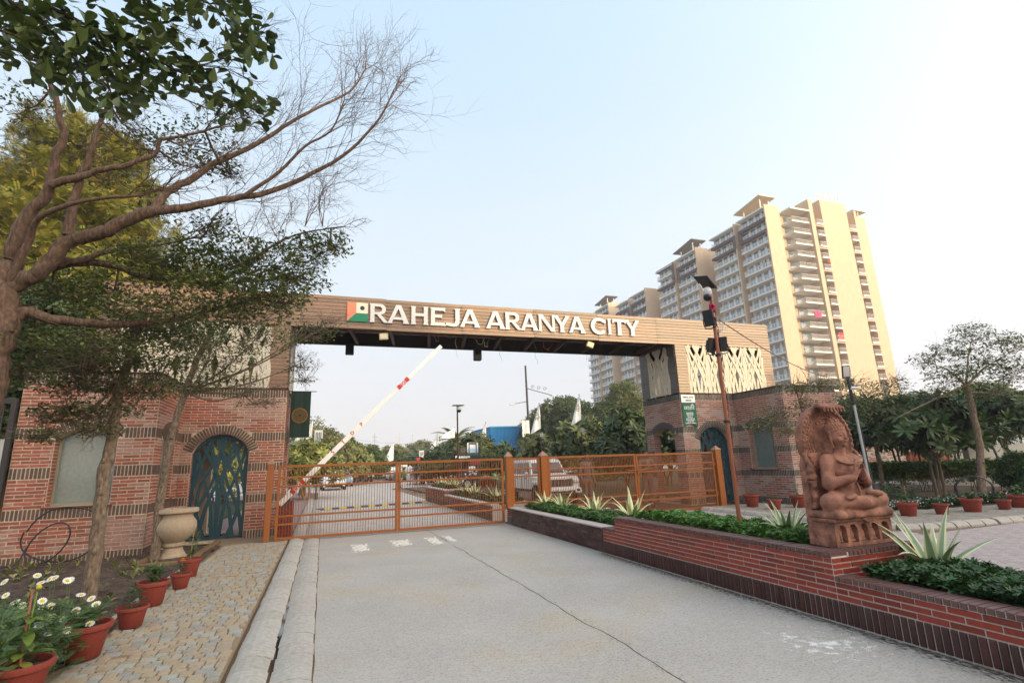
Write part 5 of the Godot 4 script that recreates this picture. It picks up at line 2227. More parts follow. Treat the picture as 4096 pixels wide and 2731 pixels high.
	px_clumps(xs, cs, tw, cl, -7.3, 225.0, .064, g1, g2, R)
	part("twig", tw, M.matte, o)
	stuff(many("crown", leaf_model("obovate"), M.leaf, rel(xs, o), cs, o))
	near_branch()
	slim_tree("slim leaning tree standing in the flower bed behind the daisies, its bark pale brown", [205, 1375, 222, 1230, 240, 1080, 252, 1040, 262, 960, 282, 870, 305, 790, 330, 720], -8.45, .088, .05, [[290, 815, 150, 48, 0, 1.0], [180, 880, 105, 32, -.1, 1.0], [145, 950, 75, 28, .1, .9], [330, 890, 90, 30, 0, .9], [98, 1000, 38, 22, .2, .8], [225, 985, 60, 20, .2, .7], [200, 835, 90, 24, .2, .8], [240, 940, 90, 26, 0, .8], [400, 760, 120, 40, -.2, 1.0], [300, 740, 140, 30, 0, 1.0]], .055)
	slim_tree("thin tree rising behind the stone urn, leaning right, with feathery lower twigs", [352, 1288, 368, 1150, 385, 1040, 405, 960, 425, 900, 450, 830, 480, 770], -11.7, .082, .05, [[480, 815, 110, 46, 0, 1.1], [590, 775, 105, 40, .1, 1.0], [700, 765, 85, 22, -.2, .6], [745, 750, 60, 14, -.2, .5], [690, 835, 45, 26, .1, .5], [700, 870, 35, 12, .1, .5], [560, 905, 55, 12, .6, .5], [600, 925, 70, 12, .6, .45], [440, 880, 80, 26, .2, .8], [520, 870, 70, 30, 0, .9], [440, 770, 90, 40, .2, 1.0]], .055)
	slim_tree("umbrella shaped small leaved tree at the right edge, standing beyond the row of pots", [2258, 1152, 2252, 1040, 2238, 960, 2226, 900, 2218, 880], -9.95, .10, .075, [[2230, 765, 60, 24, 0, .9], [2295, 780, 60, 24, .2, .8], [2180, 805, 64, 24, -.2, .9], [2125, 828, 42, 18, 0, .8], [2260, 825, 85, 34, 0, 1.0], [2320, 850, 55, 36, .3, 1.0], [2195, 862, 85, 28, .2, 1.0], [2330, 790, 40, 26, -.2, .8], [2290, 900, 70, 18, .5, .7], [2160, 900, 70, 14, .4, .7]], .085, [[2218, 885, 2180, 850, 2140, 835], [2220, 885, 2225, 820, 2235, 770], [2222, 885, 2270, 840, 2340, 800], [2226, 900, 2290, 905, 2352, 908], [2218, 885, 2120, 930, 2060, 960]])
	slim_tree("flat crowned small leaved tree behind the dark camera pole", [2032, 1142, 2016, 1040, 2002, 960, 1994, 915], -12.7, .075, .04, [[1960, 882, 60, 15, 0, 1.2], [2040, 886, 62, 15, 0, 1.2], [1895, 888, 50, 13, 0, 1.0], [2000, 915, 90, 22, .2, 1.4], [2085, 925, 70, 22, .2, 1.4], [1945, 928, 80, 20, .3, 1.3], [2010, 950, 90, 18, .4, 1.2], [2060, 870, 30, 10, 0, .7]], .08, [[1996, 925, 1950, 900, 1890, 885], [1996, 920, 2040, 890, 2075, 868], [1998, 930, 1930, 935, 1880, 930]])
	slim_tree("thin wispy tree growing behind the statue, across the ticket window of the right gatehouse", [1905, 1140, 1885, 1060, 1862, 1000, 1845, 950, 1832, 905], -9.2, .04, .015, [[1830, 893, 58, 16, 0, .8], [1785, 950, 62, 18, 0, .8], [1735, 978, 45, 15, 0, .7], [1805, 990, 45, 14, .2, .6], [1880, 885, 36, 11, 0, .7], [1850, 930, 55, 18, .2, .6]], .07, [[1885, 1060, 1830, 1000, 1760, 980], [1862, 1000, 1820, 950, 1780, 940], [1845, 950, 1870, 910, 1900, 885]])
	back_trees()


func rel(xs: Array, o: Node3D) -> Array:
	var r := []
	for x in xs:
		r.append(Transform3D(x.basis, x.origin - o.position))
	return r


func slim_tree(label: String, stem: Array, z: float, r0: float, r1: float, cl: Array, leaf: float, limbs: Array = []) -> void:
	var p := line_at(stem, z, z)
	p[0].y = -.02
	var o := thing("slim_tree", label, "tree", V(p[0].x, 0, p[0].z))
	var base := Transform3D(Basis(), -o.position)
	var b := MB.new()
	b.t = base
	b.col = Color(.42, .30, .20)
	var R: Array = []
	R.append_array(limb(b, p, r0, r1, 10, 5))
	R = R.slice(R.size() * 2 / 3)
	for q in limbs:
		R.append_array(limb(b, line_at(q, z, z + rb(-.4, .4)), r1 * .6, r1 * .07, 6))
	if limbs.is_empty():
		for q in cl.slice(0, 7):
			R.append_array(limb(b, PackedVector3Array([p[p.size() - 3], p[p.size() - 3].lerp(at(q[0], q[1], z + q[4]), .5) + V(0, -.15, 0), at(q[0], q[1], z + q[4])]), r1 * .6, r1 * .15, 6))
	# a few knots
	for i in 3:
		var k: Vector3 = smooth(p, 5)[4 + i * 4]
		b.ball(k + V(rb(-.02, .05), 0, r0 * .8), V(.03, .04, .03), 8, 6)
	part("trunk", b, M.bark, o)
	var xs := []
	var cs := PackedColorArray()
	var tw := MB.new()
	tw.t = base
	tw.col = Color(.13, .09, .06)
	px_clumps(xs, cs, tw, cl, z, 330.0, leaf * 1.15, Color(.06, .085, .026), Color(.17, .185, .065), R)
	part("twig", tw, M.matte, o)
	stuff(many("crown", leaf_model("obovate"), M.leaf, rel(xs, o), cs, o))


func near_branch() -> void:
	# a branch hanging into the picture close to the camera, its leaves large
	var o := thing("overhanging_branch", "leafy branch with large paddle shaped dark leaves hanging in at the upper left corner", "tree branch", at(75, -40, -2.5))
	var base := Transform3D(Basis(), -o.position)
	var b := MB.new()
	b.t = base
	b.col = Color(.16, .10, .07)
	var L := []
	L.append(limb(b, line_at([40, -70, 75, -2, 144, 31, 205, 62, 274, 92, 325, 116, 369, 142, 462, 150], -2.3, -2.6), .014, .005, 7))
	L.append(limb(b, line_at([369, 142, 427, 174, 479, 209, 530, 232, 590, 245], -2.55, -2.7), .006, .002, 6))
	L.append(limb(b, line_at([-10, -40, 20, 0, 82, 41, 137, 92, 191, 133, 240, 180, 262, 240], -2.3, -2.5), .009, .003, 6))
	L.append(limb(b, line_at([462, 150, 520, 130, 560, 100, 600, 80], -2.6, -2.7), .004, .002, 5))
	L.append(limb(b, line_at([300, -60, 330, -10, 350, 20, 380, 45], -2.4, -2.5), .006, .003, 5))
	L.append(limb(b, line_at([380, -60, 430, -20, 470, 5, 520, 10], -2.6, -2.6), .006, .003, 5))
	L.append(limb(b, line_at([205, 62, 240, 120, 300, 180, 340, 215], -2.45, -2.6), .005, .002, 5))
	L.append(limb(b, line_at([-40, 60, 30, 80, 90, 120, 120, 150], -2.2, -2.4), .006, .003, 5))
	part("stem", b, M.bark, o)
	var one := leaf_model("obovate")
	var cols := []
	for i in 6:
		cols.append(jit(Color(.03, .058, .016).lerp(Color(.11, .15, .035), i / 5.0), .15))
	var spots := []
	for l in L:
		var ln: PackedVector3Array = l
		for i in range(2, ln.size()):
			var f := float(i) / ln.size()
			for e in int(4 + 6 * f):
				spots.append(ln[i] + V(rb(-1, 1), rb(-1, .7), rb(-1, 1)) * .085)
	for q in [[575, 95, 50, 40, 40], [555, 60, 40, 25, 16], [520, 15, 60, 14, 30], [410, 10, 30, 25, 14], [265, 240, 30, 22, 36], [300, 190, 50, 30, 20], [590, 235, 26, 18, 22], [140, 60, 110, 55, 60], [280, 60, 100, 60, 50], [60, 110, 60, 60, 34], [400, 110, 60, 40, 30], [480, 180, 60, 40, 26], [170, 170, 70, 50, 34], [30, 30, 50, 40, 26]]:
		for i in q[4]:
			spots.append(at(q[0] + rb(-1, 1) * q[2], q[1] + rb(-1, 1) * q[3], -2.5 + rb(-.25, .25)))
	for i in spots.size():
		var lf := MeshInstance3D.new()
		lf.name = "leaf"
		var c: Color = cols[rng.randi_range(0, 5)]
		lf.mesh = tinted(one, c, "obov")
		lf.material_override = M.waxy_leaf
		var d := V(rb(-.7, .9), rb(-.9, .5), rb(-.7, .7)).normalized()
		var bs := Basis.looking_at(-d, V(rb(-.3, .3), 1, rb(-.3, .3)))
		lf.transform = Transform3D(bs * Basis.from_scale(V(1.25, 1, 1) * rb(.045, .085)), spots[i] - o.position)
		if i < 300:
			o.add_child(lf, true)
		else:
			lf.free()
	var rest := []
	var rc := PackedColorArray()
	for i in range(300, spots.size()):
		var d := V(rb(-.7, .9), rb(-.9, .5), rb(-.7, .7)).normalized()
		rest.append(Transform3D(Basis.looking_at(-d, V(rb(-.3, .3), 1, rb(-.3, .3))) * Basis.from_scale(V(1.25, 1, 1) * rb(.045, .085)), spots[i] - o.position))
		rc.append(cols[rng.randi_range(0, 5)])
	if rest.size():
		stuff(many("foliage", one, M.waxy_leaf, rest, rc, o))


func bushy(label: String, category: String, base: Vector3, h: float, rad: float, kind: String, num: int, size: float, t1: Color, t2: Color, o_: Dictionary = {}) -> Node3D:
	# a tree or shrub with its own trunk and a crown of tufts
	var called: String = o_.get("name", "tree")
	var o := thing(called, label, category, base, 0.0, o_.get("group", ""))
	var foot: float = o_.get("foot", .3)
	var b := MB.new()
	b.col = o_.get("bark", Color(.16, .11, .075))
	var stems: int = o_.get("stems", 1)
	var tr: float = o_.get("trunk", h * .022)
	var n: int = o_.get("tufts", 11)
	var cen: Array = []
	for i in n:
		var a := i * 2.399 + rb(-.3, .3)
		var q := (i + .5) / n
		var rr := rad * sqrt(q) * rb(.5, .74)
		var yy := lerpf(.84, foot + .10, pow(q, 1.1)) + rb(-.06, .04)
		cen.append(V(cos(a) * rr, h * yy, sin(a) * rr))
	for s in stems:
		var f := V(rb(-.25, .25), 0, rb(-.25, .25)) * (rad * .3 if stems > 1 else 0.0)
		var fork := f * 1.6 + V(rb(-.1, .1) * rad, h * foot * rb(.7, 1.1), rb(-.1, .1) * rad)
		limb(b, PackedVector3Array([f + V(0, -.05, 0), f.lerp(fork, .5) + V(rb(-.05, .05) * rad, 0, 0), fork]), tr, tr * .8, 7)
		for i in range(s, n, stems):
			var c: Vector3 = cen[i]
			limb(b, PackedVector3Array([fork, fork.lerp(c, .5) + V(rb(-.1, .1), rb(-.05, .12), rb(-.1, .1)) * rad, c]), tr * .6, tr * .15, 5, 3)
	part("trunk", b, M.matte, o)
	var xs := []
	var cs := PackedColorArray()
	var tuft: float = o_.get("tuft", .42)
	if kind == "rosette":
		for i in num:
			var c: Vector3 = cen[i % n]
			var d := V(rb(-1, 1), rb(-.5, 1), rb(-1, 1)).normalized()
			var p := c + d * V(rad * tuft, h * tuft * .42, rad * tuft) * rb(.55, 1.0)
			xs.append(Transform3D(Basis(Quaternion(Vector3.UP, (d + V(0, .5, 0)).normalized())) * Basis.from_euler(V(0, rb(0, TAU), 0)) * Basis.from_scale(Vector3.ONE * size * rb(.7, 1.2)), p))
			cs.append(jit(t1.lerp(t2, rng.randf()), .22))
	else:
		for c in cen:
			fill(xs, cs, c, V(rad * tuft, h * tuft * .40, rad * tuft) * rb(.8, 1.15), num / n, size, t1, t2, 0.0, o_.get("gaps", .0), c.x * 3 + c.y + base.x)
	stuff(many("crown", leaf_model(kind), M.leaf, xs, cs, o))
	return o


func on_ground(px: float, z: float) -> Vector3:
	var p := at(px, 1085, z)
	return V(p.x, 0, z)


func top_at(px: float, py: float, z: float) -> float:
	return at(px, py, z).y


func back_trees() -> void:
	var y1 := Color(.14, .16, .03)
	var y2 := Color(.33, .26, .05)
	var g1 := Color(.045, .075, .018)
	var g2 := Color(.13, .165, .04)
	var o1 := Color(.12, .125, .045)
	var o2 := Color(.24, .225, .085)
	var p: Vector3
	# left, behind the gatehouse
	p = on_ground(70, -23)
	bushy("tall feathery tree turning yellow, rising behind the left gatehouse", "tree", p, top_at(70, 205, -23), 5.2, "feather", 70000, .27, y1, y2, {"tufts": 24, "foot": .3, "trunk": .24, "bark": Color(.55, .45, .36), "gaps": .2, "tuft": .34})
	p = on_ground(300, -21)
	bushy("broad yellow green tree crown behind the timber storey of the left gatehouse", "tree", p, top_at(300, 560, -21), 4.6, "feather", 52000, .26, g2, y2, {"tufts": 14, "foot": .3, "trunk": .22, "gaps": .02})
	p = on_ground(-20, -17.5)
	bushy("dark leafy tree with thick orange lit limbs beyond the far left fence", "tree", p, 6.6, 3.2, "spray", 9000, .42, g1, Color(.05, .075, .02), {"tufts": 12, "foot": .25, "trunk": .3, "stems": 3, "bark": Color(.34, .16, .07)})
	# beyond the gate, left to right
	p = on_ground(706, -31)
	bushy("sunlit yellow green bush of upright leaf rosettes at the left of the forecourt", "shrub", p, top_at(700, 1010, -31), 2.0, "rosette", 420, .38, Color(.13, .15, .03), Color(.34, .33, .08), {"name": "shrub", "tufts": 16, "stems": 5, "trunk": .05, "foot": .25, "tuft": .5, "bark": Color(.4, .28, .16)})
	p = V(-5.5, 0, -31)
	bushy("yellow green shrub on the lawn seen through the teal door", "shrub", p, 3.6, 2.4, "rosette", 420, .4, g2, y2, {"name": "shrub", "tufts": 14, "stems": 4, "trunk": .05, "foot": .1, "tuft": .5})
	p = V(-8.8, 0, -34)
	bushy("second shrub behind the left gatehouse, seen through the teal door", "shrub", p, 4.2, 2.8, "rosette", 420, .4, g1, y1, {"name": "shrub", "tufts": 14, "stems": 4, "trunk": .05, "foot": .1, "tuft": .5})
	p = on_ground(782, -53)
	bushy("second yellow green bush of leaf rosettes, behind the white hatchback", "shrub", p, 4.0, 3.4, "rosette", 420, .6, Color(.12, .14, .03), Color(.32, .31, .08), {"name": "shrub", "tufts": 13, "stems": 4, "trunk": .05, "foot": .25, "tuft": .5, "bark": Color(.4, .28, .16)})
	p = on_ground(690, -36)
	bushy("almost bare fine branched tree beside the two white flags", "tree", p, top_at(690, 950, -36), 2.6, "spray", 460, .34, o1, o2, {"tufts": 16, "foot": .35, "trunk": .1, "gaps": .1})
	p = on_ground(748, -50)
	bushy("olive brown acacia behind the boom barrier", "tree", p, top_at(748, 975, -50), 2.7, "spray", 1500, .5, o1, o2, {"tufts": 13, "foot": .3, "trunk": .13})
	p = on_ground(790, -54)
	bushy("slender bright green tree right of the olive acacia", "tree", p, top_at(790, 995, -54), 1.7, "spray", 800, .5, g2, y1, {"tufts": 10, "foot": .3, "trunk": .1})
	p = on_ground(838, -58)
	bushy("green bushy tree above the parked cars", "tree", p, top_at(838, 1020, -58), 3.0, "spray", 1600, .55, g1, g2, {"tufts": 12, "foot": .2, "trunk": .12})
	p = on_ground(890, -66)
	bushy("low dense green tree behind the green kiosk", "tree", p, top_at(890, 1038, -66), 3.0, "spray", 1500, .6, g1, g2, {"tufts": 12, "foot": .15, "trunk": .12})
	p = on_ground(908, -88)
	bushy("loose yellowish tree far down the road, above the green kiosk", "tree", p, top_at(908, 1015, -88), 3.4, "spray", 750, .7, y1, y2, {"tufts": 11, "foot": .3, "trunk": .13})
	p = on_ground(940, -76)
	bushy("round pale green tree behind the row of parked cars", "tree", p, top_at(945, 1042, -76), 3.8, "spray", 1500, .6, Color(.05, .09, .035), Color(.10, .14, .05), {"tufts": 12, "foot": .15, "trunk": .12})
	p = on_ground(968, -96)
	bushy("airy tree with separate clumps standing on the skyline", "tree", p, top_at(968, 1006, -96), 4.6, "spray", 1100, .75, o1, o2, {"tufts": 13, "foot": .35, "trunk": .14, "tuft": .3})
	p = on_ground(1003, -120)
	bushy("small dark round tree on the skyline left of the palm", "tree", p, top_at(1003, 1026, -120), 4.2, "spray", 1200, .8, Color(.03, .045, .03), Color(.05, .07, .04), {"tufts": 10, "foot": .2, "trunk": .15})
	p = on_ground(1040, -43)
	bushy("big dark frangipani tree behind the billboard", "tree", p, top_at(1040, 1018, -43), 3.0, "rosette", 900, .5, g1, Color(.10, .12, .025), {"tufts": 18, "stems": 3, "trunk": .08, "foot": .22, "tuft": .45, "bark": Color(.3, .2, .12)})
	p = on_ground(1092, -40)
	bushy("sun topped frangipani tree beside the billboard", "tree", p, top_at(1092, 998, -40), 2.2, "rosette", 560, .48, Color(.05, .075, .02), Color(.18, .18, .04), {"tufts": 14, "stems": 3, "trunk": .07, "foot": .25, "tuft": .45, "bark": Color(.3, .2, .12)})
	p = on_ground(1150, -36)
	bushy("frangipani shrub in front of the blue shed", "shrub", p, top_at(1150, 1022, -36), 1.9, "rosette", 260, .5, g1, Color(.12, .13, .03), {"name": "shrub", "tufts": 13, "stems": 3, "trunk": .06, "foot": .25, "tuft": .4, "bark": Color(.3, .22, .14)})
	p = on_ground(1230, -32)
	bushy("half bare frangipani with many pale forked branches right of the blue shed", "shrub", p, top_at(1230, 985, -32), 1.9, "rosette", 150, .38, Color(.07, .085, .02), Color(.20, .20, .05), {"name": "shrub", "tufts": 26, "stems": 5, "trunk": .06, "foot": .25, "tuft": .3, "bark": Color(.36, .26, .17)})
	p = on_ground(1300, -60)
	bushy("large domed green tree behind the flags", "tree", p, top_at(1300, 905, -60), 6.6, "spray", 8500, .62, g1, Color(.11, .125, .028), {"tufts": 22, "foot": .12, "trunk": .25, "tuft": .4})
	p = on_ground(1390, -52)
	bushy("dense green tree left of the right gatehouse", "tree", p, top_at(1390, 915, -52), 5.0, "spray", 6500, .58, g1, Color(.10, .12, .026), {"tufts": 18, "foot": .12, "trunk": .22, "tuft": .4})
	p = on_ground(1448, -58)
	bushy("taller pale leaved tree just left of the right timber pier", "tree", p, top_at(1448, 868, -58), 3.6, "spray", 3400, .6, g2, Color(.17, .16, .045), {"tufts": 15, "foot": .3, "trunk": .2})
	p = on_ground(1340, -28)
	bushy("glossy frangipani tree with sunlit top leaves behind the white jeep", "tree", p, top_at(1340, 955, -28), 2.0, "rosette", 620, .46, Color(.035, .065, .018), Color(.20, .21, .05), {"tufts": 15, "stems": 3, "trunk": .07, "foot": .28, "tuft": .45, "bark": Color(.22, .16, .1)})
	p = on_ground(1440, -22.5)
	bushy("dark frangipani tree against the left side of the right gatehouse", "tree", p, top_at(1440, 945, -22.5), 1.6, "rosette", 560, .44, Color(.03, .058, .016), Color(.10, .14, .035), {"tufts": 14, "stems": 3, "trunk": .06, "foot": .3, "tuft": .45, "bark": Color(.2, .14, .09)})
	p = on_ground(1410, -34)
	bushy("low light green shrubs on the lawn beyond the right gate leaves", "shrub", p, 1.6, 2.2, "spray", 900, .4, g2, y1, {"name": "shrub", "tufts": 10, "stems": 4, "trunk": .04, "foot": .1})
	p = on_ground(1535, -24)
	bushy("frangipani tree seen through the small arch of the right gatehouse", "tree", p, 4.6, 2.0, "rosette", 420, .44, g1, g2, {"tufts": 14, "stems": 3, "trunk": .06, "foot": .2, "tuft": .45})
	# right, behind the pots
	for q in [[2152, -11.5, 905, 1.9, "forked frangipani tree in front of the clipped hedge", 330], [1990, -14.8, 915, 1.8, "frangipani tree with long drooping leaves behind the dark camera pole", 330], [2068, -15.5, 905, 2.0, "dark frangipani tree between the two flat crowned trees", 380], [2215, -15.0, 905, 2.0, "dense frangipani tree hiding the brick boundary wall", 380], [2318, -13.2, 880, 1.9, "tall frangipani tree at the right edge behind the hedge", 330], [1905, -17.0, 930, 1.8, "frangipani tree close to the end wall of the right gatehouse", 280]]:
		p = on_ground(q[0], q[1])
		bushy(q[4], "tree", p, top_at(q[0], q[2], q[1]), q[3], "rosette", q[5], .38, Color(.03, .058, .016), Color(.095, .14, .035), {"tufts": 15, "stems": 3, "trunk": .05, "foot": .42, "tuft": .36, "bark": Color(.15, .11, .08)})
	p = on_ground(2290, -26)
	bushy("yellow green tree glowing behind the right hand frangipanis", "tree", p, top_at(2290, 870, -26), 4.0, "spray", 3200, .5, g2, Color(.2, .18, .04), {"tufts": 14, "foot": .2, "trunk": .15})
	p = on_ground(2120, -30)
	bushy("leafy tree between the apartment block and the right hand tree", "tree", p, top_at(2120, 900, -30), 4.0, "spray", 3000, .5, g1, g2, {"tufts": 14, "foot": .2, "trunk": .15})
	hedge("clipped leafy hedge with bare stems behind the row of pots", V(17.6, 0, -15.4), V(22.3, 0, -10.6), .55, .42, 1.0, 7000)
	p = on_ground(2345, -9.6)
	bushy("dark green rounded bush at the right edge of the picture", "shrub", p, top_at(2345, 1035, -9.6), .62, "spray", 1500, .16, Color(.03, .07, .018), Color(.08, .13, .03), {"name": "shrub", "tufts": 12, "stems": 3, "trunk": .03, "foot": .1})
	# two palms
	palm("feathery date palm behind the big frangipani", on_ground(1045, -58), top_at(1045, 993, -58), 3.0, 26)
	palm("small pale palm between the parked cars and the skyline trees", on_ground(962, -82), top_at(962, 1040, -82), 3.2, 20)


func hedge(label: String, a: Vector3, b_: Vector3, w: float, low: float, h: float, num: int) -> void:
	var o := thing("hedge", label, "hedge", a.lerp(b_, .5))
	var base := Transform3D(Basis(), -o.position)
	var d := (b_ - a).normalized()
	var side := d.cross(Vector3.UP)
	var L := a.distance_to(b_)
	var b := MB.new()
	b.t = base
	b.col = Color(.12, .085, .055)
	for i in int(L * 3.4):
		var p := a + d * rb(0, L) + side * rb(-.15, .15)
		for k in 2:
			var e := p + V(rb(-.25, .25), h * rb(.5, .8), rb(-.25, .25))
			b.tube(PackedVector3Array([p + V(0, -.05, 0), p.lerp(e, .5) + V(rb(-.08, .08), 0, rb(-.08, .08)), e]), PackedFloat32Array([.014, .010, .006]), 5, false)
	part("stem", b, M.matte, o)
	var xs := []
	var cs := PackedColorArray()
	for i in num:
		var y := lerpf(low * .5, h, pow(rng.randf(), .62))
		if y < low and rng.randf() < .62:
			continue
		var p := a + d * rb(0, L) + side * rb(-w, w) * .5 + V(0, y + rb(-.02, .03), 0) - o.position
		xs.append(Transform3D(Basis.from_euler(V(rb(-.6, .6), rb(0, TAU), rb(-.6, .6))) * Basis.from_scale(Vector3.ONE * rb(.07, .12)), p))
		cs.append(jit(Color(.065, .13, .025).lerp(Color(.17, .24, .04), rng.randf()), .25))
	stuff(many("foliage", leaf_model("shoot"), M.waxy_leaf, xs, cs, o))


func palm(label: String, p: Vector3, h: float, len_: float, num: int) -> void:
	var o := thing("palm_tree", label, "palm", p)
	var b := MB.new()
	b.col = Color(.2, .15, .1)
	b.tube(PackedVector3Array([V(0, -.05, 0), V(.05, h * .4, 0), V(0, h * .8, 0)]), PackedFloat32Array([.24, .2, .2]), 8)
	part("trunk", b, M.matte, o)
	for i in num:
		b = MB.new()
		b.col = jit(Color(.13, .13, .04), .25)
		var a := i * 2.399
		var el := lerpf(1.25, -.3, float(i) / num)
		var q := V(0, h * .8, 0)
		for k in 9:
			var d := V(cos(a) * cos(el), sin(el), sin(a) * cos(el))
			var s := V(-sin(a), 0, cos(a))
			var w := len_ * .16 * sin(PI * (k + 1.2) / 10.5)
			for m in [-1.0, 1.0]:
				b.tri(q, q + d * len_ / 9.0, q + s * m * w + d * len_ * .10 - V(0, w * .35, 0))
				b.tri(q + d * len_ / 18.0, q + d * len_ / 7.5, q + s * m * w * .9 + d * len_ * .17 - V(0, w * .35, 0))
			q += d * len_ / 9.0
			el -= .16
		part("frond", b, M.leaf, o)


func surroundings() -> void:
	# unseen block and trees, added behind the camera and sized to shade the drive
	var o := thing("added_shade_block", "long plain flat roofed block behind the viewpoint, unseen, added to shade the drive", "building", V(52, 0, 31))
	var b := MB.new()
	b.col = Color(.5, .42, .32)
	b.span(V(-48, -.1, -4), V(60, 9.6, 6)); b.span(V(-48, 9.6, -4), V(60, 10.1, -3.8)); b.span(V(-48, 9.6, 5.8), V(60, 10.1, 6))
	b.col = Color(.12, .13, .14)
	for i in 26:
		for f in 3:
			b.span(V(-46 + i * 4.0, 1.0 + f * 3.0, -4.05), V(-44.4 + i * 4.0, 2.4 + f * 3.0, -4.005))
	part("wall", b, M.tower_wall, o)
	for q in [[8.0, 22.0, 12.5, 5.5, "unseen dense tree added behind the viewpoint for its shade, leftmost of its row"], [17.0, 23.5, 12.8, 6.0, "second unseen dense tree in the row added behind the viewpoint for shade"], [25.5, 22.5, 12.0, 5.0, "third unseen dense tree in the row added behind the viewpoint for shade"]]:
		bushy(q[4], "tree", V(q[0], 0, q[1]), q[2], q[3], "spray", 5200, .95, Color(.03, .055, .014), Color(.08, .11, .03), {"tufts": 20, "foot": .12, "trunk": .3, "tuft": .5, "gaps": -.3})
	# blue corrugated shed
	o = thing("blue_shed", "bright blue corrugated metal shed behind the frangipani shrubs", "shed", V(0, 0, -62))
	var xa := at(1127, 1000, -62).x
	var xb := at(1218, 1000, -62).x
	var ha := at(1127, 980, -62).y
	b = MB.new()
	b.col = Color(.02, .20, .44)
	var n := 60
	for i in n:
		var x0 := lerpf(xa, xb, float(i) / n)
		var x1 := lerpf(xa, xb, (i + 1.0) / n)
		var z0 := .06 * (i % 2)
		var z1 := .06 * ((i + 1) % 2)
		b.quad(V(x0, 0, z0), V(x1, 0, z1), V(x1, ha, z1), V(x0, ha, z0))
	b.span(V(xa, 0, -9), V(xa + .1, ha, -.01)); b.span(V(xb - .1, 0, -9), V(xb, ha, -.01)); b.span(V(xa, ha - .1, -9), V(xb, ha + .02, -.01))
	b.col = Color(.03, .26, .5)
	b.span(V(xa - .1, ha - .12, .07), V(xb + .1, ha + .06, .14))
	part("wall", b, M.plain, o)
	# green corrugated hoarding round the forecourt
	for q in [[1128, 1300, -46.0, 2.3, "long green corrugated metal hoarding behind the motorcyclist"], [985, 1075, -86.0, 2.6, "dark green hoarding panel far across the forecourt"]]:
		b = MB.new()
		b.col = Color(.03, .25, .15) if q[2] > -60 else Color(.012, .07, .045)
		var x0 := at(q[0], 1080, q[2]).x
		var x1 := at(q[1], 1080, q[2]).x
		var num := int((x1 - x0) / .25)
		for i in num:
			var p0 := V(lerpf(x0, x1, float(i) / num) - x0, 0, .05 * (i % 2))
			var p1 := V(lerpf(x0, x1, (i + 1.0) / num) - x0, 0, .05 * ((i + 1) % 2))
			b.quad(p0, p1, p1 + V(0, q[3], 0), p0 + V(0, q[3], 0))
			b.quad(p1 - V(0, 0, .06), p0 - V(0, 0, .06), p0 + V(0, q[3], -.06), p1 + V(0, q[3], -.06))
		b.span(V(0, q[3], -.07), V(x1 - x0, q[3] + .06, .07))
		single("metal_hoarding", b, M.plain, q[4], "hoarding", "", V(x0, 0, q[2]))
	# green lawn by the far planter and the exit lane
	b = MB.new()
	b.span(V(13.1, -.02, -60), V(42, .03, -40.1)); b.span(V(10.6, -.02, -39.8), V(40, .035, -18))
	var lawn := struct("lawn", b, mat("lawn", Color(.05, .085, .02), .95, {"tex": T.patch, "scale": V(.3, .3, .3), "fine": T.speck, "fscale": V(2, 2, 2)}))
	lawn.position = Vector3.ZERO
	b = MB.new()
	b.span(V(-30, -.02, -33), V(-3.1, .04, -17.4))
	struct("lawn", b, M.lawn)
	# far viaduct and pylons on the skyline
	o = thing("viaduct", "pale concrete flyover far away on the skyline", "bridge", V(0, 0, -330))
	b = MB.new()
	b.col = Color(.62, .52, .42)
	b.span(V(-40, 8.4, -4), V(160, 10.6, 4))
	for i in 10:
		b.span(V(-30 + i * 20, 0, -1.5), V(-27 + i * 20, 8.4, 1.5))
	part("deck", b, M.tower_wall, o)
	for i in 6:
		b = MB.new()
		b.col = Color(.4, .4, .42)
		b.span(V(-.18, 0, -.18), V(.18, 21, .18)); b.span(V(-1.4, 18.5, -.12), V(1.4, 18.8, .12)); b.span(V(-1.1, 16.6, -.12), V(1.1, 16.9, .12))
		single("power_pylon", b, M.plain, "%s thin grey power pole from the left on the skyline" % ["first", "second", "third", "fourth", "fifth", "sixth"][i], "pylon", "power poles on the skyline", V(28 + i * 13.0 + 3.0 * (i % 2), 0, -320 - 12.0 * (i % 3)))
	# low brick wall, tank, hoarding sheets and court behind the hedge
	o = thing("boundary_wall", "weathered brick boundary wall behind the blue tank", "wall", V(29, 0, -22))
	var a := Bricks.new()
	var tones := []
	for i in 6:
		tones.append(jit(Color(.28, .10, .07), .3))
	for i in 6:
		tones.append(jit(Color(.5, .42, .37), .25))
	brick_face(a, V(24, 0, -22), V(1, 0, 0), 9.5, [[0.0, 2.5, false, 0, 11]], [], .012, .24, .085, .018)
	b = MB.new()
	b.t = Transform3D(Basis(), -o.position)
	b.span(V(23.9, -.05, -22.3), V(33.6, 2.5, -22.0))
	part("wall", b, M.mortar, o)
	lay(a, o, tones, M.brick, "brick", 200)
	o = thing("water_tank", "blue painted horizontal tank with a rusty end, seen over the hedge", "tank", V(22.7, 0, -19.2), .35)
	b = MB.new()
	b.col = Color(.02, .13, .34)
	var q2 := PackedVector3Array([V(-1.3, 1.02, 0), V(-1.25, 1.02, 0), V(1.2, 1.02, 0), V(1.3, 1.02, 0)])
	b.tube(q2, PackedFloat32Array([.40, .46, .46, .40]), 20)
	part("tank", b, mat("tank_paint", Color.WHITE, .5, {"tex": T.patch, "scale": V(1, 1, 1)}), o)
	b = MB.new()
	b.col = Color(.45, .52, .55)
	b.tube(PackedVector3Array([V(1.3, 1.02, 0), V(1.33, 1.02, 0)]), PackedFloat32Array([.38, .38]), 20)
	part("tank_end", b, M.matte, o)
	b = MB.new()
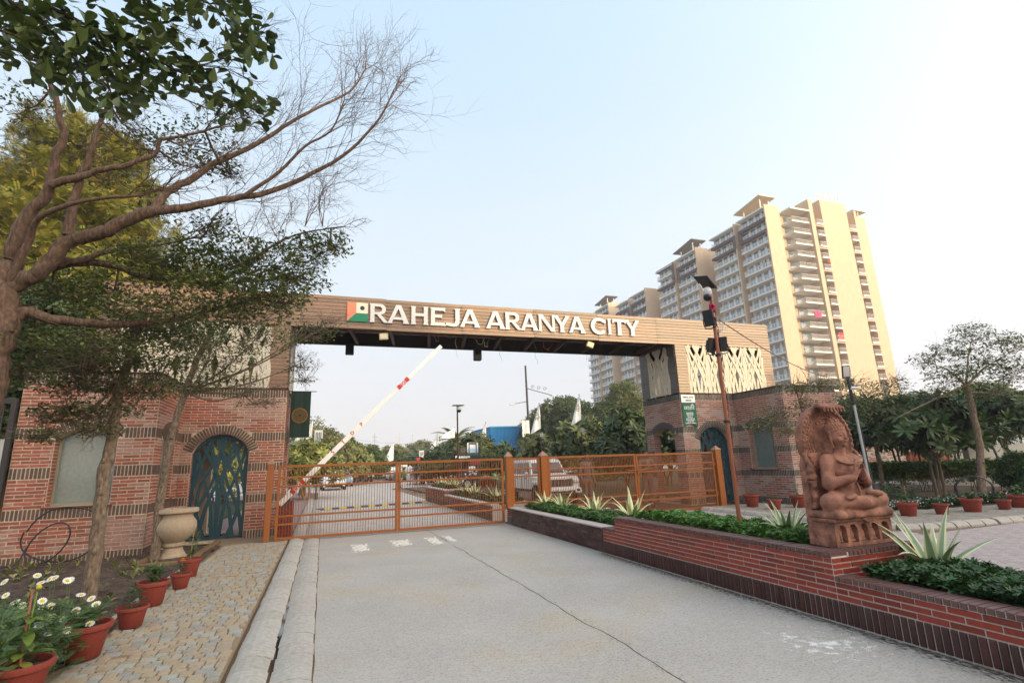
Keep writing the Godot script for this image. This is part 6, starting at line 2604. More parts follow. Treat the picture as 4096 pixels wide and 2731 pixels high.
	b.col = Color(.03, .2, .45)
	b.tube(PackedVector3Array([V(.2, 1.45, 0), V(.2, 1.56, 0)]), PackedFloat32Array([.16, .16]), 12)
	part("hatch", b, M.plain, o)
	b = MB.new()
	b.col = Color(.05, .05, .06)
	b.span(V(-1.2, .45, -.35), V(1.1, .57, .35)); b.span(V(-1.0, 0, -.3), V(-.8, .45, .3)); b.span(V(.7, 0, -.3), V(.9, .45, .3))
	part("stand", b, M.plain, o)
	b = MB.new()
	b.col = Color(.27, .06, .04)
	for i in 16:
		b.quad(V(i * .2, 0, .04 * (i % 2)), V(i * .2 + .2, 0, .04 * ((i + 1) % 2)), V(i * .2 + .2, 1.35, .04 * ((i + 1) % 2)), V(i * .2, 1.35, .04 * (i % 2)))
		b.quad(V(i * .2 + .2, 0, -.03), V(i * .2, 0, -.03), V(i * .2, 1.35, -.03), V(i * .2 + .2, 1.35, -.03))
	single("rusty_sheet_fence", b, M.matte, "rust red corrugated sheets standing behind the hedge", "fence", "", V(26.0, 0, -17.5))
	b = MB.new()
	b.col = Color(.34, .31, .28)
	b.rod(V(0, -.05, 0), V(-.75, 3.2, 0), .09, 8)
	single("leaning_post", b, M.matte, "leaning pale concrete post in front of the brick boundary wall", "post", "", V(25.9, 0, -18.5))
	# slatted railing with a white van at the far right
	o = thing("railing_wall", "grey wall with a white vertical bar railing at the far right", "fence", V(27.5, 0, -15.0))
	b = MB.new()
	b.col = Color(.33, .31, .28)
	b.span(V(-1.5, -.05, -.12), V(6, 1.55, .12))
	part("wall", b, M.matte, o)
	for i in 26:
		b = MB.new()
		b.col = Color(.7, .7, .7)
		b.span(V(-.9 + i * .13, 1.55, -.015), V(-.87 + i * .13, 2.3, .015))
		part("bar", b, M.plain, o)
	var lb := MB.new()
	lb.col = Color(.7, .7, .7)
	lb.span(V(-.95, 2.22, -.02), V(2.6, 2.26, .02))
	part("rail", lb, M.plain, o)
	# dark barred side gate left of the gatehouse
	o = thing("side_gate", "dark steel barred side gate with white sheeting at the left edge, against the gatehouse", "gate", V(-6.05, 0, -12.35))
	b = MB.new()
	b.col = Color(.035, .03, .028)
	b.span(V(.5, -.05, -.03), V(.58, 3.05, .05)); b.span(V(-.6, 2.95, -.03), V(.5, 3.05, .05)); b.span(V(-.6, 1.5, -.025), V(.5, 1.56, .045)); b.span(V(-.6, .1, -.025), V(.5, .16, .045)); b.span(V(-.62, -.05, -.03), V(-.55, 3.05, .05))
	part("frame", b, M.plain, o)
	for i in 7:
		b = MB.new()
		b.col = Color(.035, .03, .028)
		b.span(V(-.5 + i * .145, .15, -.012), V(-.475 + i * .145, 2.96, .012))
		part("bar", b, M.plain, o)
	b = MB.new()
	b.col = Color(.62, .62, .6)
	for i in 14:
		b.quad(V(-.55 + i * .075, .2, -.06 + .03 * (i % 2)), V(-.475 + i * .075, .2, -.06 + .03 * ((i + 1) % 2)), V(-.475 + i * .075, 2.3, -.06 + .03 * ((i + 1) % 2)), V(-.55 + i * .075, 2.3, -.06 + .03 * (i % 2)))
		b.quad(V(-.475 + i * .075, .2, -.08), V(-.55 + i * .075, .2, -.08), V(-.55 + i * .075, 2.3, -.08), V(-.475 + i * .075, 2.3, -.08))
	part("sheet", b, M.matte, o)
	# planter in the middle of the road beyond the gate
	o = thing("far_planter", "brick planter with pale coping and striped agaves in the road beyond the gate", "planter", V(5.0, 0, -19.5))
	b = MB.new()
	b.t = Transform3D(Basis(), -o.position)
	b.span(V(4.41, -.05, -24.1), V(5.5, .58, -20.3)); b.span(V(4.41, -.05, -20.3), V(5.6, .4, -14.2))
	part("wall", b, M.white_mortar, o)
	a = Bricks.new()
	tones = []
	for i in 6:
		tones.append(jit(Color(.30, .06, .035), .25))
	for i in 3:
		tones.append(jit(Color(.15, .09, .075), .25))
	brick_face(a, V(4.405, 0, -24.1), V(0, 0, 1), 3.8, [[0.0, .22, true, 6, 8], [.22, .56, false, 0, 5]], [], .012, .235, .056, .012)
	brick_face(a, V(4.405, 0, -20.3), V(0, 0, 1), 6.1, [[0.0, .2, true, 6, 8], [.2, .38, false, 0, 5]], [], .012, .235, .056, .012)
	brick_face(a, V(4.405, 0, -20.29), V(1, 0, 0), 1.1, [[.39, .56, false, 0, 5]], [], .012, .235, .056, .012)
	lay(a, o, tones, M.brick, "brick", 200)
	b = MB.new()
	b.t = Transform3D(Basis(), -o.position)
	b.col = Color(.58, .54, .48)
	for q in [[4.38, -24.15, 4.62, -20.27, .58], [5.3, -24.15, 5.53, -20.27, .58], [4.62, -20.5, 5.3, -20.27, .581], [4.38, -20.26, 4.62, -14.2, .4], [5.4, -20.26, 5.63, -14.2, .4]]:
		b.span(V(q[0], q[4] + .002, q[1]), V(q[2], q[4] + .035, q[3]))
	part("coping", b, M.matte, o)
	ground_cover("ground_cover", 4.63, 5.29, -24.0, -20.52, .62, 2600, self, Color(.045, .08, .02), 1.4)
	tag(get_child(get_child_count() - 1), "green ground cover in the higher bed of the planter beyond the gate", "ground cover")
	ground_cover("ground_cover", 4.63, 5.39, -20.2, -14.3, .44, 3600, self, Color(.045, .08, .02), 1.4)
	tag(get_child(get_child_count() - 1), "green ground cover in the lower bed of the planter beyond the gate", "ground cover")
	var nth := ["farthest", "second farthest", "middle", "fourth", "fifth", "nearest"]
	for i in 6:
		agave(V(4.95 + .1 * (i % 2), .56 if i < 3 else .40, [-23.4, -22.0, -21.0, -19.4, -17.9, -15.8][i]), .75, "pale striped agave seen through the drive gate, the %s in the planter beyond it" % nth[i], 4 + i)
	# painted speed bump of yellow and black blocks
	o = thing("speed_bump", "yellow and black striped speed bump across the drive beyond the gate", "speed bump", V(2.05, 0, -22.65))
	for i in 16:
		b = MB.new()
		b.col = Color(.60, .42, .06) if i % 2 == 0 else Color(.045, .055, .075)
		b.prism(P2([-.16, 0, -.11, .045, -.03, .065, .03, .065, .11, .045, .16, 0]), 0, .272)
		var s := part("bump_block", b, M.plain, o)
		s.transform = Transform3D(Basis(V(.16, 0, 1).normalized(), V(0, 1, 0), V(-1, 0, .16).normalized()), V(2.2 - i * .276 + .0, 0, -.36 + i * .0442))


# ---------------------------------------------------------------- carved and living bodies
class Field:
	# a distance field on a grid, joined smoothly, meshed as surface nets
	var o: Vector3
	var s: float
	var nx: int
	var ny: int
	var nz: int
	var f := PackedFloat32Array()

	func _init(lo: Vector3, hi: Vector3, cell: float) -> void:
		o = lo
		s = cell
		nx = int((hi.x - lo.x) / cell) + 2
		ny = int((hi.y - lo.y) / cell) + 2
		nz = int((hi.z - lo.z) / cell) + 2
		f.resize(nx * ny * nz)
		f.fill(1.0)

	func span(lo: Vector3, hi: Vector3) -> PackedInt32Array:
		var a := (lo - o) / s
		var b := (hi - o) / s
		return PackedInt32Array([clampi(int(a.x), 0, nx - 1), clampi(int(b.x) + 1, 0, nx - 1), clampi(int(a.y), 0, ny - 1), clampi(int(b.y) + 1, 0, ny - 1), clampi(int(a.z), 0, nz - 1), clampi(int(b.z) + 1, 0, nz - 1)])

	func join(i: int, d: float, k: float) -> void:
		var e := f[i]
		var h := k - absf(e - d)
		f[i] = minf(e, d) - (h * h / (4.0 * k) if h > 0.0 else 0.0)

	func cap(a: Vector3, b: Vector3, ra: float, rb_: float, k := .03) -> void:
		var m := maxf(ra, rb_) + k + s * 2.0
		var q := span(a.min(b) - Vector3.ONE * m, a.max(b) + Vector3.ONE * m)
		var ab := b - a
		var l := maxf(ab.length_squared(), 1e-8)
		for y in range(q[2], q[3] + 1):
			for z in range(q[4], q[5] + 1):
				var i := (y * nz + z) * nx + q[0]
				for x in range(q[0], q[1] + 1):
					var p := o + Vector3(x, y, z) * s - a
					var t := clampf(p.dot(ab) / l, 0.0, 1.0)
					var d := (p - ab * t).length() - lerpf(ra, rb_, t)
					if d < k + s * 3.0:
						join(i, d, k)
					i += 1

	func egg(c: Vector3, r: Vector3, k := .03, bs := Basis.IDENTITY) -> void:
		var m := maxf(r.x, maxf(r.y, r.z)) + k + s * 2.0
		var q := span(c - Vector3.ONE * m, c + Vector3.ONE * m)
		var inv := bs.inverse()
		for y in range(q[2], q[3] + 1):
			for z in range(q[4], q[5] + 1):
				var i := (y * nz + z) * nx + q[0]
				for x in range(q[0], q[1] + 1):
					var p := inv * (o + Vector3(x, y, z) * s - c)
					var k0 := (p / r).length()
					var k1 := (p / (r * r)).length()
					var d := k0 * (k0 - 1.0) / maxf(k1, 1e-6)
					if d < k + s * 3.0:
						join(i, d, k)
					i += 1

	func slab(c: Vector3, h: Vector3, round_: float, k := .02) -> void:
		var m := h + Vector3.ONE * (k + s * 2.0)
		var q := span(c - m, c + m)
		for y in range(q[2], q[3] + 1):
			for z in range(q[4], q[5] + 1):
				var i := (y * nz + z) * nx + q[0]
				for x in range(q[0], q[1] + 1):
					var p := (o + Vector3(x, y, z) * s - c).abs() - h + Vector3.ONE * round_
					var d := p.max(Vector3.ZERO).length() + minf(maxf(p.x, maxf(p.y, p.z)), 0.0) - round_
					join(i, d, k)
					i += 1

	func into(b: MB, ripple := 0.0) -> void:
		var sx := nx
		var sy := nz * nx
		var id := PackedInt32Array()
		id.resize(f.size())
		id.fill(-1)
		var vs := PackedVector3Array()
		var off := PackedInt32Array([0, 1, sx, sx + 1, sy, sy + 1, sy + sx, sy + sx + 1])
		var E := [[0, 1], [2, 3], [4, 5], [6, 7], [0, 2], [1, 3], [4, 6], [5, 7], [0, 4], [1, 5], [2, 6], [3, 7]]
		var cells := PackedInt32Array()
		for y in ny - 1:
			for z in nz - 1:
				var i := (y * nz + z) * nx
				for x in nx - 1:
					var in_ := 0
					if f[i] < 0.0: in_ += 1
					if f[i + 1] < 0.0: in_ += 1
					if f[i + sx] < 0.0: in_ += 1
					if f[i + sx + 1] < 0.0: in_ += 1
					if f[i + sy] < 0.0: in_ += 1
					if f[i + sy + 1] < 0.0: in_ += 1
					if f[i + sy + sx] < 0.0: in_ += 1
					if f[i + sy + sx + 1] < 0.0: in_ += 1
					if in_ > 0 and in_ < 8:
						var acc := Vector3.ZERO
						var n := 0
						for e in E:
							var ia: int = e[0]
							var ib: int = e[1]
							var a := f[i + off[ia]]
							var c := f[i + off[ib]]
							if (a < 0.0) != (c < 0.0):
								var t := a / (a - c)
								var pa := Vector3(ia & 1, ia >> 2, (ia >> 1) & 1)
								var pb := Vector3(ib & 1, ib >> 2, (ib >> 1) & 1)
								acc += pa.lerp(pb, t)
								n += 1
						id[i] = vs.size()
						vs.append(o + (Vector3(x, y, z) + acc / n) * s)
						cells.append(i)
					i += 1
		var nn := PackedVector3Array()
		nn.resize(vs.size())
		var quads := PackedInt32Array()
		for i in cells:
			for ax in 3:
				var st: int = [1, sy, sx][ax]
				var u: int = [sy, sx, 1][ax]
				var w: int = [sx, 1, sy][ax]
				if i + st >= f.size() or i - u - w < 0:
					continue
				if (f[i] < 0.0) == (f[i + st] < 0.0):
					continue
				var q := [id[i], id[i - u], id[i - u - w], id[i - w]]
				if q.has(-1):
					continue
				if f[i] < 0.0:
					q.reverse()
				var m := (vs[q[2]] - vs[q[0]]).cross(vs[q[3]] - vs[q[1]])
				for e in q:
					nn[e] += m
					quads.append(e)
		# face outwards whatever the order was
		var flip := 0
		for i in mini(60, vs.size()):
			var p := vs[(i * 97) % vs.size()]
			var m := nn[(i * 97) % vs.size()].normalized()
			flip += 1 if value(p + m * s) > value(p - m * s) else -1
		for i in vs.size():
			nn[i] = nn[i].normalized() * (1.0 if flip > 0 else -1.0)
		if ripple > 0.0:
			for i in vs.size():
				var p := vs[i]
				vs[i] = p + nn[i] * ripple * sin(p.y * 210.0 + p.x * 150.0 * signf(p.x) + p.z * 60.0)
		for i in range(0, quads.size(), 4):
			var q := [quads[i], quads[i + 1], quads[i + 2], quads[i + 3]]
			if flip <= 0:
				q.reverse()
			b.raw(vs[q[0]], vs[q[1]], vs[q[2]], nn[q[0]], nn[q[1]], nn[q[2]])
			b.raw(vs[q[0]], vs[q[2]], vs[q[3]], nn[q[0]], nn[q[2]], nn[q[3]])

	func value(p: Vector3) -> float:
		var a := (p - o) / s
		return f[(clampi(roundi(a.y), 0, ny - 1) * nz + clampi(roundi(a.z), 0, nz - 1)) * nx + clampi(roundi(a.x), 0, nx - 1)]


func statue() -> void:
	var o := thing("statue", "red sandstone statue of a seated cross legged figure with a round halo", "statue", V(5.2, .612, -4.21))
	var m: Material = M.sandstone
	# figure
	var b := MB.new()
	var F := Field.new(V(-.50, .24, -.2), V(.50, 1.0, .34), .0105)
	F.slab(V(0, .30, .01), V(.41, .042, .185), .04)
	F.cap(V(0, .42, -.02), V(0, .62, -.005), .135, .115)
	F.egg(V(0, .745, 0), V(.175, .13, .105))
	F.cap(V(-.155, .83, -.02), V(.155, .83, -.02), .068, .068, .04)
	F.cap(V(0, .86, -.005), V(0, .99, .01), .062, .058)
	for s in [-1.0, 1.0]:
		F.cap(V(s * .19, .825, -.015), V(s * .262, .60, .03), .070, .060)
		F.cap(V(s * .262, .60, .03), V(s * .075, .655, .165), .058, .040, .02)
		F.cap(V(s * .12, .425, -.01), V(s * .335, .425, .085), .112, .088, .04)
		F.cap(V(s * .345, .415, .075), V(s * -.02, .415, .20), .086, .058, .03)
	F.egg(V(-.17, .475, .185), V(.095, .03, .038), .012, Basis.from_euler(V(0, .25, .1)))
	F.egg(V(.15, .495, .195), V(.10, .032, .04), .012, Basis.from_euler(V(0, -.2, -.12)))
	# collar of the robe and the hanging fold
	var pr := V(-.15, .875, .01)
	for i in 9:
		var a := PI * (i + 1) / 9.0
		var q := V(-.15 * cos(a), .875 - .085 * sin(a), .01 + .105 * sin(a))
		F.cap(pr, q, .012, .012, .008)
		pr = q
	F.cap(V(.02, .60, .125), V(.02, .46, .15), .012, .016, .006)
	F.into(b, .0011)
	# head, with a grid of its own
	var H := Field.new(V(-.15, .93, -.15), V(.15, 1.30, .17), .0055)
	H.cap(V(0, .93, .005), V(0, 1.02, .005), .058, .056, .01)
	H.egg(V(0, 1.10, 0), V(.088, .112, .098), .02)
	H.egg(V(0, 1.035, .035), V(.067, .062, .062), .03)
	H.cap(V(0, 1.105, .093), V(0, 1.062, .110), .008, .014, .010)
	H.egg(V(0, 1.056, .104), V(.022, .009, .012), .006)
	for s in [-1.0, 1.0]:
		H.cap(V(s * .014, 1.118, .092), V(s * .062, 1.118, .070), .007, .005, .010)
		H.egg(V(s * .036, 1.094, .084), V(.023, .011, .012), .004)
		H.egg(V(s * .05, 1.045, .070), V(.026, .026, .022), .016)
		H.cap(V(s * .088, 1.125, -.005), V(s * .096, 1.03, .004), .019, .012, .008)
		H.cap(V(s * .096, 1.03, .004), V(s * .088, .965, .012), .012, .014, .006)
	H.egg(V(0, 1.030, .098), V(.028, .0065, .012), .003)
	H.egg(V(0, 1.017, .095), V(.023, .0075, .012), .003)
	H.egg(V(0, .992, .078), V(.026, .02, .02), .014)
	H.egg(V(0, 1.15, -.012), V(.098, .088, .104), .006)
	H.egg(V(0, 1.228, -.012), V(.052, .042, .054), .012)
	H.into(b)
	# hands before the chest, fingers curled towards each other
	for s in [-1.0, 1.0]:
		var G := Field.new(V(-.14, .60, .10), V(.14, .86, .28), .006)
		var w := V(s * .072, .66, .168)
		var pm := V(s * .042, .715, .192)
		G.cap(w, pm, .034, .030, .012)
		G.egg(pm + V(s * .004, .012, 0), V(.022, .038, .030), .012)
		for i in 4:
			var k := pm + V(s * -.002, .045 - absf(i - 1.2) * .006, .026 - i * .017)
			var t1 := k + V(s * -.012, .030 - i * .004, .004)
			var t2 := t1 + V(s * -.026, .014 - i * .007, .0)
			G.cap(k, t1, .0095, .0088, .005)
			G.cap(t1, t2, .0088, .0070, .003)
		G.cap(pm + V(s * -.004, -.01, .022), pm + V(s * -.024, .026, .036), .0105, .0085, .006)
		G.into(b)
	# curls of the hair
	for r in 7:
		var th := lerpf(.12, 1.38, r / 6.0)
		var num := maxi(5, int(22 * sin(th)))
		for i in num:
			var ph := TAU * i / num + r * .3
			var p := V(sin(th) * cos(ph) * .100, cos(th) * .090, sin(th) * sin(ph) * .106)
			if p.y < .035 and p.z > .05:
				continue
			b.ball(V(0, 1.15, -.012) + p * .96, V(.012, .011, .012), 6, 4)
	for r in 3:
		for i in 9 - r * 3:
			var th := lerpf(1.3, .3, r / 2.0)
			var ph := TAU * i / (9 - r * 3)
			b.ball(V(0, 1.23, -.012) + V(sin(th) * cos(ph) * .054, cos(th) * .044, sin(th) * sin(ph) * .056), V(.012, .011, .012), 6, 4)
	for i in 23:
		var a := lerpf(-1.75, 1.75, i / 22.0)
		b.ball(V(sin(a) * .094, 1.146, -.012 + cos(a) * .100), V(.007, .007, .007), 6, 4)
	part("figure", b, m, o).position = V(0, 0, .025)
	# bracelet
	b = MB.new()
	var ring := PackedVector3Array()
	for i in 17:
		var a := TAU * i / 16
		ring.append(V(.105, .645, .147) + Basis(Quaternion(V(0, 0, 1), V(-.8, .25, .55).normalized())) * V(cos(a) * .05, sin(a) * .05, 0))
	b.tube(ring, PackedFloat32Array([.010]), 6, false)
	part("bracelet", b, m, o)
	# halo with carved rings
	b = MB.new()
	b.t = Transform3D(Basis(V(1, 0, 0), V(0, 0, 1), V(0, -1, 0)), V(0, 1.04, -.125))
	b.lathe(P2([.0, -.05, .37, -.05, .385, -.035, .385, .025, .37, .04, .335, .045, .325, .03, .318, .03, .312, .036, .305, .028, .255, .024, .25, .032, .24, .032, .235, .02, .2, .018, .195, .026, .188, .012, .0, .008]), 56)
	b.t = Transform3D(Basis(), V(0, 1.04, -.125))
	for i in 46:
		var a := TAU * i / 46
		b.ball(V(cos(a) * .282, sin(a) * .282, .028), V(.013, .013, .012), 6, 4)
	for i in 70:
		var a := TAU * i / 70
		b.ball(V(cos(a) * .318, sin(a) * .318, .034), V(.007, .007, .007), 5, 3)
		b.ball(V(cos(a) * .244, sin(a) * .244, .033), V(.006, .006, .006), 5, 3)
	for i in 40:
		var a := TAU * i / 40
		b.ball(V(cos(a) * .352, sin(a) * .352, .044), V(.022, .022, .010), 7, 4)
	for i in 24:
		var a := TAU * i / 24
		b.ball(V(cos(a) * .218, sin(a) * .218, .022), V(.012, .012, .010), 6, 4)
	part("halo", b, m, o)
	# curled leaves over the top of the halo
	b = MB.new()
	var C := Field.new(V(-.2, 1.28, -.18), V(.2, 1.50, .14), .008)
	for i in 7:
		var x := -.12 + i * .04
		C.cap(V(x * .7, 1.40, -.12), V(x, 1.42, -.03), .022, .026, .012)
		C.cap(V(x, 1.42, -.03), V(x * 1.15, 1.385, .045), .024, .018, .008)
		C.cap(V(x * 1.15, 1.385, .045), V(x * 1.2, 1.345, .055), .016, .010, .006)
	C.into(b)
	part("crest", b, m, o)
	# back slab with carved side brackets
	b = MB.new()
	b.prism(P2([-.40, 0, .40, 0, .385, .80, .33, .92, -.33, .92, -.385, .80]), -.16, -.085)
	part("back_slab", b, m, o)
	for s in [-1.0, 1.0]:
		b = MB.new()
		var K := Field.new(V(-.1, .24, -.14), V(.1, .98, .06), .009)
		for q in [[.30, .05, .018], [.37, .05, .02], [.62, .055, .014], [.665, .05, .022]]:
			K.slab(V(0, q[0], -.06), V(q[1], q[2], .05), .008, .006)
		K.cap(V(.01, .40, -.05), V(-.015, .47, -.02), .036, .030); K.egg(V(-.01, .505, -.03), V(.032, .03, .03)); K.cap(V(.02, .44, -.04), V(.035, .53, -.03), .016, .014, .01)
		K.cap(V(.0, .53, -.06), V(.01, .60, -.04), .03, .026); K.egg(V(-.015, .58, -.015), V(.026, .026, .03)); K.cap(V(.01, .40, -.03), V(.04, .37, -.01), .018, .014, .01)
		K.cap(V(.02, .69, -.06), V(-.02, .74, -.03), .036, .032); K.cap(V(-.02, .74, -.03), V(-.01, .79, -.03), .028, .022); K.cap(V(.03, .72, -.05), V(.045, .78, -.04), .018, .014)
		K.cap(V(-.01, .79, -.03), V(-.04, .84, -.04), .020, .024); K.cap(V(-.04, .84, -.04), V(-.045, .90, -.05), .022, .018); K.cap(V(-.045, .90, -.05), V(-.015, .93, -.05), .016, .012)
		K.into(b)
		var p := part("carved_bracket", b, m, o)
		p.transform = Transform3D(Basis(V(-s, 0, 0), V(0, 1, 0), V(0, 0, 1)) if s > 0 else Basis.IDENTITY, V(s * .335, -.0, -.03))
	# plinth with five arched niches
	b = MB.new()
	var niches := []
	for i in 5:
		niches.append({"x0": .045 + i * .150, "x1": .155 + i * .150, "y0": .035, "spring": .155, "rise": .05})
	wall_face(b, V(-.4, 0, .155), V(1, 0, 0), .8, 0.0, .235, niches, .06)
	b.span(V(-.4, 0, -.085), V(.4, .235, .094))
	b.span(V(-.425, .236, -.085), V(.425, .268, .178), .006)
	part("plinth", b, m, o)
	for i in 5:
		b = MB.new()
		var N := Field.new(V(-.06, .03, -.03), V(.06, .21, .04), .006)
		N.slab(V(0, .048, 0), V(.045, .012, .025), .006, .006)
		N.egg(V(0, .078, .004), V(.044, .02, .022), .008); N.cap(V(0, .09, 0), V(0, .130, 0), .026, .022, .01); N.egg(V(0, .162, .002), V(.017, .021, .016), .006)
		for s in [-1.0, 1.0]:
			N.cap(V(s * .024, .132, 0), V(s * .036, .102, .006), .010, .009, .006); N.cap(V(s * .036, .102, .006), V(s * .006, .094, .018), .009, .007, .006)
		N.into(b)
		var p := part("niche_figure", b, m, o)
		p.position = V(-.30 + i * .150, 0, .108)
		if i == 0 or i == 4:
			p.rotation.y = .8 if i == 0 else -.8
	# pleated cloth end hanging over the cornice
	b = MB.new()
	for i in 11:
		var a0 := PI + PI * i / 11.0
		var a1 := PI + PI * (i + 1) / 11.0
		var k := .010 if i % 2 else .004
		b.tri(V(.06, .30, .205), V(.06 + cos(a0) * .115, .30 + sin(a0) * .085, .186 + k), V(.06 + cos(a1) * .115, .30 + sin(a1) * .085, .186 + .014 - k))
	for i in 11:
		var a0 := PI + PI * (i + .5) / 11.0
		b.rod(V(.06, .30, .203), V(.06 + cos(a0) * .112, .30 + sin(a0) * .082, .190), .005, 5)
	part("cloth_end", b, m, o)


func person(label: String, p: Vector3, turn: float, h: float, shirt: Color, trousers: Color, pose := 0, skin := Color(.17, .085, .05), group := "people standing in the forecourt") -> Node3D:
	# pose 0 standing, 1 arms folded, 2 riding; the whole body is one surface, coloured skin, shirt, trousers, shoes
	var o := thing("person", label, "person", p, turn, group)
	var hip := .88 if pose < 2 else .80
	var z := 0.0 if pose < 2 else .06
	var hands := []
	var key := "person%d" % pose
	var arms := []
	for e in [-1.0, 1.0]:
		var el := V(e * .25, hip + .24, -.02) if pose == 0 else V(e * .26, hip + .25, .10)
		var wr: Vector3 = [V(e * .24, hip + .0, .08), V(e * -.06, hip + .26, .17), V(e * .25, hip + .18, .40)][pose]
		arms.append([e, el, wr])
	if not shared.has(key):
		var b := MB.new()
		var F := Field.new(V(-.42, -.02, -.3), V(.42, 1.82, .62), .019)
		for e in [-1.0, 1.0]:
			if pose < 2:
				F.cap(V(e * .09, .88, 0), V(e * .10, .47, .02), .095, .068); F.cap(V(e * .10, .47, .02), V(e * .10, .07, 0), .066, .045)
				F.cap(V(e * .10, .05, -.03), V(e * .115, .045, .14), .045, .035, .02)
			else:
				F.cap(V(e * .09, .80, -.05), V(e * .16, .72, .36), .1, .075); F.cap(V(e * .16, .72, .36), V(e * .15, .30, .22), .068, .048)
				F.cap(V(e * .15, .28, .2), V(e * .15, .26, .38), .045, .035, .02)
		F.egg(V(0, hip + .02, 0), V(.155, .12, .11))
		F.egg(V(0, hip + .12, 0), V(.15, .14, .105)); F.cap(V(0, hip + .15, 0), V(0, hip + .42, z), .125, .13, .05)
		F.cap(V(-.13, hip + .50, z), V(.13, hip + .50, z), .075, .075, .04)
		F.cap(V(0, hip + .50, z), V(0, hip + .64, z + .02), .052, .05, .02)
		F.egg(V(0, hip + .735, z + .03), V(.075, .112, .095), .02); F.egg(V(0, hip + .68, z + .055), V(.052, .05, .055), .02)
		F.cap(V(0, hip + .735, z + .12), V(0, hip + .71, z + .132), .010, .015, .008)
		for a in arms:
			var e: float = a[0]
			F.cap(V(e * .18, hip + .50, z), a[1], .062, .05); F.cap(a[1], a[2], .048, .034, .02)
			F.egg(V(e * .077, hip + .73, z + .02), V(.014, .03, .022), .008)
		F.into(b)
		for a in arms:
			var e: float = a[0]
			var q: Vector3 = a[2]
			var d := (a[2] - a[1]).normalized() as Vector3
			var G := Field.new(q - Vector3.ONE * .22, q + Vector3.ONE * .22, .008)
			var pm := q + d * .07
			var sd := d.cross(V(e, 0, .2)).normalized()
			G.cap(q - d * .02, pm, .033, .036, .012)
			for i in 4:
				var k := pm + d * .03 + sd * (-.033 + i * .022)
				G.cap(k, k + d * (.038 + .01 * (1.5 - absf(i - 1.5))), .0105, .010, .004)
				G.cap(k + d * .045, k + d * .075 - V(e * .02, 0, 0), .010, .0085, .003)
			G.cap(q + d * .03 - sd * .03, pm - sd * .06 + d * .02, .012, .010, .006)
			G.into(b)
		shared[key] = b
	var src: MB = shared[key]
	var b := MB.new()
	b.v = src.v
	b.n = src.n
	b.u = src.u
	b.c.resize(src.v.size())
	for i in src.v.size():
		var q := src.v[i]
		var c := shirt
		var on_arm := false
		for a in arms:
			var wr: Vector3 = a[2]
			if q.distance_to(wr) < .05 or (q - wr).dot((a[2] - a[1]) as Vector3) > 0.0 and q.distance_to(wr) < .22:
				on_arm = true
		if on_arm or q.y > hip + .585:
			c = skin
		elif pose < 2 and q.y < hip + .02 and absf(q.x) < .21 or pose == 2 and (q.y < hip - .02 or q.z > .16 and q.y < hip + .03):
			c = trousers
			if pose < 2 and q.y < .085 or pose == 2 and q.y < .33:
				c = Color(.03, .025, .02)
		b.c[i] = c
	var bd := part("body", b, mat("clothing", Color.WHITE, .9), o)
	bd.scale = Vector3.ONE * (h / 1.72)
	if not shared.has(key + "hair"):
		var hb := MB.new()
		hb.col = Color(.012, .01, .009)
		var F := Field.new(V(-.12, hip + .64, z - .12), V(.12, hip + .90, z + .16), .014)
		F.egg(V(0, hip + .775, z + .012), V(.083, .092, .100), .01); F.egg(V(0, hip + .72, z - .03), V(.074, .08, .06), .02)
		F.into(hb)
		shared[key + "hair"] = hb.mesh()
	var hr := part("hair", shared[key + "hair"], M.clothing, o)
	hr.scale = bd.scale
	return o


